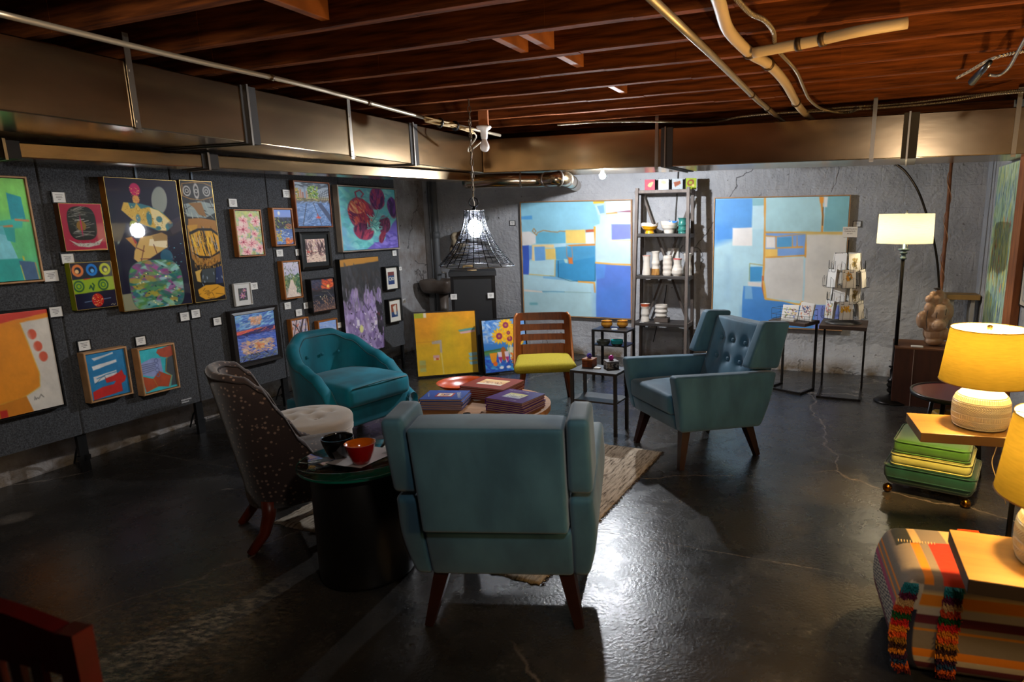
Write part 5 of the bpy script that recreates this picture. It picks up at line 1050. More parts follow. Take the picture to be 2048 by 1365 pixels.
def ushell(hw, depth, th, zb, ztop, lean, yfront, nseg=56, power=2.6, taper=0.04):
    """upholstered shell wrapped round a seat. returns MB, rim outer and inner paths"""
    secs = []; outer = []; inner = []
    # plan path: from right front, round the back, to left front
    path = []
    M_ = 400
    ys = -depth / 2
    raw = []
    for i in range(M_ + 1):
        t = math.pi * i / M_
        c, s_ = math.cos(t), math.sin(t)
        x = hw * math.copysign(abs(c) ** (2 / power), c); y = ys + depth * .55 - depth * .55 * abs(s_) ** (2 / power)
        raw.append((x, y))
    raw = [(hw, ys + depth)] + [(hw, ys + depth * .55 + depth * .45 * (1 - k / 12)) for k in range(1, 12)] + raw + [(-hw, ys + depth * .55 + depth * .45 * k / 12) for k in range(1, 13)]
    L_ = [0]
    for a, b_ in zip(raw[:-1], raw[1:]): L_.append(L_[-1] + math.hypot(b_[0] - a[0], b_[1] - a[1]))
    tot = L_[-1]
    def pt(s):
        d = s * tot
        for k in range(len(L_) - 1):
            if L_[k + 1] >= d - 1e-9:
                f = (d - L_[k]) / max(1e-9, L_[k + 1] - L_[k]); a, b_ = raw[k], raw[k + 1]; return (a[0] + (b_[0] - a[0]) * f, a[1] + (b_[1] - a[1]) * f)
        return raw[-1]
    v = []; NP = 0
    for i in range(nseg + 1):
        s = i / nseg; x, y = pt(s); e = 1e-3; x1, y1 = pt(min(1, s + e)); x0, y0 = pt(max(0, s - e))
        tx, ty = x1 - x0, y1 - y0; l_ = math.hypot(tx, ty); nx_, ny_ = -ty / l_, tx / l_
        if nx_ * x + ny_ * (y) < 0: nx_, ny_ = -nx_, -ny_
        zt = ztop(s); a = abs(2 * s - 1)
        ring = []
        r = th / 2
        zs = [zb + (zt - r - zb) * k / 9 for k in range(10)]
        for z in zs: ring.append((0.0, z))
        for k in range(1, 8): an = math.pi * k / 8; ring.append((-r + r * math.cos(an), zt - r + r * math.sin(an)))
        for z in reversed(zs): ring.append((-th, z))
        NP = len(ring)
        for off, z in ring:
            w = max(0, (z - zb)); tp = 1 - taper * (1 - min(1, (z - zb) / max(.01, (zt - zb))))
            X = (x + nx_ * off) * tp; Y = y + ny_ * off + lean(z, a) + (yfront(z) * max(0, (a - .62) / .38) ** 1.5)
            v.append((X, Y, z))
        k0 = i * NP; outer.append(v[k0 + 9]); inner.append(v[k0 + 17])
    f = []
    for i in range(nseg):
        for k in range(NP):
            k2 = (k + 1) % NP; f.append((i * NP + k, (i + 1) * NP + k, (i + 1) * NP + k2, i * NP + k2))
    f.append(tuple(range(NP - 1, -1, -1))); f.append(tuple(nseg * NP + k for k in range(NP)))
    f = [tuple(reversed(q)) for q in f]
    mb = MB(); mb.add(v, f); return mb, outer, inner
def lerpk(keys, s):
    for (a, va), (b_, vb) in zip(keys[:-1], keys[1:]):
        if a <= s <= b_:
            t = (s - a) / (b_ - a); t = t * t * (3 - 2 * t); return va + (vb - va) * t
    return keys[-1][1]
# teal tub chair
R = T('tub_chair', 'deep teal velvet tub chair with curved piped back, behind the cream stool', 'armchair', (-1.86, 4.50, 0), facing(.86, -.51))
zt_ = lambda s: lerpk([(0, .27), (.035, .31), (.085, .44), (.135, .51), (.21, .565), (.34, .68), (.43, .735), (.57, .735), (.66, .68), (.79, .565), (.865, .51), (.915, .44), (.965, .31), (1, .27)], s)
sh, ou, inn = ushell(.355, .66, .085, .13, zt_, lambda z, a: -.05 * max(0, (z - .3)) / .4 * (1 - a), lambda z: -.03 * max(0, z - .16) / .3)
shell = sh.build('shell', vel_d, R, True)
for pp in (ou, inn): MB().tube(pp, .0045, 6).build('piping', velvet('dark_teal_piping', '#00444e', '#003840'), shell, True)
def cush(hwx, y0, y1, za, zb_, cr, mat, parent, name='seat_cushion', rr_=.045, taper_back=0.0):
    def fn(w, n):
        x, y, z = w; k = 1 - taper_back * max(0, -n[1]) ** 2
        if n[2] > .3: z += cr * (1 - n[0] ** 2) * (1 - n[1] ** 2)
        return (x * k, y + (y0 + y1) / 2, z + (za + zb_) / 2)
    return MB().rb((hwx, (y1 - y0) / 2, (zb_ - za) / 2), rr_, [12, 12, 3], 4, fn=fn).build(name, mat, parent, True)
cush(.272, -.24, .355, .285, .435, .03, vel_d, R, taper_back=.25)
MB().rb((.315, .29, .075), .02, [8, 6, 2], 3, T=Matrix.Translation((0, .01, .215))).build('seat_base', vel_d, R, True)
MB().tube([(-.235, .350, .418), (0, .358, .430), (.235, .350, .418)], .004, 6).build('piping', _M['dark_teal_piping'], R, True)
# padded inner back with three buttons
def tb(p, n):
    if n[1] > .4:
        t = (n[2] + 1) / 2; p[1] += .02 * (1 - n[0] ** 2) - .028 * sum(math.exp(-(((p[0] - b_) / .03) ** 2 + ((t - .55) / .09) ** 2)) for b_ in (-.13, 0, .13))
    return p
def curve_back(p, n):
    p = tb(p, n); p[1] += .36 * (abs(p[0]) / .32) ** 2.6 * .45; return p
IB = shell
for b_ in (-.13, 0, .13): MB().rb((.011, .006, .011), .006, 1, 3, T=Matrix.Translation((b_, -.262 + (.012 if b_ else 0), .56))).build('button', vel_d, IB, True)
for sx in (-1, 1):
    for y in (-.25, .27): MB().bar((sx * .27, y, .15), (sx * .275, y * 1.02, 0), .045, .045, w2=.03, t2=.03).build('leg', M('black_wood', '#120d0c', .4), R)

# brown dotted slipper chair
def dotted():
    m = bpy.data.materials.new('brown_dotted_fabric'); m.use_nodes = True; n = m.node_tree.nodes; l = m.node_tree.links; b = n['Principled BSDF']; b.inputs['Roughness'].default_value = .85; b.inputs['Sheen Weight'].default_value = .3
    tc = n.new('ShaderNodeTexCoord'); v = n.new('ShaderNodeTexVoronoi'); v.inputs['Scale'].default_value = 44; v.inputs['Randomness'].default_value = .8; l.new(tc.outputs['Object'], v.inputs['Vector'])
    r = n.new('ShaderNodeMapRange'); r.inputs[1].default_value = .20; r.inputs[2].default_value = .30; r.inputs[3].default_value = 1; r.inputs[4].default_value = 0; l.new(v.outputs['Distance'], r.inputs[0])
    x = n.new('ShaderNodeMix'); x.data_type = 'RGBA'; x.inputs[6].default_value = (*s2l(hx('#2e1e1a')), 1); x.inputs[7].default_value = (*s2l(hx('#846a5a')), 1); l.new(r.outputs[0], x.inputs[0]); l.new(x.outputs[2], b.inputs['Base Color']); return m
dot = dotted(); mah = M('mahogany_leg', '#7c2c10', .35, var=(8, '#5a1e0a', 1.3))
R = T('slipper_chair', 'brown high back slipper chair with small tan dots and mahogany legs', 'chair', (-1.535, 3.045, 0), facing(.82, .57))
ztp = lambda s: lerpk([(0, .39), (.05, .42), (.10, .52), (.15, .68), (.19, .79), (.24, .842), (.32, .857), (.5, .862), (.68, .857), (.76, .842), (.81, .79), (.85, .68), (.90, .52), (.95, .42), (1, .39)], s)
sh, ou, inn = ushell(.235, .38, .05, .20, ztp, lambda z, a: -.060 - .17 * max(0, z - .25) * (1 - .15 * a), lambda z: -.0, 80, 3.0, .06)
shell = sh.build('shell', dot, R, True)
for pp in (ou, inn): MB().tube(pp, .004, 6).build('piping', M('dark_brown_piping', '#1c110e', .8), shell, True)
cush(.212, -.20, .285, .285, .395, .035, dot, R, 'seat', .04)
MB().rb((.208, .225, .055), .02, [4, 4, 2], 2, T=Matrix.Translation((0, .045, .255))).build('seat_base', dot, R, True)
for sx in (-1, 1):
    MB().tube([(sx * .18, -.175, .235), (sx * .182, -.182, .16), (sx * .187, -.21, .08), (sx * .19, -.275, 0)], [.034, .030, .025, .021], 10).build('leg', mah, R, True)
    MB().bar((sx * .17, .22, .22), (sx * .175, .23, 0), .045, w2=.028).build('leg', mah, R)

# cream round storage stool
cream = M('cream_velvet', '#c0b2a4', .7, var=(5, '#a89a8c', 1.4), sheen=.6, bump=(200, .2, .001))
sc = G(618, 832, .42)
R = T('storage_stool', 'round cream velvet storage stool with tufted lid', 'stool', (sc[0] - .03, sc[1] + .05, 0))
MB().lathe([(.215, .0), (.228, .01), (.232, .15), (.232, .318)], 48).build('body', cream, R, True)
tuf = [(.0, 0)] + [(.115 * math.cos(a), .115 * math.sin(a)) for a in [k * math.pi / 2.5 + .5 for k in range(5)]]
mb = MB(); v = []; f = []; NR, NA = 26, 64
for i in range(NR + 1):
    t = i / NR; 
    for k in range(NA):
        a = 2 * math.pi * k / NA
        if t < .75: r = .232 * (t / .75) * .93; z = .418 - .01 * (t / .75) ** 2; x, y = r * math.cos(a), r * math.sin(a); z -= .022 * sum(math.exp(-(((x - p) ** 2 + (y - q) ** 2) / .0009)) for p, q in tuf); z += .012 * (1 - (r / .22) ** 2)
        else:
            u = (t - .75) / .25; an = u * math.pi * .62; r = .232 * .93 + .028 * math.sin(an); z = .408 - .028 * (1 - math.cos(an)); x, y = r * math.cos(a), r * math.sin(a)
        v.append((x, y, z - (.055 * max(0, (t - .97) / .03))))
for i in range(NR):
    for k in range(NA): k2 = (k + 1) % NA; f.append((i * NA + k, (i + 1) * NA + k, (i + 1) * NA + k2, i * NA + k2))
mb.add(v, f); LID = mb.build('lid', cream, R, True)
MB().tube([(.240 * math.cos(a), .240 * math.sin(a), .335) for a in [2 * math.pi * k / 48 for k in range(48)]], .004, 6, closed=True).build('piping', cream, R, True)
for p, q in tuf: MB().rb((.009, .009, .005), .005, 1, 2, T=Matrix.Translation((p, q, .406))).build('button', cream, LID, True)

# bentwood chair with mustard seat
wal = M('walnut_ply', '#7a3c14', .38, var=(4, '#5c2a0c', 1.3), stretch=(12, 12, 1.5), bump=(40, .15, .002)); must = M('mustard_tweed', '#a8961c', .9, var=(160, '#8a7a10', 1.3), bump=(300, .4, .001))
R = T('bentwood_chair', 'walnut bentwood chair with three slots in its back and a mustard seat', 'chair', (-.495, 5.14, 0), facing(.13, -1.0)); R.scale = (1, 1, .955)
# curved back: grid over angle and height with three slots
def backpt(u, t, dpt):
    """u -1..1 across, t 0..1 up; dpt = thickness offset"""
    hwid = .235 - .03 * t * abs(u) ; x = u * (.245 - .012 * t); y = -.235 - .055 * t + .30 * max(0, abs(u) - .72) * (1 - .72 * t) + .02 * (abs(u)) ** 2
    z = .335 + .445 * t - .0 * abs(u); return (x, y + dpt, z)
mb = MB(); NU, NT = 28, 40
us = [-1 + 2 * i / NU for i in range(NU + 1)]; ts = sorted(set([i / NT for i in range(NT + 1)]))
def hole(u, t):
    for a, b_ in ((.375, .455), (.57, .655), (.765, .845)):
        if a <= t <= b_ and abs(u) < .76: return True
    if t > .94 and abs(u) > 1 - (t - .94) / .06 * .12: return False
    return False
def shapeu(u, t):
    lim = 1.0 if t < .9 else 1 - .10 * ((t - .9) / .1) ** 2
    return u * lim
vid = {}; v = []; f = []
def gv(i, j, k):
    key = (i, j, k)
    if key not in vid: vid[key] = len(v); u = shapeu(us[i], ts[j]); v.append(backpt(u, ts[j], (-.007, .007)[k]))
    return vid[key]
solid = [[not hole((us[i] + us[i + 1]) / 2, (ts[j] + ts[j + 1]) / 2) for j in range(len(ts) - 1)] for i in range(NU)]
for i in range(NU):
    for j in range(len(ts) - 1):
        if not solid[i][j]: continue
        f.append((gv(i, j, 1), gv(i, j + 1, 1), gv(i + 1, j + 1, 1), gv(i + 1, j, 1))); f.append((gv(i, j, 0), gv(i + 1, j, 0), gv(i + 1, j + 1, 0), gv(i, j + 1, 0)))
        for di, dj, a, b_ in ((-1, 0, (i, j), (i, j + 1)), (1, 0, (i + 1, j + 1), (i + 1, j)), (0, -1, (i + 1, j), (i, j)), (0, 1, (i, j + 1), (i + 1, j + 1))):
            ii, jj = i + di, j + dj
            if not (0 <= ii < NU and 0 <= jj < len(ts) - 1 and solid[ii][jj]): f.append((gv(*a, 0), gv(*b_, 0), gv(*b_, 1), gv(*a, 1)))
mb.add(v, f); mb.build('backrest', wal, R, False)
for sx in (-1, 1):
    mb = MB(); P = []
    for k in range(17):
        t = 1 - k / 16; x, y, z = backpt(shapeu(sx, t), t, 0); P.append((x, y + .16 * max(0, .55 - t) ** 1.3, z))
    mb.tube([(p[0], p[1] + .004, p[2]) for p in P], .010, 8); mb.build('side_edge', M('light_ply_edge', '#9c5a28', .35), R, True)
    # side cheek reaching forward to the seat
    mb = MB(); v = []; 
    for k in range(17):
        t = .62 * (1 - k / 16); x, y, z = backpt(sx, t, 0); yf = y + .16 * max(0, .55 - t) ** 1.3 + .0
        v += [(x, y - .004, z), (x + sx * .008, yf + .002, z)]
    mb.add(v, [(2 * k, 2 * k + 1, 2 * k + 3, 2 * k + 2) for k in range(16)]); mb.build('side_cheek', wal, R, False)
def seatfn(w, n):
    x, y, z = w; k = 1 + .06 * n[1]; z += .014 * (1 - n[0] ** 2) * (1 - n[1] ** 2) * (n[2] > 0); return (x * k, y + .015, z + .385)
MB().rb((.235, .225, .040), .035, [8, 8, 2], 4, fn=seatfn).build('seat', must, R, True)
for sx in (-1, 1):
    MB().tube([(sx * .17, .17, .352), (sx * .225, .215, 0)], [.021, .013], 12).build('leg', leg_dk if False else wal, R, True)
    MB().tube([(sx * .17, -.17, .352), (sx * .215, -.245, 0)], [.021, .013], 12).build('leg', wal, R, True)

# dark red slatted chair in the near left corner
redw = M('dark_red_stain', '#6a1012', .32, var=(6, '#480a0c', 1.2))
tl = G(-50, 1204, .88); tr = G(158, 1266, .86)
R = T('slat_chair', 'dark red wooden slat back chair cut off at the lower left corner', 'chair', (tr[0], tr[1], 0)); dx_ = (tl - tr); dxl = dx_ / np.linalg.norm(dx_[:2]); wch = .44
ex = Vector((-dxl[0], -dxl[1], 0)); R.rotation_euler = (0, 0, math.atan2(ex.y, ex.x))
# local x runs left(-) from the right post at 0
MB().bar((-.012, 0, 0), (-.012, -.0, .865), .040, .032).build('rear_post', redw, R); MB().bar((-wch + .012, 0, 0), (-wch + .012, 0, .865), .040, .032).build('rear_post', redw, R)
mb = MB(); v = []; N = 16
for i in range(N + 1):
    x = -.03 - (wch - .06) * i / N; u = i / N * 2 - 1; top = .862 + .045 * (1 - u * u); bot = .785 + .025 * (1 - u * u)
    for yy in (-.013, .013): v += [(x, yy - .02 * (1 - u * u), bot), (x, yy - .02 * (1 - u * u), top)]
for i in range(N):
    a = i * 4; b_ = a + 4; mb.f += [(a, b_, b_ + 1, a + 1), (a + 2, a + 3, b_ + 3, b_ + 2), (a + 1, b_ + 1, b_ + 3, a + 3), (a, a + 2, b_ + 2, b_)]
mb.f += [(0, 1, 3, 2), (N * 4, N * 4 + 2, N * 4 + 3, N * 4 + 1)]; mb.v = v; mb.mi = [0] * len(mb.f); mb.build('top_rail', redw, R)
for k in range(7):
    x = -.075 - k * .049; MB().bar((x, -.014, .46), (x, -.018, .81), .026, .010).build('slat', redw, R)
MB().bar((-.03, 0, .455), (-wch + .03, 0, .455), .05, .022).build('lower_rail', redw, R)
MB().rb((wch / 2 + .01, .21, .016), .01, 2, 2, T=Matrix.Translation((-wch / 2, -.20, .43))).build('seat', redw, R)
for x in (-.02, -wch + .02): MB().bar((x, -.38, 0), (x, -.38, .415), .036).build('leg', redw, R)

# ---------------- rug ----------------
def rug_mat():
    m = bpy.data.materials.new('woven_oatmeal_wool'); m.use_nodes = True; n = m.node_tree.nodes; l = m.node_tree.links; b = n['Principled BSDF']; b.inputs['Roughness'].default_value = .95
    tc = n.new('ShaderNodeTexCoord'); mp = n.new('ShaderNodeMapping'); mp.inputs['Scale'].default_value = (9, 70, 1); l.new(tc.outputs['Object'], mp.inputs[0]); t = n.new('ShaderNodeTexNoise'); t.inputs['Scale'].default_value = 1; t.inputs['Detail'].default_value = 6; t.inputs['Roughness'].default_value = .7; l.new(mp.outputs[0], t.inputs[0])
    r = n.new('ShaderNodeValToRGB'); e = r.color_ramp.elements; e[0].position = .36; e[0].color = (*s2l(hx('#4c3e32')), 1); e[1].position = .62; e[1].color = (*s2l(hx('#d4c4ae')), 1); x = e.new(.47); x.color = (*s2l(hx('#b4a28c')), 1); l.new(t.outputs[0], r.inputs[0]); l.new(r.outputs[0], b.inputs['Base Color'])
    bp = n.new('ShaderNodeBump'); bp.inputs['Strength'].default_value = 1; bp.inputs['Distance'].default_value = .008; l.new(t.outputs[0], bp.inputs['Height']); l.new(bp.outputs[0], b.inputs['Normal']); return m
cR, cB, cL = G(1325, 905), G(1080, 1172), G(531, 1054)
vx = (cR - cB)[:2]; Lr = float(np.linalg.norm(vx)); vx = vx / Lr; rzr = math.atan2(vx[1], vx[0]); Wr = float(np.linalg.norm((cL - cB)[:2]))
mb = MB(); rn = random.Random(5); NX, NY = 90, 80; v = []
for i in range(NX + 1):
    for j in range(NY + 1):
        e_ = (i in (0, NX)) or (j in (0, NY)); v.append((Lr * i / NX + (rn.uniform(-.006, .006) if e_ else 0), Wr * j / NY + (rn.uniform(-.006, .006) if e_ else 0), .010 + rn.uniform(-.0028, .0028) - (.006 if e_ else 0)))
f = [(i * (NY + 1) + j, (i + 1) * (NY + 1) + j, (i + 1) * (NY + 1) + j + 1, i * (NY + 1) + j + 1) for i in range(NX) for j in range(NY)]
o_ = len(v); rim = [i * (NY + 1) for i in range(NX + 1)] + [NX * (NY + 1) + j for j in range(1, NY + 1)] + [i * (NY + 1) + NY for i in range(NX - 1, -1, -1)] + [j for j in range(NY - 1, 0, -1)]
v += [(v[k][0], v[k][1], .0005) for k in rim]; m_ = len(rim)
f += [(rim[k], o_ + k, o_ + (k + 1) % m_, rim[(k + 1) % m_]) for k in range(m_)]; f.append(tuple(o_ + k for k in range(m_ - 1, -1, -1))); mb.add(v, f)
R = T('rug', 'woven oatmeal wool rug with dark flecks under the seating group', 'rug', (cB[0], cB[1], 0), rzr); mb.build('weave', rug_mat(), R, True)
mb = MB()
for i in range(150):
    x = Lr * (i + .5) / 150; mb.tube([(x, .0, .006), (x + rn.uniform(-.006, .006), -.008 - rn.uniform(0, .010), .003)], .0022, 4)
mb.build('fringe', M('dark_wool', '#4a3a2c', .95), R)

# ---------------- spool coffee table with books ----------------
pine = M('knotty_pine', '#b8834c', .55, var=(7, '#9a6838', 1.3), stretch=(1.2, 9, 1), bump=(40, .25, .003)); cc = (-.74, 3.735); ZT = .408
R = T('spool_table', 'round knotty pine cable spool coffee table in the middle of the chairs', 'table', (*cc, .012), rad(-12))
mb = MB()
for k in range(8):   # planks clipped to the disc, so the gaps read
    y0 = -.41 + k * .1025; y1 = y0 + .1005; pts = []
    n_ = 9
    for q in range(n_ + 1): y = y0 + (y1 - y0) * q / n_; pts.append((math.sqrt(max(0, .41 ** 2 - y * y)), y))
    poly = pts + [(-x, y) for x, y in reversed(pts)]; m_ = len(poly); o_ = len(mb.v)
    mb.add([(x, y, ZT) for x, y in poly] + [(x, y, ZT - .035) for x, y in poly], [tuple(range(m_)), tuple(range(2 * m_ - 1, m_ - 1, -1))] + [(q, m_ + q, m_ + (q + 1) % m_, (q + 1) % m_) for q in range(m_)])
mb.build('top', pine, R)
MB().lathe([(.19, .03), (.19, ZT - .035)], 28).build('core', pine, R); MB().lathe([(.33, 0), (.335, .004), (.335, .032), (.33, .036)], 40).build('base', pine, R)
MB().lathe([(.0, ZT + .0006), (.022, ZT + .0006)], 20, (-.02, -.19, 0)).build('spindle_hole', M('dark_hole', '#2c1608', .9), R)
kn = random.Random(9)
for k in range(14):
    a, r = kn.uniform(0, 6.28), kn.uniform(.1, .38); MB().lathe([(.0, ZT + .0004), (kn.uniform(.004, .010), ZT + .0004)], 8, (r * math.cos(a), r * math.sin(a), 0)).build('knot', M('pine_knot', '#4a2810', .7), R)
pagem = M('page_edges', '#a88c80', .8)
def book(lab, c, rz, w, d, h, cov, grp, art=None, pic=None, lines=()):
    R = T('book', lab, 'book', c, rz, grp); t = .0018
    mb = MB(); mb.box((0, 0, t / 2), (w, d, t)); mb.box((0, 0, h - t / 2), (w, d, t)); mb.box((-w / 2 + t / 2, 0, h / 2), (t, d, h)); mb.build('cover', cov, R)
    MB().box((.001, 0, h / 2), (w - .008, d - .008, h - 2 * t - .0002)).build('pages', pagem, R)
    if pic:
        (px_, py_, pw, ph), bor = pic
        if bor is not None: MB().box((px_, py_, h + .0003), (pw + .02, ph + .02, .0004)).build('picture_border', bor, R)
        o = canvas_mesh('cover_picture', art, pw, ph, SM, R, 0, -pw / 2, -ph / 2); o.rotation_euler = (rad(-90), 0, 0); o.location = (px_, py_, h + .0009)
    for (x0, y0, txt, sz, ang, mt) in lines: lettering(R, txt, (x0, y0, h + .0006), sz, ang, mt)
    return R
def lettering(R, txt, loc, size, ang, mat, name='title', rx=0):
    cu = bpy.data.curves.new(name, 'FONT'); cu.body = txt; cu.size = size; cu.extrude = .0001; cu.align_x = 'CENTER'; cu.align_y = 'CENTER'
    tmp = bpy.data.objects.new(name, cu); COL.objects.link(tmp); dg = bpy.context.evaluated_depsgraph_get(); me = bpy.data.meshes.new_from_object(tmp.evaluated_get(dg)); bpy.data.objects.remove(tmp)
    me.materials.clear(); me.materials.append(mat); o = bpy.data.objects.new(name, me); COL.objects.link(o); o.parent = R; o.location = loc; o.rotation_euler = (rx, 0, ang); return o
def art_cover(k):
    a = Art(40, 30, ('#e8e0d0', '#dcc894', '#d8d494')[k], 60 + k)
    if k == 0: a.rect(.22, .18, .78, .82, '#c87838'); a.dabs(50, .22, .18, .78, .82, ['#2840a0', '#d88a38', '#e0b060', '#6888c8', '#a84828'], .2, .08, 60, 70)
    if k == 1: a.grad([(0, '#e0c080'), (.6, '#d89850'), (1, '#e0dcd0')]); a.dabs(34, .15, .4, .85, .75, ['#4c3420', '#a86030', '#e8dcc0', '#785030'], .14, .03, 10, 60)
    if k == 2: a.grad([(0, '#d8d070'), (.4, '#d8d4a0'), (1, '#a8a8d0')]); a.dabs(46, .15, .25, .9, .85, ['#3c4868', '#d8dce8', '#6870a0', '#e8e8d8'], .2, .02, 40, 80)
    return a
blue_c = M('blue_book_cover', '#3a5cae', .35, coat=.4); red_c = M('brick_red_book_cover', '#9c3a28', .3, coat=.5); pur_c = M('purple_book_cover', '#5c2886', .3, coat=.5); whi = M('title_white', '#d8d8dc', .5)
ordn = ['bottom', 'second from the bottom', 'third from the bottom', 'fourth from the bottom', 'fifth from the bottom', 'sixth from the bottom', 'seventh from the bottom']
def stack(n, c, rz, w, d, h, cov, colour, where, **top):
    rn = random.Random(n + int(w * 1000))
    for k in range(n):
        last = k == n - 1; nm = 'topmost' if last else ordn[k]
        book(f'{colour} book, {nm} of the stack {where}', (c[0] + rn.uniform(-.006, .006), c[1] + rn.uniform(-.006, .006), ZT + .013 + k * (h + .0006)), rz + rn.uniform(-.03, .03), w, d, h, cov, f'{colour} books on the coffee table', **(top if last else {}))
b1 = G(892, 802, .45); stack(5, b1, rad(-4), .255, .205, .0125, blue_c, 'blue', 'nearest the teal tub chair', art=art_cover(0), pic=((.0, .0, .085, .062), M('red_border', '#b83424', .5)), lines=[(.085, .0, 'Tableland', .034, rad(-72), whi), (-.10, -.0, 'Art of the Garden', .012, rad(-72), whi)])
b2_ = G(984, 776, .47); stack(7, b2_, rad(-22), .315, .265, .011, red_c, 'brick red', 'at the back of the table', art=art_cover(1), pic=((0, .01, .18, .125), None))
b3 = G(1032, 803, .46); stack(6, b3, rad(-28), .265, .235, .0118, pur_c, 'purple', 'at the right of the table', art=art_cover(2), pic=((.0, -.005, .13, .095), None), lines=[(-.04, .088, 'THE ART OF FLORA', .017, 0, whi), (.05, -.088, 'paintings', .012, 0, whi)])
c_ = G(960, 803, ZT); o = MB().box((0, 0, .0012), (.085, .05, .0012)).build('table_card', cardm); o.location = (c_[0], c_[1], ZT + .012); o.rotation_euler = (0, 0, .5); tag(o, 'small white card lying between the book stacks', 'card')
def bowl(lab, c, prof, mats, n=40, name='bowl', cat='bowl', grp=None, wave=None, inner=None, split=None):
    """prof: outer profile bottom to rim (r,z); hollow"""
    R = T(name, lab, cat, c, 0, grp); th = .0035
    inn = [(max(.0, r - th), max(z, prof[0][1] + .006)) for r, z in reversed(prof)]; inn.append((0.0001, prof[0][1] + .006))
    def wv(mb):
        if wave: mb.v = [(x, y, z + wave(math.atan2(y, x)) * max(0, (z / prof[-1][1])) ** 3) for x, y, z in mb.v]
        return mb
    if split:
        k = split[0]; wv(MB().lathe(prof[:k + 1], n, capb=True, capt=False)).build(split[1], split[2], R, True); wv(MB().lathe(prof[k:], n, capb=False, capt=False)).build(split[3], mats, R, True)
    else: wv(MB().lathe(prof, n, capb=True, capt=False)).build('bowl_body' if cat == 'bowl' else 'body', mats, R, True)
    wv(MB().lathe([prof[-1]] + inn, n, capb=False, capt=False)).build('interior', inner or mats, R, True); return R
ob = G(925, 787, ZT); orr = M('orange_glaze', '#c84a14', .25, coat=.6)
bowl('wide shallow orange bowl behind the red and blue books', (ob[0] + .0, ob[1] + .01, ZT + .0125), [(.05, 0), (.055, .004), (.10, .018), (.145, .042), (.165, .062)], orr)

# ---------------- glass topped drum table ----------------
gm = M('table_glass', '#e8f4f0', .02, trans=1.0, ior=1.5); gc = (-1.055, 2.60)
R = T('drum_table', 'black drum side table with a round glass top, beside the foreground armchair', 'table', (*gc, 0))
MB().lathe([(.19, 0), (.198, .006), (.20, .02), (.20, .488), (.195, .497), (.188, .5)], 64).build('drum', M('black_drum', '#0d0c0b', .42, var=(30, '#141210', 1)), R, True)
MB().lathe([(.0, .501), (.243, .501), (.248, .505), (.248, .510), (.243, .514), (.0, .514)], 72).build('glass_top', gm, R, True)
MB().lathe([(.2484, .503), (.2496, .5075), (.2484, .512)], 72, capb=False, capt=False).build('glass_edge', M('green_glass_edge', '#0c7058', .1, coat=.8), R, True)
zg = .5145
pp_ = [G(p[0], p[1], zg) for p in ((650, 928), (722, 938), (802, 901), (748, 894))]
mb = MB(); nn_ = 10; v = []
for i in range(nn_ + 1):
    for j in range(nn_ + 1):
        s, t = i / nn_, j / nn_; q = pp_[0] * (1 - s) * (1 - t) + pp_[1] * s * (1 - t) + pp_[2] * s * t + pp_[3] * (1 - s) * t; v.append((q[0] - gc[0], q[1] - gc[1], .0006 + .0018 * (math.sin(s * 7) * math.sin(t * 5) + 1) * (s if s > .5 else .3)))
mb.add(v, [(i * (nn_ + 1) + j, (i + 1) * (nn_ + 1) + j, (i + 1) * (nn_ + 1) + j + 1, i * (nn_ + 1) + j + 1) for i in range(nn_) for j in range(nn_)])
R = T('paper_sheet', 'wrinkled white paper sheet under the bowls on the glass table', 'paper', (*gc, zg)); mb.build('sheet', M('paper_white', '#b8b0ac', .8), R, True)
mp_ = G(775, 908, zg); m2 = MB(); rn = random.Random(2)
for k in range(26): m2.box((mp_[0] - gc[0] + rn.uniform(-.02, .02), mp_[1] - gc[1] + rn.uniform(-.012, .012), .0052), (rn.uniform(.004, .012), .002, .0004), rn.uniform(0, 3))
m2.build('printed_image', M('print_grey', '#6c7468', .8), R)
bc = G(721, 929, zg + .002); redo = M('red_glass_outside', '#a80c08', .15, coat=.8); bowl('bowl red outside and orange inside on the paper, right of the black bowl', (bc[0], bc[1] + .012, zg + .004), [(.028, 0), (.034, .003), (.042, .02), (.053, .050), (.0625, .088)], redo, inner=M('orange_glass_inside', '#d86808', .15, coat=.8))
bc = G(676, 916, zg + .002); bowl('dark translucent black bowl left of the red bowl', (bc[0] - .0, bc[1] + .012, zg + .003), [(.028, 0), (.04, .004), (.052, .03), (.060, .055), (.067, .08), (.066, .088)], M('smoky_black_glass', '#0c0b0c', .08, coat=1))

# ---------------- metal side tables ----------------
blk = M('powder_black_metal', '#1c1a19', .42, var=(8, '#26221f', 1.1))
def metal_table(lab, quad, z, shelf_z, extra=None):
    A, B, C_, D = [G(*p, z) for p in quad]   # front-left, front-right, back-right, back-left
    e = (B - A); w = float(np.linalg.norm(e[:2])); rz = math.atan2(e[1], e[0]); d = float((np.linalg.norm((D - A)[:2]) + np.linalg.norm((C_ - B)[:2])) / 2)
    R = T('side_table', lab, 'table', (A[0], A[1], 0), rz, 'black metal side tables'); t = .022
    MB().box((w / 2, d / 2, z - .009), (w, d, .018)).build('top', blk, R); MB().box((w / 2, d / 2, shelf_z), (w - .01, d - .01, .012)).build('shelf', blk, R)
    for x in (t / 2, w - t / 2):
        for y in (t / 2, d - t / 2): MB().box((x, y, (z - .018) / 2), (t, t, z - .018)).build('leg', blk, R)
    return R, A, w, d, rz
_, sA, sw, sd, srz = metal_table('black metal side table with two lidded boxes, left of the right armchair', [(1139.7, 740.4), (1232, 749.2), (1248.7, 733.4), (1160, 728)], .46, .24)
_, tA, tw, td, trz = metal_table('black metal side table with amber bowls in front of the back wall', [(1183, 659), (1252, 663.5), (1266, 655), (1200, 652)], .50, .35)
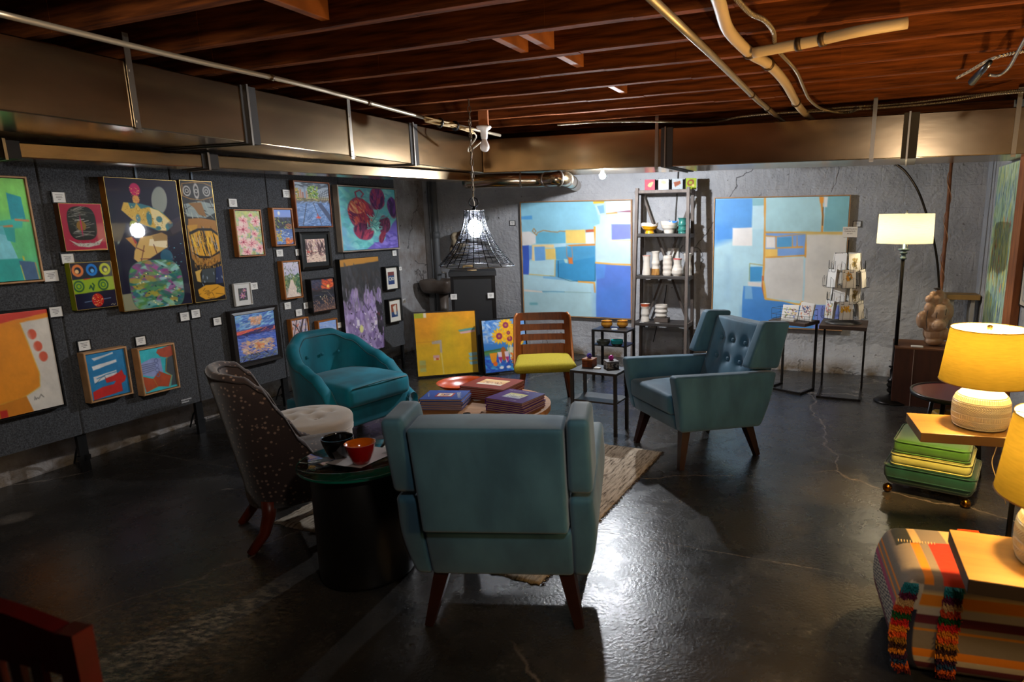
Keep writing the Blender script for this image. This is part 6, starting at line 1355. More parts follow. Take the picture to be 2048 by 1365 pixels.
def on(A, rz, x, y, z): return (A[0] + math.cos(rz) * x - math.sin(rz) * y, A[1] + math.sin(rz) * x + math.cos(rz) * y, z)
def lidbox(lab, c, rz, s, h, mat, lidm, ball):
    R = T('trinket_box', lab, 'box', c, rz, 'lidded boxes with ball knobs'); MB().rb((s / 2, s / 2, h * .36), .002, 1, 1, T=Matrix.Translation((0, 0, h * .36))).build('body', mat, R); MB().rb((s / 2 + .002, s / 2 + .002, h * .12), .003, 1, 1, T=Matrix.Translation((0, 0, h * .86))).build('lid', lidm, R)
    n = 8; r = .0205; MB().lathe([(r * math.sin(math.pi * i / n), -r * math.cos(math.pi * i / n)) for i in range(n + 1)], 20, (0, 0, h * .98 + r * .9)).build('knob', ball, R, True); return R
pat = M('carved_dark_pattern', '#8c847c', .6, var=(60, '#1c1410', 6))
q = G(1179, 733, .46); lidbox('small wooden box with a purple ball knob on the metal table', (q[0], q[1], .4605), srz, .082, .062, M('burl_wood', '#7c3c18', .4, var=(30, '#4a200c', 2)), M('box_lid_brown', '#8a5028', .4), M('purple_ball', '#3c2c90', .2, coat=.8))
q = G(1222.5, 736, .46); lidbox('small carved grey box with a pink ball knob on the metal table', (q[0], q[1] , .4605), srz + .75, .088, .056, pat, M('box_lid_grey', '#6c6460', .5), M('pink_ball', '#c01c8c', .2, coat=.8))
q = G(1195, 738, .46); o = MB().box((0, 0, .0055), (.045, .032, .010)).build('price_card', cardm); o.location = (q[0], q[1], .4602); o.rotation_euler = (0, 0, srz); tag(o, 'white price card between the two lidded boxes on the metal table', 'card', 'price cards')
amb = M('amber_glaze', '#a8701c', .2, coat=.8, var=(20, '#c88a2c', 1.2))
for px, lab in ((1213.5, 'left of two'), (1245, 'right of two')):
    q = G(px, 655, .50); bowl(f'amber glazed bowl on the upper metal table, {lab}', (q[0], q[1], .5005), [(.030, 0), (.034, .004), (.05, .015), (.057, .035), (.050, .052), (.054, .066)], amb, grp='amber bowls on the black table')
q = G(1229, 659, .50); o = MB().box((0, 0, .002), (.055, .035, .003)).build('price_card', cardm); o.location = (q[0], q[1], .5002); tag(o, 'white price card between the amber bowls', 'card', 'price cards')
q = G(1207, 691, .357); bowl('low grey green bowl on the lower shelf of the table with amber bowls', (q[0], q[1], .3565), [(.035, 0), (.05, .010), (.062, .03), (.066, .05)], M('grey_green_glaze', '#5c6258', .3, coat=.5, var=(30, '#3c4440', 1.5)))
q = G(1234, 693, .357); bowl('turquoise bowl with dark foot on the lower shelf of the table with amber bowls', (q[0], q[1], .3565), [(.032, 0), (.045, .008), (.054, .026), (.056, .030), (.058, .062)], M('turquoise_glaze', '#1c8c90', .25, coat=.6), split=(3, 'dark_foot', M('dark_foot_glaze', '#24201e', .3), 'bowl_body'))
# extension lead on the floor behind
root = T('extension_lead', 'green extension plug and cord on the floor behind the bentwood chair', 'cord', G(1140, 721)); q0 = Vector(root.location)
MB().tube([tuple(Vector(G(*p)) - q0 + Vector((0, 0, .006))) for p in ((1168, 719), (1155, 722), (1146, 721))], .004, 6).build('cord', blackf, root, True); MB().tube([(-.09, 0, .02), (-.05, 0, .022), (.02, -.01, .018)], [.016, .022, .012], 10).build('green_plug', M('green_plastic', '#0c3c24', .4), root, True)

# ---------------- ladder shelf with ceramics ----------------
def zat(px, py, y): d = ray(px, py); return CAMH + d[2] * y / d[1]
grey_m = M('weathered_grey_timber', '#6e625a', .6, var=(5, '#544a44', 1.4), stretch=(6, 6, 1.2), bump=(50, .4, .003)); dkb = M('dark_shelf_board', '#2c2826', .5, var=(6, '#3a3431', 1.2), stretch=(1, 9, 1))
P0 = G(1264, 731); ZS = (1.81, 1.374, .945, .458); SWd, SDp = .575, .315
R = T('ladder_shelf', 'tall grey wood and dark board ladder shelf standing between the two large blue paintings', 'shelf', (P0[0], P0[1], 0), BACK.rz)
def fy(z): return .12 * z / 1.81
for x, xt in ((.0, .022), (SWd, SWd - .022)):
    MB().bar((x, 0, 0), (xt, fy(1.83), 1.83), .030, .042).build('front_post', grey_m, R)
    MB().bar((x + (.0 if x else .0), SDp, 0), (xt, SDp, 1.80), .030, .035).build('rear_post', M('dark_timber', '#3a312c', .6, var=(5, '#5c5048', 1.6)), R)
for z in ZS:
    y0 = fy(z) - .005; m = dkb if z < 1.7 else grey_m
    MB().rb((SWd / 2 - .017, (SDp + .01 - y0) / 2, .016), .003, 1, 1, T=Matrix.Translation((SWd / 2, (SDp + .01 + y0) / 2, z - .016))).build('shelf_board', m, R)
    for x in (.004, SWd - .004): MB().box((x, (SDp + y0) / 2, z - .022), (.018, SDp - y0, .04)).build('side_rail', grey_m, R)
MB().bar((.03, SDp + .012, 1.74), (SWd - .03, SDp + .012, .36), .022, .008).build('cross_brace', M('dark_timber'), R); MB().bar((SWd - .03, SDp + .022, 1.74), (.03, SDp + .022, .36), .022, .008).build('cross_brace', M('dark_timber'), R)
def onshelf(px, z, back=.17):
    pl = Plane(np.array(P0[:2]) - BACK.n[:2] * back, BACK.e[:2]); u, _ = pl.uv(px, 500); p = pl.at(u, 0, z); return (p[0], p[1], z + .0005)
for k, (px, rz_, nm) in enumerate(((1299, 0, 'maroon with a tan fish shape'), (1326, .0, 'silver grey with a yellow cap'), (1353, .35, 'pale grey with a brown leaf'), (1380, .45, 'lime green with a brown ring'))):
    p = onshelf(px, 1.81, .20); r_ = T('mini_canvas', f'tiny square canvas on top of the ladder shelf, {nm}', 'painting', p, BACK.rz + rz_, 'mini canvases on the ladder shelf'); s_ = .108
    MB().box((0, .02, s_ / 2), (s_, .04, s_)).build('canvas_block', M('dark_canvas_side', '#2a2420', .7), r_); canvas_mesh('canvas', art_mini(k), s_, s_, SM, r_, -.0012, -s_ / 2, 0)
wg = M('white_glaze', '#cdc4b8', .22, coat=.7, bump=(18, .05, .003)); redrim = M('brick_glaze', '#b04c2c', .3, coat=.6); tealg = M('teal_glaze', '#2c7068', .2, coat=.8); yelg = M('yellow_glaze', '#d89a10', .22, coat=.8); blug = M('blue_glaze', '#3c78c0', .25, coat=.8); brownw = M('brown_streak_glaze', '#7a4c22', .3, var=(18, '#c09050', 2), stretch=(4, 4, .4)); redr = M('red_rim_glaze', '#b8242c', .25, coat=.6)
def pot(lab, px, z, H, ws, mat=wg, rim=None, foot=None, cat='vase', wave=None, inner=None, back=.17, name=None):
    """ws: radii in px at even heights from bottom to top"""
    p = onshelf(px, z, back); sc_ = np.linalg.norm(p - C0) / FPX * .98; R_ = T(name or cat, lab, cat, p, 0, 'ceramics on the ladder shelf'); n = len(ws); pr = []
    m_ = 6
    for i in range((n - 1) * m_ + 1):
        t = i / m_; k = min(n - 2, int(t)); f_ = t - k; f_ = f_ * f_ * (3 - 2 * f_); pr.append(((ws[k] * (1 - f_) + ws[k + 1] * f_) * sc_, H * i / ((n - 1) * m_)))
    L_ = len(pr); a = int(L_ * foot[0]) if foot else 0; b_ = int(L_ * rim[0]) if rim else L_ - 1
    def wv(mb):
        if wave: mb.v = [(x, y, z_ + wave(math.atan2(y, x)) * max(0, z_ / H) ** 4) for x, y, z_ in mb.v]
        return mb
    wv(MB().lathe(pr[a:b_ + 1], 32, capb=(a == 0), capt=False)).build('body', mat, R_, True)
    if foot: wv(MB().lathe(pr[:a + 1], 32, capt=False)).build('foot', foot[1], R_, True)
    if rim: wv(MB().lathe(pr[b_:], 32, capb=False, capt=False)).build('rim', rim[1], R_, True)
    th = .004; wv(MB().lathe([pr[-1]] + [(max(.001, r - th), zz) for r, zz in reversed(pr[2:])] + [(.0005, pr[2][1])], 32, capb=False, capt=False)).build('interior', inner or mat, R_, True)
pot('yellow footed bowl with wavy white rim on the ladder shelf', 1299, 1.374, .100, [9.5, 8, 14, 17, 17.5], yelg, rim=(.74, wg), cat='bowl', wave=lambda a: .012 * math.cos(3 * a + 1), inner=wg)
pot('white bowl with blue inside and dipping rim on the ladder shelf', 1338, 1.374, .125, [10, 11, 15, 17, 17.5], wg, cat='bowl', wave=lambda a: -.022 * math.exp(-((a + 1.1) / .5) ** 2), inner=blug)
pot('teal ribbed vase with flared lip on the ladder shelf', 1364.5, 1.374, .155, [9, 8.6, 10.2, 8.6, 8.4, 10, 8.6, 7.6, 7.8, 10], tealg, back=.16)
pot('tall white vase with pinkish rim, leftmost on the middle shelf', 1293, .945, .205, [8.8, 8.4, 7.4, 6.8, 6.4, 7, 7.8], wg, rim=(.95, redrim), back=.16)
pot('white vase with brown streaked glass foot on the middle shelf', 1311.5, .945, .245, [8.8, 8.4, 8.2, 7.2, 8.4, 7.2, 6.6, 7, 8.6], wg, foot=(.27, brownw), back=.2)
pot('ribbed white cylinder vase with cream lip on the middle shelf', 1335.5, .945, .205, [9, 9.9, 9.0, 10, 9.2, 9.9, 9.2, 9.4, 8.4], wg, back=.15)
pot('squat white vase with red rim on the middle shelf', 1355.5, .945, .180, [9, 11.5, 11.6, 9, 7.8, 8, 9.2], wg, rim=(.94, redr), back=.12)
pot('slim white vase at the right end of the middle shelf', 1376, .945, .225, [9, 8.2, 9, 7.4, 6.4, 7, 9], wg, back=.22)
pot('white waisted jar with rust rim on the bottom shelf', 1290.5, .458, .190, [9.4, 8.6, 7.6, 8.6, 8, 7.6, 9, 9.6], wg, rim=(.86, redrim), back=.12)
p = onshelf(1325, .458, .14); o = MB().rb((.075, .05, .0225), .003, 1, 1, T=Matrix.Translation((0, 0, .0225))).build('wood_stand', M('dark_timber')); o.location = (p[0] - .0, p[1], .4585); o.rotation_euler = (0, 0, BACK.rz); tag(o, 'small dark wooden block under the ribbed white pot', 'stand')
pot('ribbed white pot on a dark wooden block on the bottom shelf', 1323.5, .5035, .135, [10, 12.8, 11.6, 13.6, 12, 13.4, 12.6], wg, back=.14)
for px, z, lab in ((1315.5, .458, 'on the bottom shelf in front of the wooden block'), (1284, .458, 'on the bottom shelf by the rust rimmed jar')):
    p = onshelf(px, z, .045); o = MB().box((0, 0, .0015), (.045, .022, .003)).build('price_card', cardm); o.location = p; o.rotation_euler = (0, 0, BACK.rz); tag(o, f'tiny white price card {lab}', 'card', 'price cards')
# wall outlet and cable behind the shelf
u, z = BACK.uv(1347, 513); R = T('power_outlet', 'white power outlet on the wall behind the ladder shelf', 'outlet', BACK.at(u, 0.0, z - .06), BACK.rz)
MB().rb((.062, .010, .075), .006, 1, 2, T=Matrix.Translation((0, -.011, .075))).build('cover_plate', M('outlet_white', '#c8c4bc', .4), R); m2 = MB()
for x in (-.02, .02): m2.box((x, -.022, .09), (.008, .002, .012))
m2.build('sockets', blackf, R)
u1, zz1 = BACK.uv(1357, 346); u2, zz2 = BACK.uv(1350, 505); R = T('wall_cable', 'dark cable running down the wall behind the ladder shelf', 'cable', BACK.at(u1, .012, zz1)); q0 = Vector(R.location)
MB().tube([tuple(Vector(BACK.at(*q)) - q0) for q in [(BACK.uv(x, y)[0], .012, BACK.uv(x, y)[1]) for x, y in ((1357, 340), (1355, 380), (1352, 420), (1351, 445), (1350, 505))]], .006, 8).build('cable', grey_m if False else M('cable_grey', '#3c3a38', .5), R, True)
R = T('wall_cable', 'black cable hanging under the bottom shelf of the ladder shelf', 'cable', BACK.at(u2, .03, .8)); q0 = Vector(R.location)
MB().tube([tuple(p_) for p_ in bez([Vector(BACK.at(BACK.uv(x, y)[0], .03, max(.02, BACK.uv(x, y, .03)[1]))) - q0 for x, y in ((1335, 570), (1330, 605), (1316, 650), (1306, 690), (1295, 706), (1275, 700))], 6)], .005, 8).build('cable', blackf, R, True)

# ---------------- pedestal, ornament, wall things by the left corner ----------------
qd = [G(*p, 1.02) for p in ((896.4, 545.3), (992.6, 543), (969.3, 536), (879.2, 540))]
A, B, C_, D = qd; e = B - A; w = float(np.linalg.norm(e)); rz = math.atan2(e[1], e[0]); d = .46
pedm = M('matte_black_paint', '#1b1c1e', .55, bump=(60, .15, .002)); R = T('display_pedestal', 'black display pedestal with overhanging top under the wire lamp', 'pedestal', (A[0], A[1], 0), rz)
MB().rb((w / 2, d / 2, .022), .003, 1, 1, T=Matrix.Translation((w / 2, d / 2, .998))).build('top', pedm, R); MB().box((w / 2, d / 2, .488), (w - .09, d - .07, .976)).build('body', pedm, R)
for x in (.03, w - .03): MB().box((x, .035, .488), (.03, .02, .97)).build('corner_trim', M('gloss_black', '#0c0c0e', .3), R)
PP = Plane((A[0], A[1]), e[:2]); PP2 = Plane(PP.at(0, -.02, 0)[:2], e[:2])
for px, py, lab in ((907.5, 594, 'left side of the black pedestal'), (981.5, 591.5, 'right side of the black pedestal')): card(PP2, px, py, .062, .055, f'small white price card on the {lab}', off=.004)
p = G(936, 539, 1.02); R = T('bone_ornament', 'small cream bone shaped ornament on top of the black pedestal', 'ornament', (p[0], p[1], 1.0205)); bonem = M('bone_cream', '#c8a878', .5)
MB().tube([(-.05, 0, .012), (-.045, 0, .03), (-.01, 0, .036), (.02, 0, .034), (.05, 0, .03), (.055, 0, .010)], [.012, .015, .012, .016, .015, .010], 10).build('bone', bonem, R, True)
p = G(944, 542, 1.02); o = MB().tube([(-.045, -.01, .005), (.045, .008, .006)], .0045, 8).build('wooden_stick', bonem, None, True); o.location = (p[0], p[1], 1.0205); tag(o, 'thin tan stick lying by the bone ornament on the pedestal', 'stick')
def blob(name, mat, parts, parent, vox=.01, sm=True):
    """one organic body: overlapping lumps fused by a voxel remesh"""
    mb = MB()
    for (c, r) in parts:
        rx, ry, rz_ = r if isinstance(r, (list, tuple)) else (r, r, r); n = 8
        v = []; m_ = 14
        for i in range(n + 1):
            for k in range(m_): a = math.pi * i / n; b_ = 2 * math.pi * k / m_; v.append((c[0] + rx * math.sin(a) * math.cos(b_), c[1] + ry * math.sin(a) * math.sin(b_), c[2] - rz_ * math.cos(a)))
        mb.add(v, [(i * m_ + k, i * m_ + (k + 1) % m_, (i + 1) * m_ + (k + 1) % m_, (i + 1) * m_ + k) for i in range(n) for k in range(m_)])
    o = mb.build(name, mat, parent, True); r = o.modifiers.new('remesh', 'REMESH'); r.mode = 'VOXEL'; r.voxel_size = vox; r.use_smooth_shade = True; s_ = o.modifiers.new('smooth', 'SMOOTH'); s_.factor = .5; s_.iterations = 3
    return o
u, z = BACK.uv(922, 488, .06); R = T('wall_sculpture', 'lumpy cream and brown sculpture on the wall behind the wire lamp', 'sculpture', BACK.at(u, .02, z), BACK.rz)
blob('lumps', M('cream_brown_glaze', '#b8a88c', .5, var=(9, '#4a3828', 5)), [((0, -.05, 0), (.13, .05, .15)), ((-.07, -.07, -.08), (.07, .05, .09)), ((.05, -.08, .09), .07), ((-.04, -.09, .08), .06), ((.06, -.08, -.04), .07), ((-.02, -.09, -.0), .06)], R)
u, z = BACK.uv(952, 437, .0); R = T('pipe_stub', 'rusty pipe stub coming out of the back wall behind the lamp ring', 'pipe', BACK.at(u, 0, z), BACK.rz)
MB().tube([(0, .02, 0), (0, -.03, 0), (.02, -.055, 0), (.12, -.06, .0), (.14, -.06, 0)], .022, 14).build('rusty_pipe', M('rust', '#5a3020', .8, var=(20, '#3a2018', 1.5)), R, True); MB().tube([(.14, -.06, 0), (.19, -.06, 0)], .026, 14).build('end_cap', M('cap_grey', '#6c6c6c', .6), R, True)
u, z = BACK.uv(880, 500, .0); R = T('corner_pipe', 'grey painted vertical pipe in the left corner of the room', 'pipe', BACK.at(u, .06, 0), BACK.rz)
MB().tube([(0, 0, 0), (0, 0, 2.5)], .035, 16).build('pipe', M('grey_pipe_paint', '#5c5e60', .5), R, True); MB().tube([(0, 0, 1.32), (0, 0, 1.40)], .045, 16).build('coupling', M('grey_pipe_paint'), R, True)
for s in (-.07,): MB().tube([(s, 0, 0), (s, 0, 2.5)], .014, 12).build('thin_pipe', M('grey_pipe_paint'), R, True)
u, z = BACK.uv(878, 562, .25); R = T('wash_basin', 'old stained wall basin in the left corner behind the pedestal', 'sink', BACK.at(u, .22, z - .16), BACK.rz); sinkm = M('stained_enamel', '#6c625a', .4, var=(5, '#4a3c32', 1.5))
MB().rb((.20, .17, .085), .06, [6, 6, 2], 4, fn=lambda w_, n: (w_[0] * (1 + .12 * n[2]), w_[1] * (1 + .08 * n[2]), w_[2] + .10 - (.05 * (1 - n[0] ** 4) * (1 - n[1] ** 4) if n[2] > .9 else 0))).build('basin', sinkm, R, True)
MB().lathe([(.05, -.75), (.045, -.3), (.06, .03)], 16, (.02, .02, 0)).build('drain_pedestal', sinkm, R, True); MB().tube([(-.02, .15, .18), (-.02, .15, .24), (-.02, .08, .25)], .012, 10).build('tap', M('old_chrome', '#807a74', .35, .8), R, True)

# ---------------- card tables, trays and rotating rack ----------------
tabw = M('brown_table_board', '#4a382e', .5, var=(4, '#3a2a22', 1.3), stretch=(1, 8, 1)); barm = M('dark_bar_steel', '#241f1c', .4, .5)
def ctable(lab, quad, z, mat, th=.03, legs='back', grp='C-frame side tables', dmin=None, wd=None, frz=None, edge=None):
    A, B, C_, D = [G(*p, z) for p in quad]; e = (B - A); w = wd or float(np.linalg.norm(e[:2])); rz = math.atan2(e[1], e[0]) if frz is None else frz; d = float((np.linalg.norm((D - A)[:2]) + np.linalg.norm((C_ - B)[:2])) / 2)
    if dmin: d = dmin
    R = T('side_table', lab, 'table', (A[0], A[1], 0), rz, grp); MB().rb((w / 2, d / 2, th / 2), .002, 1, 1, T=Matrix.Translation((w / 2, d / 2, z - th / 2))).build('top', edge or mat, R); t = .018; m2 = MB()
    if edge: MB().box((w / 2, d / 2, z + .0006), (w - .002, d - .002, .0012)).build('veneer', mat, R)
    if legs == 'back':
        for x in (t, w - t): MB().box((x, d - t, (z - th) / 2), (t, t, z - th)).build('leg', barm, R)
        for x in (t, w - t): m2.box((x, d / 2 - t / 2, t / 2), (t, d - t, t))
        m2.box((w / 2, t / 2, t / 2), (w - 2 * t, t, t)); m2.build('base_frame', barm, R)
    else:
        for y in (t, d - t): MB().box((w - t, y, (z - th) / 2), (t, t, z - th)).build('leg', barm, R)
        m2.box((w - t, d / 2, t / 2), (t, d, t)); m2.build('base_rail', barm, R)
    return R, A, w, d, rz
_, A1_, w1_, d1_, rz1 = ctable('brown topped C-frame table holding the wire card tray', [(1537, 640), (1627, 650), (1638, 640), (1556, 629.5)], .63, tabw, dmin=.27, wd=.35)
_, A2_, w2_, d2_, rz2 = ctable('brown topped C-frame table holding the rotating card rack', [(1638, 651), (1734, 656), (1754, 643), (1662.6, 637)], .63, tabw)
def art_cards(k):
    a = Art(26, 26, '#d8d4cc', 80 + k); cols = (['#7c4a38', '#c8a040', '#3c58b0', '#a8b830', '#b08870', '#606830'], ['#7c2c48', '#c87848', '#503068', '#d8b8a0', '#38507c'], ['#c88a1c', '#a86c10', '#606048'], ['#8c7838', '#a89050', '#605020'], ['#e0b828', '#d89a18', '#c87810'], ['#a82848', '#c86858', '#687838', '#d8a030'])[k]
    x0, y0, x1, y1 = ((.1, .2, .95, .9), (.12, .1, .9, .9), (.3, .15, .7, .6), (.3, .25, .75, .85), (.12, .25, .9, .55), (.1, .15, .9, .9))[k]; a.dabs(46, x0, y0, x1, y1, cols, .16, .08, 40, 80, .9); return a
def gcard(parent, k, w, h, c, rz, lean, name='greeting_card'):
    pass
wirem = M('black_wire_rack', '#161616', .4, .6)
# wire tray
R = T('card_tray', 'black wire tray of greeting cards on the left C-frame table', 'card holder', (*on(A1_, rz1, w1_ * .50, d1_ * .5, 0)[:2], .6303), rz1); tw_, td_, th_ = .36, .15, .10
mb = MB()
for z in (.006, .05, .10): mb.tube([(-tw_ / 2, -td_ / 2, z), (tw_ / 2, -td_ / 2, z), (tw_ / 2, td_ / 2, z), (-tw_ / 2, td_ / 2, z)], .0018, 6, closed=True)
for k in range(9):
    x = -tw_ / 2 + tw_ * k / 8; mb.tube([(x, -td_ / 2, .10 if k in (0, 8) else .05), (x, -td_ / 2, .003), (x, td_ / 2, .003), (x, td_ / 2, .10)], .0014, 5)
mb.build('wire_frame', wirem, R)
def cards(lab, cx, cy, z, rz, w, h, k, n, lean=.25, tilt=0, sticker=True):
    for i in range(n):
        front = i == 0; r_ = T('greeting_card', (lab if front else f'white card behind the {lab}'), 'card', (cx - math.sin(rz) * .012 * i * -1 * -1, cy + math.cos(rz) * .012 * i, z), rz, 'greeting cards'); r_.rotation_euler = (-lean, tilt * (1 if front else 2.2), rz)
        MB().box((0, .0015, h / 2), (w, .003, h)).build('card', M('card_stock', '#dcd8d0', .6), r_)
        if front:
            canvas_mesh('picture', art_cards(k), w * .86, h * .84, SM, r_, -.0012, -w * .43, h * .08)
            if sticker: MB().box((w * .05, -.002, h * .18), (w * .34, .0008, h * .26)).build('sticker', cardm, r_)
q = on(A1_, rz1, w1_ * .36, d1_ * .5, 0); cards('landscape greeting card with scattered brown, blue and gold dabs', q[0], q[1], .636, rz1, .155, .125, 0, 2, .28, -.03)
q = on(A1_, rz1, w1_ * .78, d1_ * .5, 0); cards('upright greeting card with plum and orange picture in the wire tray', q[0], q[1], .636, rz1, .125, .155, 1, 2, .25, .04)
q = on(A1_, rz1, w1_ * .5, d1_ * .12, 0); o = MB().rb((.062, .02, .010), .004, 1, 2, T=Matrix.Translation((0, 0, .011))).build('clear_case', M('cloudy_plastic', '#b8b4ac', .2, coat=.5)); o.location = (q[0], q[1], .6302); o.rotation_euler = (0, 0, rz1); tag(o, 'small cloudy plastic case in front of the wire card tray', 'case')
# rotating rack
rcx, rcy = on(A2_, rz2, w2_ * .48, d2_ * .5, 0)[:2]
R = T('card_rack', 'rotating black wire rack of greeting cards with a sign on top', 'card rack', (rcx, rcy, .6303), rz2)
MB().lathe([(.0, 0), (.145, 0), (.148, .004), (.12, .014), (.04, .030), (.012, .036), (.0, .036)], 40, capb=False).build('base_disc', M('grey_disc', '#4c4a48', .45), R, True)
MB().tube([(0, 0, .03), (0, 0, .70)], .006, 10).build('spindle', blackf, R, True)
def pocket_tier(z0, rad_, off, nP=6):
    for k in range(nP):
        a = 2 * math.pi * k / nP + off; ca, sa = math.cos(a), math.sin(a); X = Vector((-sa, ca, 0)); O = Vector((ca, sa, 0)); c = O * rad_; mb = MB(); hw = .058
        def q(u, o_, z): p = c + X * u + O * o_; return (p.x, p.y, z0 + z)
        mb.tube([q(-hw, -.03, .15), q(-hw, -.03, .0), q(-hw, .018, .0), q(-hw, .018, .07), q(-hw + .03, .018, .09), q(-hw + .03, .018, .0), q(-hw + .03, -.03, 0)], .0015, 5)
        mb.tube([q(hw, -.03, .15), q(hw, -.03, .0), q(hw, .018, .0), q(hw, .018, .07), q(hw - .03, .018, .09), q(hw - .03, .018, .0), q(hw - .03, -.03, 0)], .0015, 5)
        mb.tube([q(-hw, -.03, .15), q(hw, -.03, .15)], .0015, 5); mb.tube([q(-hw, .018, .0), q(hw, .018, .0)], .0015, 5); mb.tube([(0, 0, z0 + .12), q(0, -.03, .15)], .0015, 5); mb.tube([(0, 0, z0 + .02), q(0, -.03, 0)], .0015, 5)
        mb.build('wire_pocket', wirem, R)
tiers = [(.045, .160, -1.40, ), (.175, .125, -.90), (.31, .160, -1.35), (.44, .125, -.95)]
for z0, rd, off in tiers: pocket_tier(z0, rd, off)
gk = 0
labs = ['greeting card with yellow flowers in the lowest tier of the rotating rack, front', 'greeting card with a faint brown flower in the second tier of the rotating rack', 'greeting card with a gold plant in the third tier of the rotating rack', 'greeting card with a vase drawing in the top tier of the rotating rack']
for ti, (z0, rd, off) in enumerate(tiers):
    for k in range(6):
        a = 2 * math.pi * k / 6 + off; aw = a + rz2; front = k == 0; n = 1 if front else 3
        if k in (3,): continue
        for i in range(n):
            rr_ = rd - .005 - .009 * i; x, y = rcx + rr_ * math.cos(aw), rcy + rr_ * math.sin(aw)
            sd = ('right', 'rear right', '', 'rear left', 'left')[k - 1] if k else ''; tn = ('lowest', 'second', 'third', 'top')[ti]
            r_ = T('greeting_card', labs[ti] if front else f'white card {("outermost", "middle", "innermost")[i]} in the {sd} pocket, {tn} tier, card rack', 'card', (x, y, .6303 + z0 + .002), aw + math.pi / 2, 'greeting cards in the rotating rack'); r_.rotation_euler = (-.10 - .04 * i, (.2 if (front and ti == 1) else 0) + (.03 * (i - 1)), aw + math.pi / 2)
            w_, h2 = .105, .150
            MB().box((0, .001, h2 / 2), (w_, .002, h2)).build('card', M('card_stock', '#dcd8d0', .6), r_)
            if front: canvas_mesh('picture', art_cards((4, 3, 2, 3)[ti]), w_ * .9, h2 * .9, SM, r_, -.0008, -w_ * .45, h2 * .05)
            elif k == 5 and ti == 0 and i == 0: canvas_mesh('picture', art_cards(5), w_ * .9, h2 * .9, SM, r_, -.0008, -w_ * .45, h2 * .05)
# sign on the rack
MB().box((0, .0, .735), (.085, .006, .03)).build('sign_clip', blackf, R)
o = MB().box((0.006, -.005, .765), (.115, .002, .085)).build('sign', cardm, R, label='white sign with three lines of small print')
for tx, zz in (('Sunday Wonderful', .79), ('Greeting Cards', .772), ('$5 each', .752)): lettering(R, tx, (.006, -.0066, zz), .0135, 0, M('sign_ink', '#383434', .8), 'sign_text', rad(90))
R.rotation_euler = (0, 0, rz2)

# ---------------- floor lamp, arc lamp, vine pole ----------------
brz = M('dark_bronze', '#1c1714', .35, .7); lx, ly = 2.40, 5.17; zb_ = zat(1800, 487, ly); zt2 = zat(1808, 428, ly)
R = T('floor_lamp', 'turned dark bronze floor lamp with pale drum shade against the back wall', 'lamp', (lx, ly, 0))
MB().lathe([(.14, 0), (.142, .008), (.125, .018), (.11, .03), (.06, .042), (.045, .05), (.03, .06)], 40).build('base', brz, R, True)
MB().lathe([(.03, .055), (.022, .07), (.04, .085), (.046, .10), (.03, .115), (.045, .13), (.05, .145), (.035, .16), (.045, .175), (.042, .19), (.026, .20), (.03, .27), (.024, .285), (.042, .295), (.042, .30), (.018, .305), (.016, .31)], 28).build('turned_stem', brz, R, True)
MB().lathe([(.016, .305), (.014, zb_ - .12)], 20).build('pole', brz, R, True); MB().lathe([(.014, zb_ - .13), (.026, zb_ - .125), (.026, zb_ - .115), (.018, zb_ - .11), (.018, zb_ - .085), (.030, zb_ - .08), (.030, zb_ - .072), (.014, zb_ - .065), (.04, zb_ - .055), (.044, zb_ - .045), (.012, zb_ - .04), (.010, zb_ + .02)], 28).build('collar', M('pewter', '#5c6c70', .3, .8), R, True)
sm_ = cloth_glow('pale_drum_linen', hx('#c8c2a8'), .40); r0 = 51 / FPX * ly * 1.0; r1 = 50 / FPX * ly
MB().lathe([(r0, zb_), (r1, zt2)], 64, capb=False, capt=False).build('lamp_shade', sm_, R, True)
mb = MB()
for k in range(3): a = k * 2.094; mb.tube([(0, 0, zt2 - .01), (r1 * math.cos(a), r1 * math.sin(a), zt2 - .002)], .002, 6)
mb.tube([(0, 0, zb_ + .02), (0, 0, zt2 + .0)], .003, 6); mb.lathe([(.0, zt2 + .03), (.01, zt2 + .024), (.007, zt2 + .01), (.01, zt2)], 12, capb=False); mb.build('finial_and_spider', M('glass_finial', '#8a8c8a', .2, .5), R, True)
MB().tube([(.012, -.03, zb_ - .005), (.012, -.03, zb_ - .05)], .0015, 6).build('pull_chain', M('brass_chain', '#a08850', .3, .9), R)
glow_bulb(R, (0.0, 0, (zb_ + zt2) / 2 - .01), .032, 9, (1.0, 0.84, 0.58))
# arc lamp pole
def pb(px, py, y): d = ray(px, py); t = y / d[1]; return C0 + t * d
R = T('arc_lamp_pole', 'thin black arched lamp pole rising behind the floor lamp', 'lamp', pb(1880, 700, 5.60)); q0 = Vector(R.location); pts = [Vector(pb(*p)) - q0 for p in ((1790, 327, 5.66), (1812, 345, 5.66), (1835, 380, 5.65), (1852, 425, 5.63), (1866, 475, 5.62), (1874, 520, 5.61), (1878, 570, 5.6), (1880, 640, 5.6), (1880, 760, 5.6))]
MB().tube([tuple(p) for p in bez(pts, 6)], .010, 10).build('arched_pole', brz, R, True); MB().lathe([(.10, 0), (.10, .015), (.02, .03)], 28, (pts[-1].x, pts[-1].y, -q0.z)).build('base', brz, R, True)
MB().tube([tuple(pts[-1]), (pts[-1].x, pts[-1].y, .02 - q0.z)], .010, 10).build('lower_pole', brz, R, True)
R = T('vine_pole', 'tall brown sapling pole wound with a thin vine, behind the lumpy sculpture', 'pole', pb(1880, 600, 5.74)); q0 = Vector(R.location); a_, b_ = Vector(pb(1903, 322, 5.74)) - q0, Vector(pb(1876, 640, 5.74)) - q0; bk = M('sapling_bark', '#8a5838', .7, var=(10, '#5c3420', 1.5))
f_ = b_ + (b_ - a_) * .75; f_.z = -q0.z
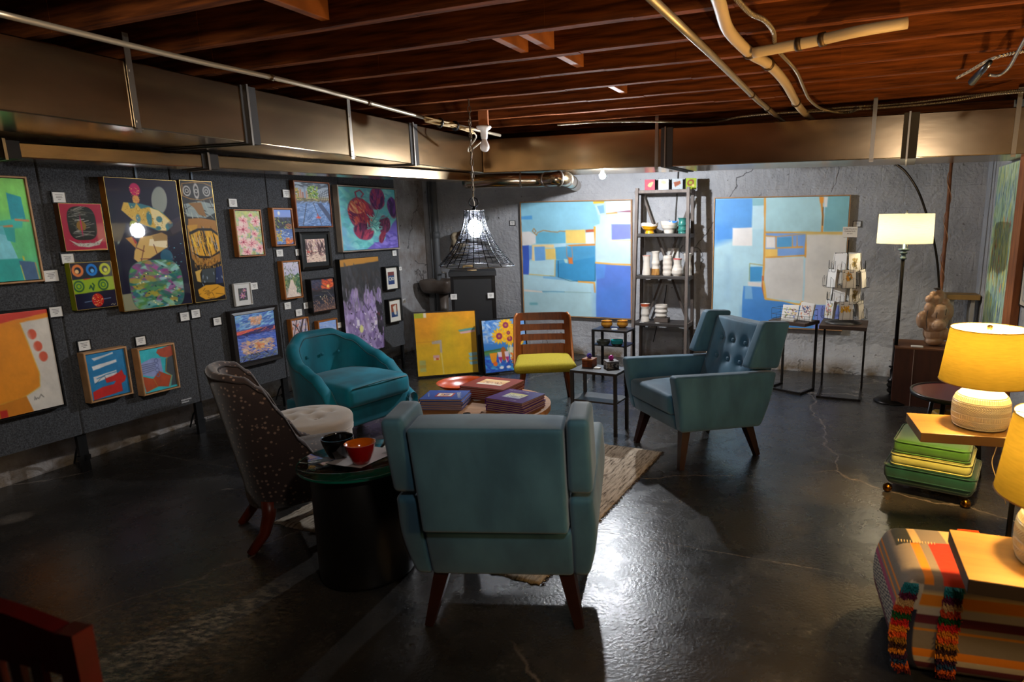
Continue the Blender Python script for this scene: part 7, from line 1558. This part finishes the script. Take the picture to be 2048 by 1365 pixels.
MB().tube([tuple(a_), tuple(a_.lerp(b_, .5) + Vector((.004, 0, 0))), tuple(b_), tuple(f_)], [.013, .016, .018, .020], 12).build('trunk', bk, R, True)
MB().tube([tuple(a_.lerp(b_, k / 60) + Vector((.021 * math.cos(k * .42), .021 * math.sin(k * .42), 0))) for k in range(61)], .0035, 6).build('vine', M('vine_tan', '#9c6c48', .6), R, True)

# ---------------- plywood box with sculpture, bench behind ----------------
ply = M('red_brown_plywood', '#4a2414', .55, var=(4, '#381a0e', 1.3), stretch=(6, 6, 1)); 
kc = G(1862, 818); rzb = rad(-50)
R = T('plywood_plinth', 'dark red brown plywood plinth under the lumpy sculpture', 'pedestal', (2.66, 5.17, 0), rad(-22)); Hb = .455
hb = zat(1862, 703, kc[1]); 
bw = .50
MB().box((0, 0, hb / 2), (bw, .40, hb)).build('box_body', ply, R); MB().box((0, 0, hb + .004), (bw + .004, .404, .012)).build('top_edge', M('ply_edge', '#6c4428', .6), R); MB().box((-.11, -.2005, hb / 2), (.004, .002, hb)).build('seam', M('white_seam', '#a8988c', .6), R)
plz = hb + .0105
q = pb(1866, 702, 5.10); R = T('lumpy_sculpture', 'lumpy tan glazed organic sculpture on the plywood plinth', 'sculpture', (q[0] + .0, 5.12, plz)); k_ = 5.05 / FPX
tan = M('tan_glaze', '#bc9c80', .35, coat=.35, var=(5, '#9c7656', 1.5), bump=(25, .15, .004))
def S(px, py, r, dy=0): return (((px - 1866) * k_, dy, (701 - py) * k_ * .99 + .0), [x * k_ * .9 for x in ((r, r * .9, r) if not isinstance(r, tuple) else (r[0], r[0] * .8, r[1]))])
blob('body', tan, [S(1868, 690, (22, 12)), S(1866, 672, (24, 24)), S(1858, 655, (22, 20), -.02), S(1838, 645, (14, 20), -.02), S(1876, 650, (20, 22)), S(1890, 630, (15, 22)), S(1868, 630, (22, 20), -.03), S(1850, 622, (13, 16), -.03), S(1862, 606, (16, 14)), S(1849, 603, 10, -.02), S(1874, 598, (9, 14)), S(1858, 594, 8), S(1884, 612, (12, 12)), S(1866, 655, (17, 14), -.07), S(1886, 675, (12, 14), -.04), S(1870, 588, 7)], R, .0055)
MB().rb((.022, .018, .007), .006, 1, 2, T=Matrix.Translation(((1865 - 1866) * k_, 0, (701 - 583) * k_ + .0))).build('dark_cap', M('charcoal_cap', '#2a2624', .5), R, True)
mb = MB(); 
for pth in (((1841, 625), (1839, 645), (1842, 662)), ((1856, 628), (1855, 640)), ((1874, 622), (1873, 634))): mb.tube([((x - 1866) * k_, -.105 if x > 1850 else -.075, (701 - y) * k_) for x, y in pth], .0025, 6)
mb.build('dark_drips', M('charcoal_cap'), R)
q = pb(1828, 698, 5.0); o = MB().rb((.045, .022, .006), .004, 1, 1, T=Matrix.Translation((0, 0, .006))).build('white_remote', cardm); o.location = (2.52, 5.06, plz); o.rotation_euler = (0, 0, .1 - .5); tag(o, 'small white card block on the corner of the plywood plinth', 'card')
bt = M('tan_board', '#8c6c38', .55, var=(6, '#70562c', 1.2)); y_ = 5.82
def W3(px, py, y=y_): return Vector(pb(px, py, y))
a_, b_ = W3(1890, 592), W3(1948, 594); R = T('bench', 'tan board bench against the back wall behind the lumpy sculpture', 'bench', (a_.x, a_.y, 0), BACK.rz); L_ = (b_ - a_).length
MB().rb((L_ / 2, .11, .022), .003, 1, 1, T=Matrix.Translation((L_ / 2, .0, a_.z))).build('seat_board', bt, R)
for x in (.05, L_ - .05): MB().box((x, 0, (a_.z - .022) / 2), (.03, .16, a_.z - .022)).build('leg', M('grey_painted_leg', '#8a8884', .5), R)
g_ = W3(1947, 602, 5.9); o = MB().rb((.035, .003, .012), .003, 1, 1).build('green_tape', M('lime_tape', '#40a010', .5)); o.location = tuple(BACK.at(BACK.uv(1947, 602, .004)[0], .0035, BACK.uv(1947, 602, .004)[1])); o.rotation_euler = (0, 0, BACK.rz); tag(o, 'small lime green tag on the wall under the bench board', 'tag')

# ---------------- maroon round table and yellow case ----------------
ctr = (2.10, 3.70)
R = T('round_table', 'low round maroon table with dark metal rim, partly behind the lamp', 'table', (*ctr, 0)); zr = zat(1885, 786, ctr[1]);
MB().lathe([(0, zr), (.235, zr)], 56, capb=False, capt=False).build('maroon_top', M('maroon_lacquer', '#8c2c38', .25, coat=.6, var=(5, '#6c2028', 1.2)), R, True)
MB().lathe([(.235, zr - .02), (.247, zr - .02), (.25, zr + .004), (.238, zr + .006), (.235, zr)], 56, capb=False, capt=False).build('metal_rim', M('gunmetal', '#3c3836', .35, .8), R, True); MB().lathe([(0, zr - .02), (.236, zr - .02)], 56, capb=False, capt=False).build('underside', blackf, R)
for k in range(4): a = k * math.pi / 2 + .6; MB().tube([(.13 * math.cos(a), .13 * math.sin(a), zr - .02), (.18 * math.cos(a), .18 * math.sin(a), 0)], .014, 10).build('leg', blackf, R, True)
R = T('yellow_case', 'mustard yellow case standing on the floor under the maroon round table', 'case', (ctr[0], ctr[1], 0), rad(-8)); zk = zr; zr = zr * .80; ym = M('mustard_case', '#a87c14', .5); MB().rb((.11, .06, zr / 2 - .015), .02, 2, 3, T=Matrix.Translation((0, 0, zr / 2 - .01))).build('body', ym, R, True); MB().tube([(-.05, 0, zr - .05), (-.05, 0, zr + .0), (.05, 0, zr + .0), (.05, 0, zr - .05)], .008, 8).build('handle', M('brown_leather', '#4c3010', .5), R, True); MB().box((0.02, -.082, zr * .6), (.03, .006, .04)).build('clasp', blackf, R)

# ---------------- lamp tables ----------------
honey = M('honey_table_board', '#84622e', .38, var=(2.5, '#684a20', 1.4), stretch=(1, 7, 1), bump=(30, .1, .002))
_, A3, w3, d3, rz3 = ctable('honey brown C-frame table holding the farther yellow lamp', [(1842, 866), (2007, 870), (2000, 828), (1832.8, 820)], .60, honey, .042, 'right', 'lamp tables', .30, .50, rad(-14))
_, A4, w4, d4, rz4 = ctable('honey brown C-frame table holding the nearer yellow lamp, over the pouf', [(1937, 1160), (2048, 1175), (2040, 1075), (1912, 1056)], .53, honey, .042, 'right', 'lamp tables', .305, .50, rad(-19), M('dark_table_edge', '#1e140e', .5))
lining_m = cloth_glow('white_lining', (.85, .85, .84), .19); shade_m = cloth_glow('yellow_linen_shade', hx('#907c30'), .5); cer = M('cream_ceramic', '#d4c8a0', .35, coat=.4)
def table_lamp(lab, c, z, P_):
    R = T('table_lamp', lab, 'lamp', (c[0], c[1], z + .0005), 0, 'yellow shaded table lamps')
    prof = [(.085, 0), (.104, .004), (.111, .02), (.115, .05), (.1155, .09), (.113, .115), (.103, .138), (.086, .155), (.06, .166), (.03, .171), (.0, .172)]
    # pressed pattern: chevrons and upright flutes
    mb = MB(); NA, NZ = 288, 84; v = []
    def pr(z_):
        for (ra, za), (rb_, zb2) in zip(prof[:-1], prof[1:]):
            if za <= z_ <= zb2: return ra + (rb_ - ra) * (z_ - za) / max(1e-6, zb2 - za)
        return prof[-1][0]
    zs = [.0 + .155 * i / NZ for i in range(NZ + 1)]
    for z_ in zs:
        for k in range(NA):
            a = 2 * math.pi * k / NA; n_ = 72; d_ = 0
            def tri(x): x = x % 1; return abs(x - .5) * 2
            for z1_, z2_, kind in ((.012, .026, 1), (.026, .040, -1), (.046, .064, 0), (.070, .084, 1), (.084, .098, -1), (.100, .114, 1), (.120, .140, 0)):
                if z1_ < z_ < z2_:
                    ph = n_ * a / (2 * math.pi) + kind * (z_ - z1_) / (z2_ - z1_) * 1.5; d_ = -.0045 * (tri(ph) ** 2)
            if min(abs(z_ - q_) for q_ in (.010, .043, .067, .117, .142)) < .0014: d_ = -.003
            r = pr(z_) + d_; v.append((r * math.cos(a), r * math.sin(a), z_))
    mb.add(v, [(i * NA + k, i * NA + (k + 1) % NA, (i + 1) * NA + (k + 1) % NA, (i + 1) * NA + k) for i in range(NZ) for k in range(NA)] + [tuple(range(NA - 1, -1, -1))])
    mb.lathe([(pr(.155), .155), (.06, .166), (.03, .171), (.012, .172)], NA // 4, capb=False); mb.build('ceramic_base', cer, R, True)
    MB().lathe([(.014, .170), (.014, .192), (.010, .194), (.010, .24), (.014, .245), (.014, .29)], 20).build('neck', M('brass', '#a88840', .3, .9), R, True)
    zb2, ztp_ = .202, .435
    SHD = MB().lathe([(.178, zb2), (.150, ztp_)], 72, capb=False, capt=False).build('lamp_shade', shade_m, R, True)
    MB().lathe([(.1765, zb2 + .001), (.1485, ztp_ - .001)], 72, capb=False, capt=False).build('lining', lining_m, SHD, True)
    for r_, z_ in ((.178, zb2), (.150, ztp_)): MB().tube([(r_ * math.cos(a), r_ * math.sin(a), z_) for a in [2 * math.pi * k / 64 for k in range(64)]], .0022, 6, closed=True).build('shade_ring', M('shade_trim', '#8a5c18', .6), SHD, True)
    mb = MB()
    for k in range(3): a = k * 2.094 + .5; mb.tube([(0, 0, ztp_ - .012), (.150 * math.cos(a), .150 * math.sin(a), ztp_ - .003)], .0018, 6)
    for s in (-1, 1): mb.tube([(0, 0, .25), (s * .045, 0, .27), (s * .05, 0, .36), (0, 0, ztp_ - .012)], .0016, 6)
    mb.lathe([(.006, ztp_ - .014), (.012, ztp_), (.012, ztp_ + .012), (.004, ztp_ + .016)], 14); mb.build('harp_and_finial', M('brass'), R, True)
    glow_bulb(R, (0, 0, .372), .028, P_, WARM)
    return R
c3 = G(1958, 852, .60); table_lamp('cream patterned table lamp with yellow linen shade, the farther of two', c3, .60, 52)
c4 = G(2116, 1128, .53); table_lamp('cream patterned table lamp with yellow linen shade, the nearer of two at the right edge', c4, .53, 40)
# lamp flex hanging down by the cushions
R = T('lamp_flex', 'thin cream lamp cord hanging behind the green cushions', 'cord', pb(1995, 890, 2.95)); q0 = Vector(R.location)
MB().tube([tuple(p_) for p_ in bez([Vector(pb(x, y, yy)) - q0 for x, y, yy in ((1996, 888, 2.92), (1990, 905, 2.95), (1984, 925, 2.97), (1990, 950, 2.96), (2005, 985, 2.95), (2012, 1010, 2.95))], 6)], .0022, 6).build('cord', cordm, R, True)

# ---------------- green ottoman with two cushions ----------------
qa = G(1918, 1012, .05); rzo = math.atan2(*( (G(1946, 907, .315) - G(1783, 880, .315))[1::-1])) 
oA = G(1946, 907, .315); oL = G(1783, 880, .315); oR = G(1993, 895, .315)
eo = (oA - oL)[:2]; wo = float(np.linalg.norm(eo)); rzo = math.atan2(eo[1], eo[0]); do_ = .36
def cushion(name, lab, cat, mat, z0, h, inset, r=.03, pip=True, grp=None, dx=0, rot=0, slope=0):
    # origin at the near right corner, local x runs toward it
    R = T(name, lab, cat, (oA[0], oA[1], z0), rzo + rot, grp); w, d = wo - inset * 2, do_
    def fn(p, n):
        x, y, z = p; k = 1 - slope * max(0, -n[2]); z += .010 * (1 - n[0] ** 2) * (1 - n[1] ** 2) * (1 if n[2] > 0 else 0); return (x * k - w / 2 - inset + dx, y * k + d / 2, z + h / 2)
    MB().rb((w / 2, d / 2, h / 2), r, [10, 10, 3], 4, fn=fn).build('cushion_body' if cat == 'cushion' else 'upholstered_body', mat, R, True)
    for z in ((.004, h - .006) if pip else (h - .006, h * .42)):
        k = 1 - slope * max(0, -(z / h * 2 - 1)); pts = []; rr_ = .035
        for cx_, cy_, a0 in ((1, 1, 0), (-1, 1, 90), (-1, -1, 180), (1, -1, 270)):
            for s in range(5): a = rad(a0 + s * 22.5); pts.append(((cx_ * (w / 2 - rr_) + rr_ * math.cos(a)) * k - w / 2 - inset + dx, (cy_ * (d / 2 - rr_) + rr_ * math.sin(a)) * k + d / 2, z))
        MB().tube(pts, .004, 6, closed=True).build('piping', mat, R, True)
    return R
R = cushion('ottoman', 'dark green velvet ottoman on brass ball casters under two cushions', 'ottoman', velvet('bottle_green_velvet', '#0e4438', '#0a342a'), .055, .115, -.03, .025, False, slope=.10)
for x, y in ((-wo - .005, .03), (-.01, .03), (-wo - .005, do_ - .03), (-.01, do_ - .03)):
    n = 8; r = .026; MB().lathe([(r * math.sin(math.pi * i / n), r - r * math.cos(math.pi * i / n)) for i in range(n + 1)], 18, (x, y, -.055)).build('ball_caster', M('brass_ball', '#8a5c18', .18, 1.0), R, True)
cushion('seat_pad', 'pale lime green velvet cushion in the middle of the ottoman stack', 'cushion', velvet('pale_lime_velvet', '#b0b468', '#9ca058'), .178, .064, 0.0, .028, True, 'green cushions on the ottoman')
cushion('seat_pad', 'mid green velvet cushion, topmost on the ottoman stack', 'cushion', velvet('mid_green_velvet', '#3c6c28', '#30581e'), .250, .068, 0.01, .024, True, 'green cushions on the ottoman', rot=.01)

# ---------------- kilim pouf ----------------
pA = G(1822, 1160, .345); eP = (math.cos(rad(-14)), math.sin(rad(-14))); Wq, Dq, Hq = .46, .40, .345
R = T('kilim_pouf', 'square patchwork kilim pouf with shaggy stripes in the lower right corner', 'pouf', (pA[0], pA[1], 0), rad(-14))
cols = {k: np.array(s2l(hx(v))) for k, v in dict(grey='#7c6e5e', dk='#2c2c20', cr='#c8a468', org='#d87a10', red='#b42c10', dred='#7c1418', mar='#5c1420', wht='#b8a890', pink='#a03c58', navy='#181c30', or2='#c07818').items()}
def stripes(t, seq):
    acc = 0
    for c, w_ in seq:
        acc += w_
        if t <= acc: return cols[c]
    return cols[seq[-1][0]]
top_a = [('dk', .12), ('cr', .06), ('grey', .18), ('cr', .10), ('grey', .10), ('cr', .05), ('grey', .2), ('org', .1), ('dk', .2)]
top_b = [('grey', .10), ('org', .06), ('grey', .06), ('red', .15), ('dred', .10), ('dk', .14), ('cr', .06), ('grey', .12), ('org', .09), ('grey', .2)]
fr_ = [('grey', .09), ('cr', .02), ('org', .10), ('cr', .01), ('wht', .07), ('mar', .08), ('grey', .05), ('or2', .02), ('grey', .20), ('org', .09), ('wht', .08), ('mar', .08), ('grey', .2)]
def pcol(p, n):
    x, y, z = n; u = (x + 1) / 2; v_ = (y + 1) / 2; w_ = (z + 1) / 2
    if z > .93: return stripes(u, top_a if v_ > .62 else top_b)
    if y < -.9:
        if u > .86: return cols['or2']
        if u > .76: return cols['red']
        if u < .10: return cols['navy'] if w_ < .75 else cols['wht']
        return stripes(1 - w_, fr_)
    if x < -.9:
        t = 1 - w_
        if t < .28: return cols['grey'] if (int(t * 40) % 3) else cols['org']
        if t < .34: return cols['pink']
        if t < .62: return cols['wht'] if ((int(v_ * 30) + int(t * 60)) % 2) else cols['navy'] * 1.5
        if t < .72: return cols['mar']
        return cols['navy']
    return stripes(1 - w_, fr_)
cl = []
def pf(p, n):
    x, y, z = p; bx_ = .035 * (1 - n[2] ** 2); k = 1 + bx_ / .22 * 1.2 - .10 * max(0, -n[2]) ** 4; cl.append(pcol(p, n)); z2 = z + Hq / 2 + (.018 * (1 - n[0] ** 2) * (1 - n[1] ** 2) if n[2] > .9 else 0)
    return (x * k + Wq / 2, y * k + Dq / 2, max(z2, .0))
mb = MB(); mb.rb((Wq / 2, Dq / 2, Hq / 2), .035, [84, 70, 66], 4, fn=pf); o = mb.build('woven_cover', None if False else paint_mat('kilim_wool', .9, 0, .6), R, True)
at_ = o.data.color_attributes.new('col', 'FLOAT_COLOR', 'POINT'); at_.data.foreach_set('color', np.concatenate([np.array(cl), np.ones((len(cl), 1))], 1).ravel())
pile_c = ['#0c6c70', '#5c0c30', '#c89c60', '#c8400c', '#0c4c18', '#c01810', '#c87410', '#d04c10', '#8c5c10', '#301008', '#b86c10', '#300828', '#103050', '#b0480c', '#5c1008']
def pile(lab, u0, u1, side):
    groups = {}; rn = random.Random(int(u0 * 100) + 1)
    nrow = 60
    for i in range(nrow):
        t = i / nrow; zz = Hq - .012 - (Hq - .03) * t; ci = int(t * 15) % 15; bul = .035 * (1 - (2 * zz / Hq - 1) ** 2) / .22 * 1.2 
        for j in range(16):
            u = u0 + (u1 - u0) * (j + rn.random()) / 16; kk = 1 + bul; x = (u - .5) * Wq * kk + Wq / 2; y = -Dq / 2 * kk + Dq / 2
            mbx = groups.setdefault(ci, MB()); ln = rn.uniform(.010, .018); dx, dz = rn.uniform(-.006, .006), rn.uniform(-.012, .0); mbx.bar((x, y + .003, zz), (x + dx, y - ln, zz + dz), .0055, w2=.0025)
    allm = MB(); ms = []
    for ci in sorted(groups):
        g = groups[ci]; allm.add(g.v, g.f, None, len(ms)); ms.append(M(f'pile_wool_{ci}', pile_c[ci], .95))
    ob_ = allm.build('pile_strip', ms, R, False); ob_['label'] = lab
pile('shaggy multicoloured strip down the middle of the front', .23, .34, 'f'); pile('shaggy multicoloured strip at the front left corner', -.03, .06, 'f')
mb = MB(); rn = random.Random(4)
for i in range(42): t = i / 42; zz = Hq - .03 - (Hq - .06) * t; k = 1 + .035 * (1 - (2 * zz / Hq - 1) ** 2) / .22 * 1.2; x = (.76 - .5) * Wq * k + Wq / 2; y = -Dq / 2 * k + Dq / 2; mb.bar((x - .012, y - .003, zz), (x + .008, y - .003, zz - .003), .0025)
for i in range(46): x = Wq * (i + .5) / 46; mb.bar((x, Dq * .60, Hq + .0125), (x + .002, Dq * .64, Hq + .0125), .0025)
mb.build('blanket_stitches', M('cream_yarn', '#d0b078', .9), R)
mb = MB()
for j in range(6):
    for i in range(20): mb.bar((Wq * .5 + .0035 * i, Dq * (.78 + .03 * j), Hq + .008), (Wq * .5 + .0035 * i, Dq * (.78 + .03 * j) - .014, Hq + .026), .005, w2=.003, mi=0 if j > 1 else 1)
mb.build('pile_tuft', [M('pile_wool_7', pile_c[7], .95), M('pile_wool_4', pile_c[4], .95)], R)
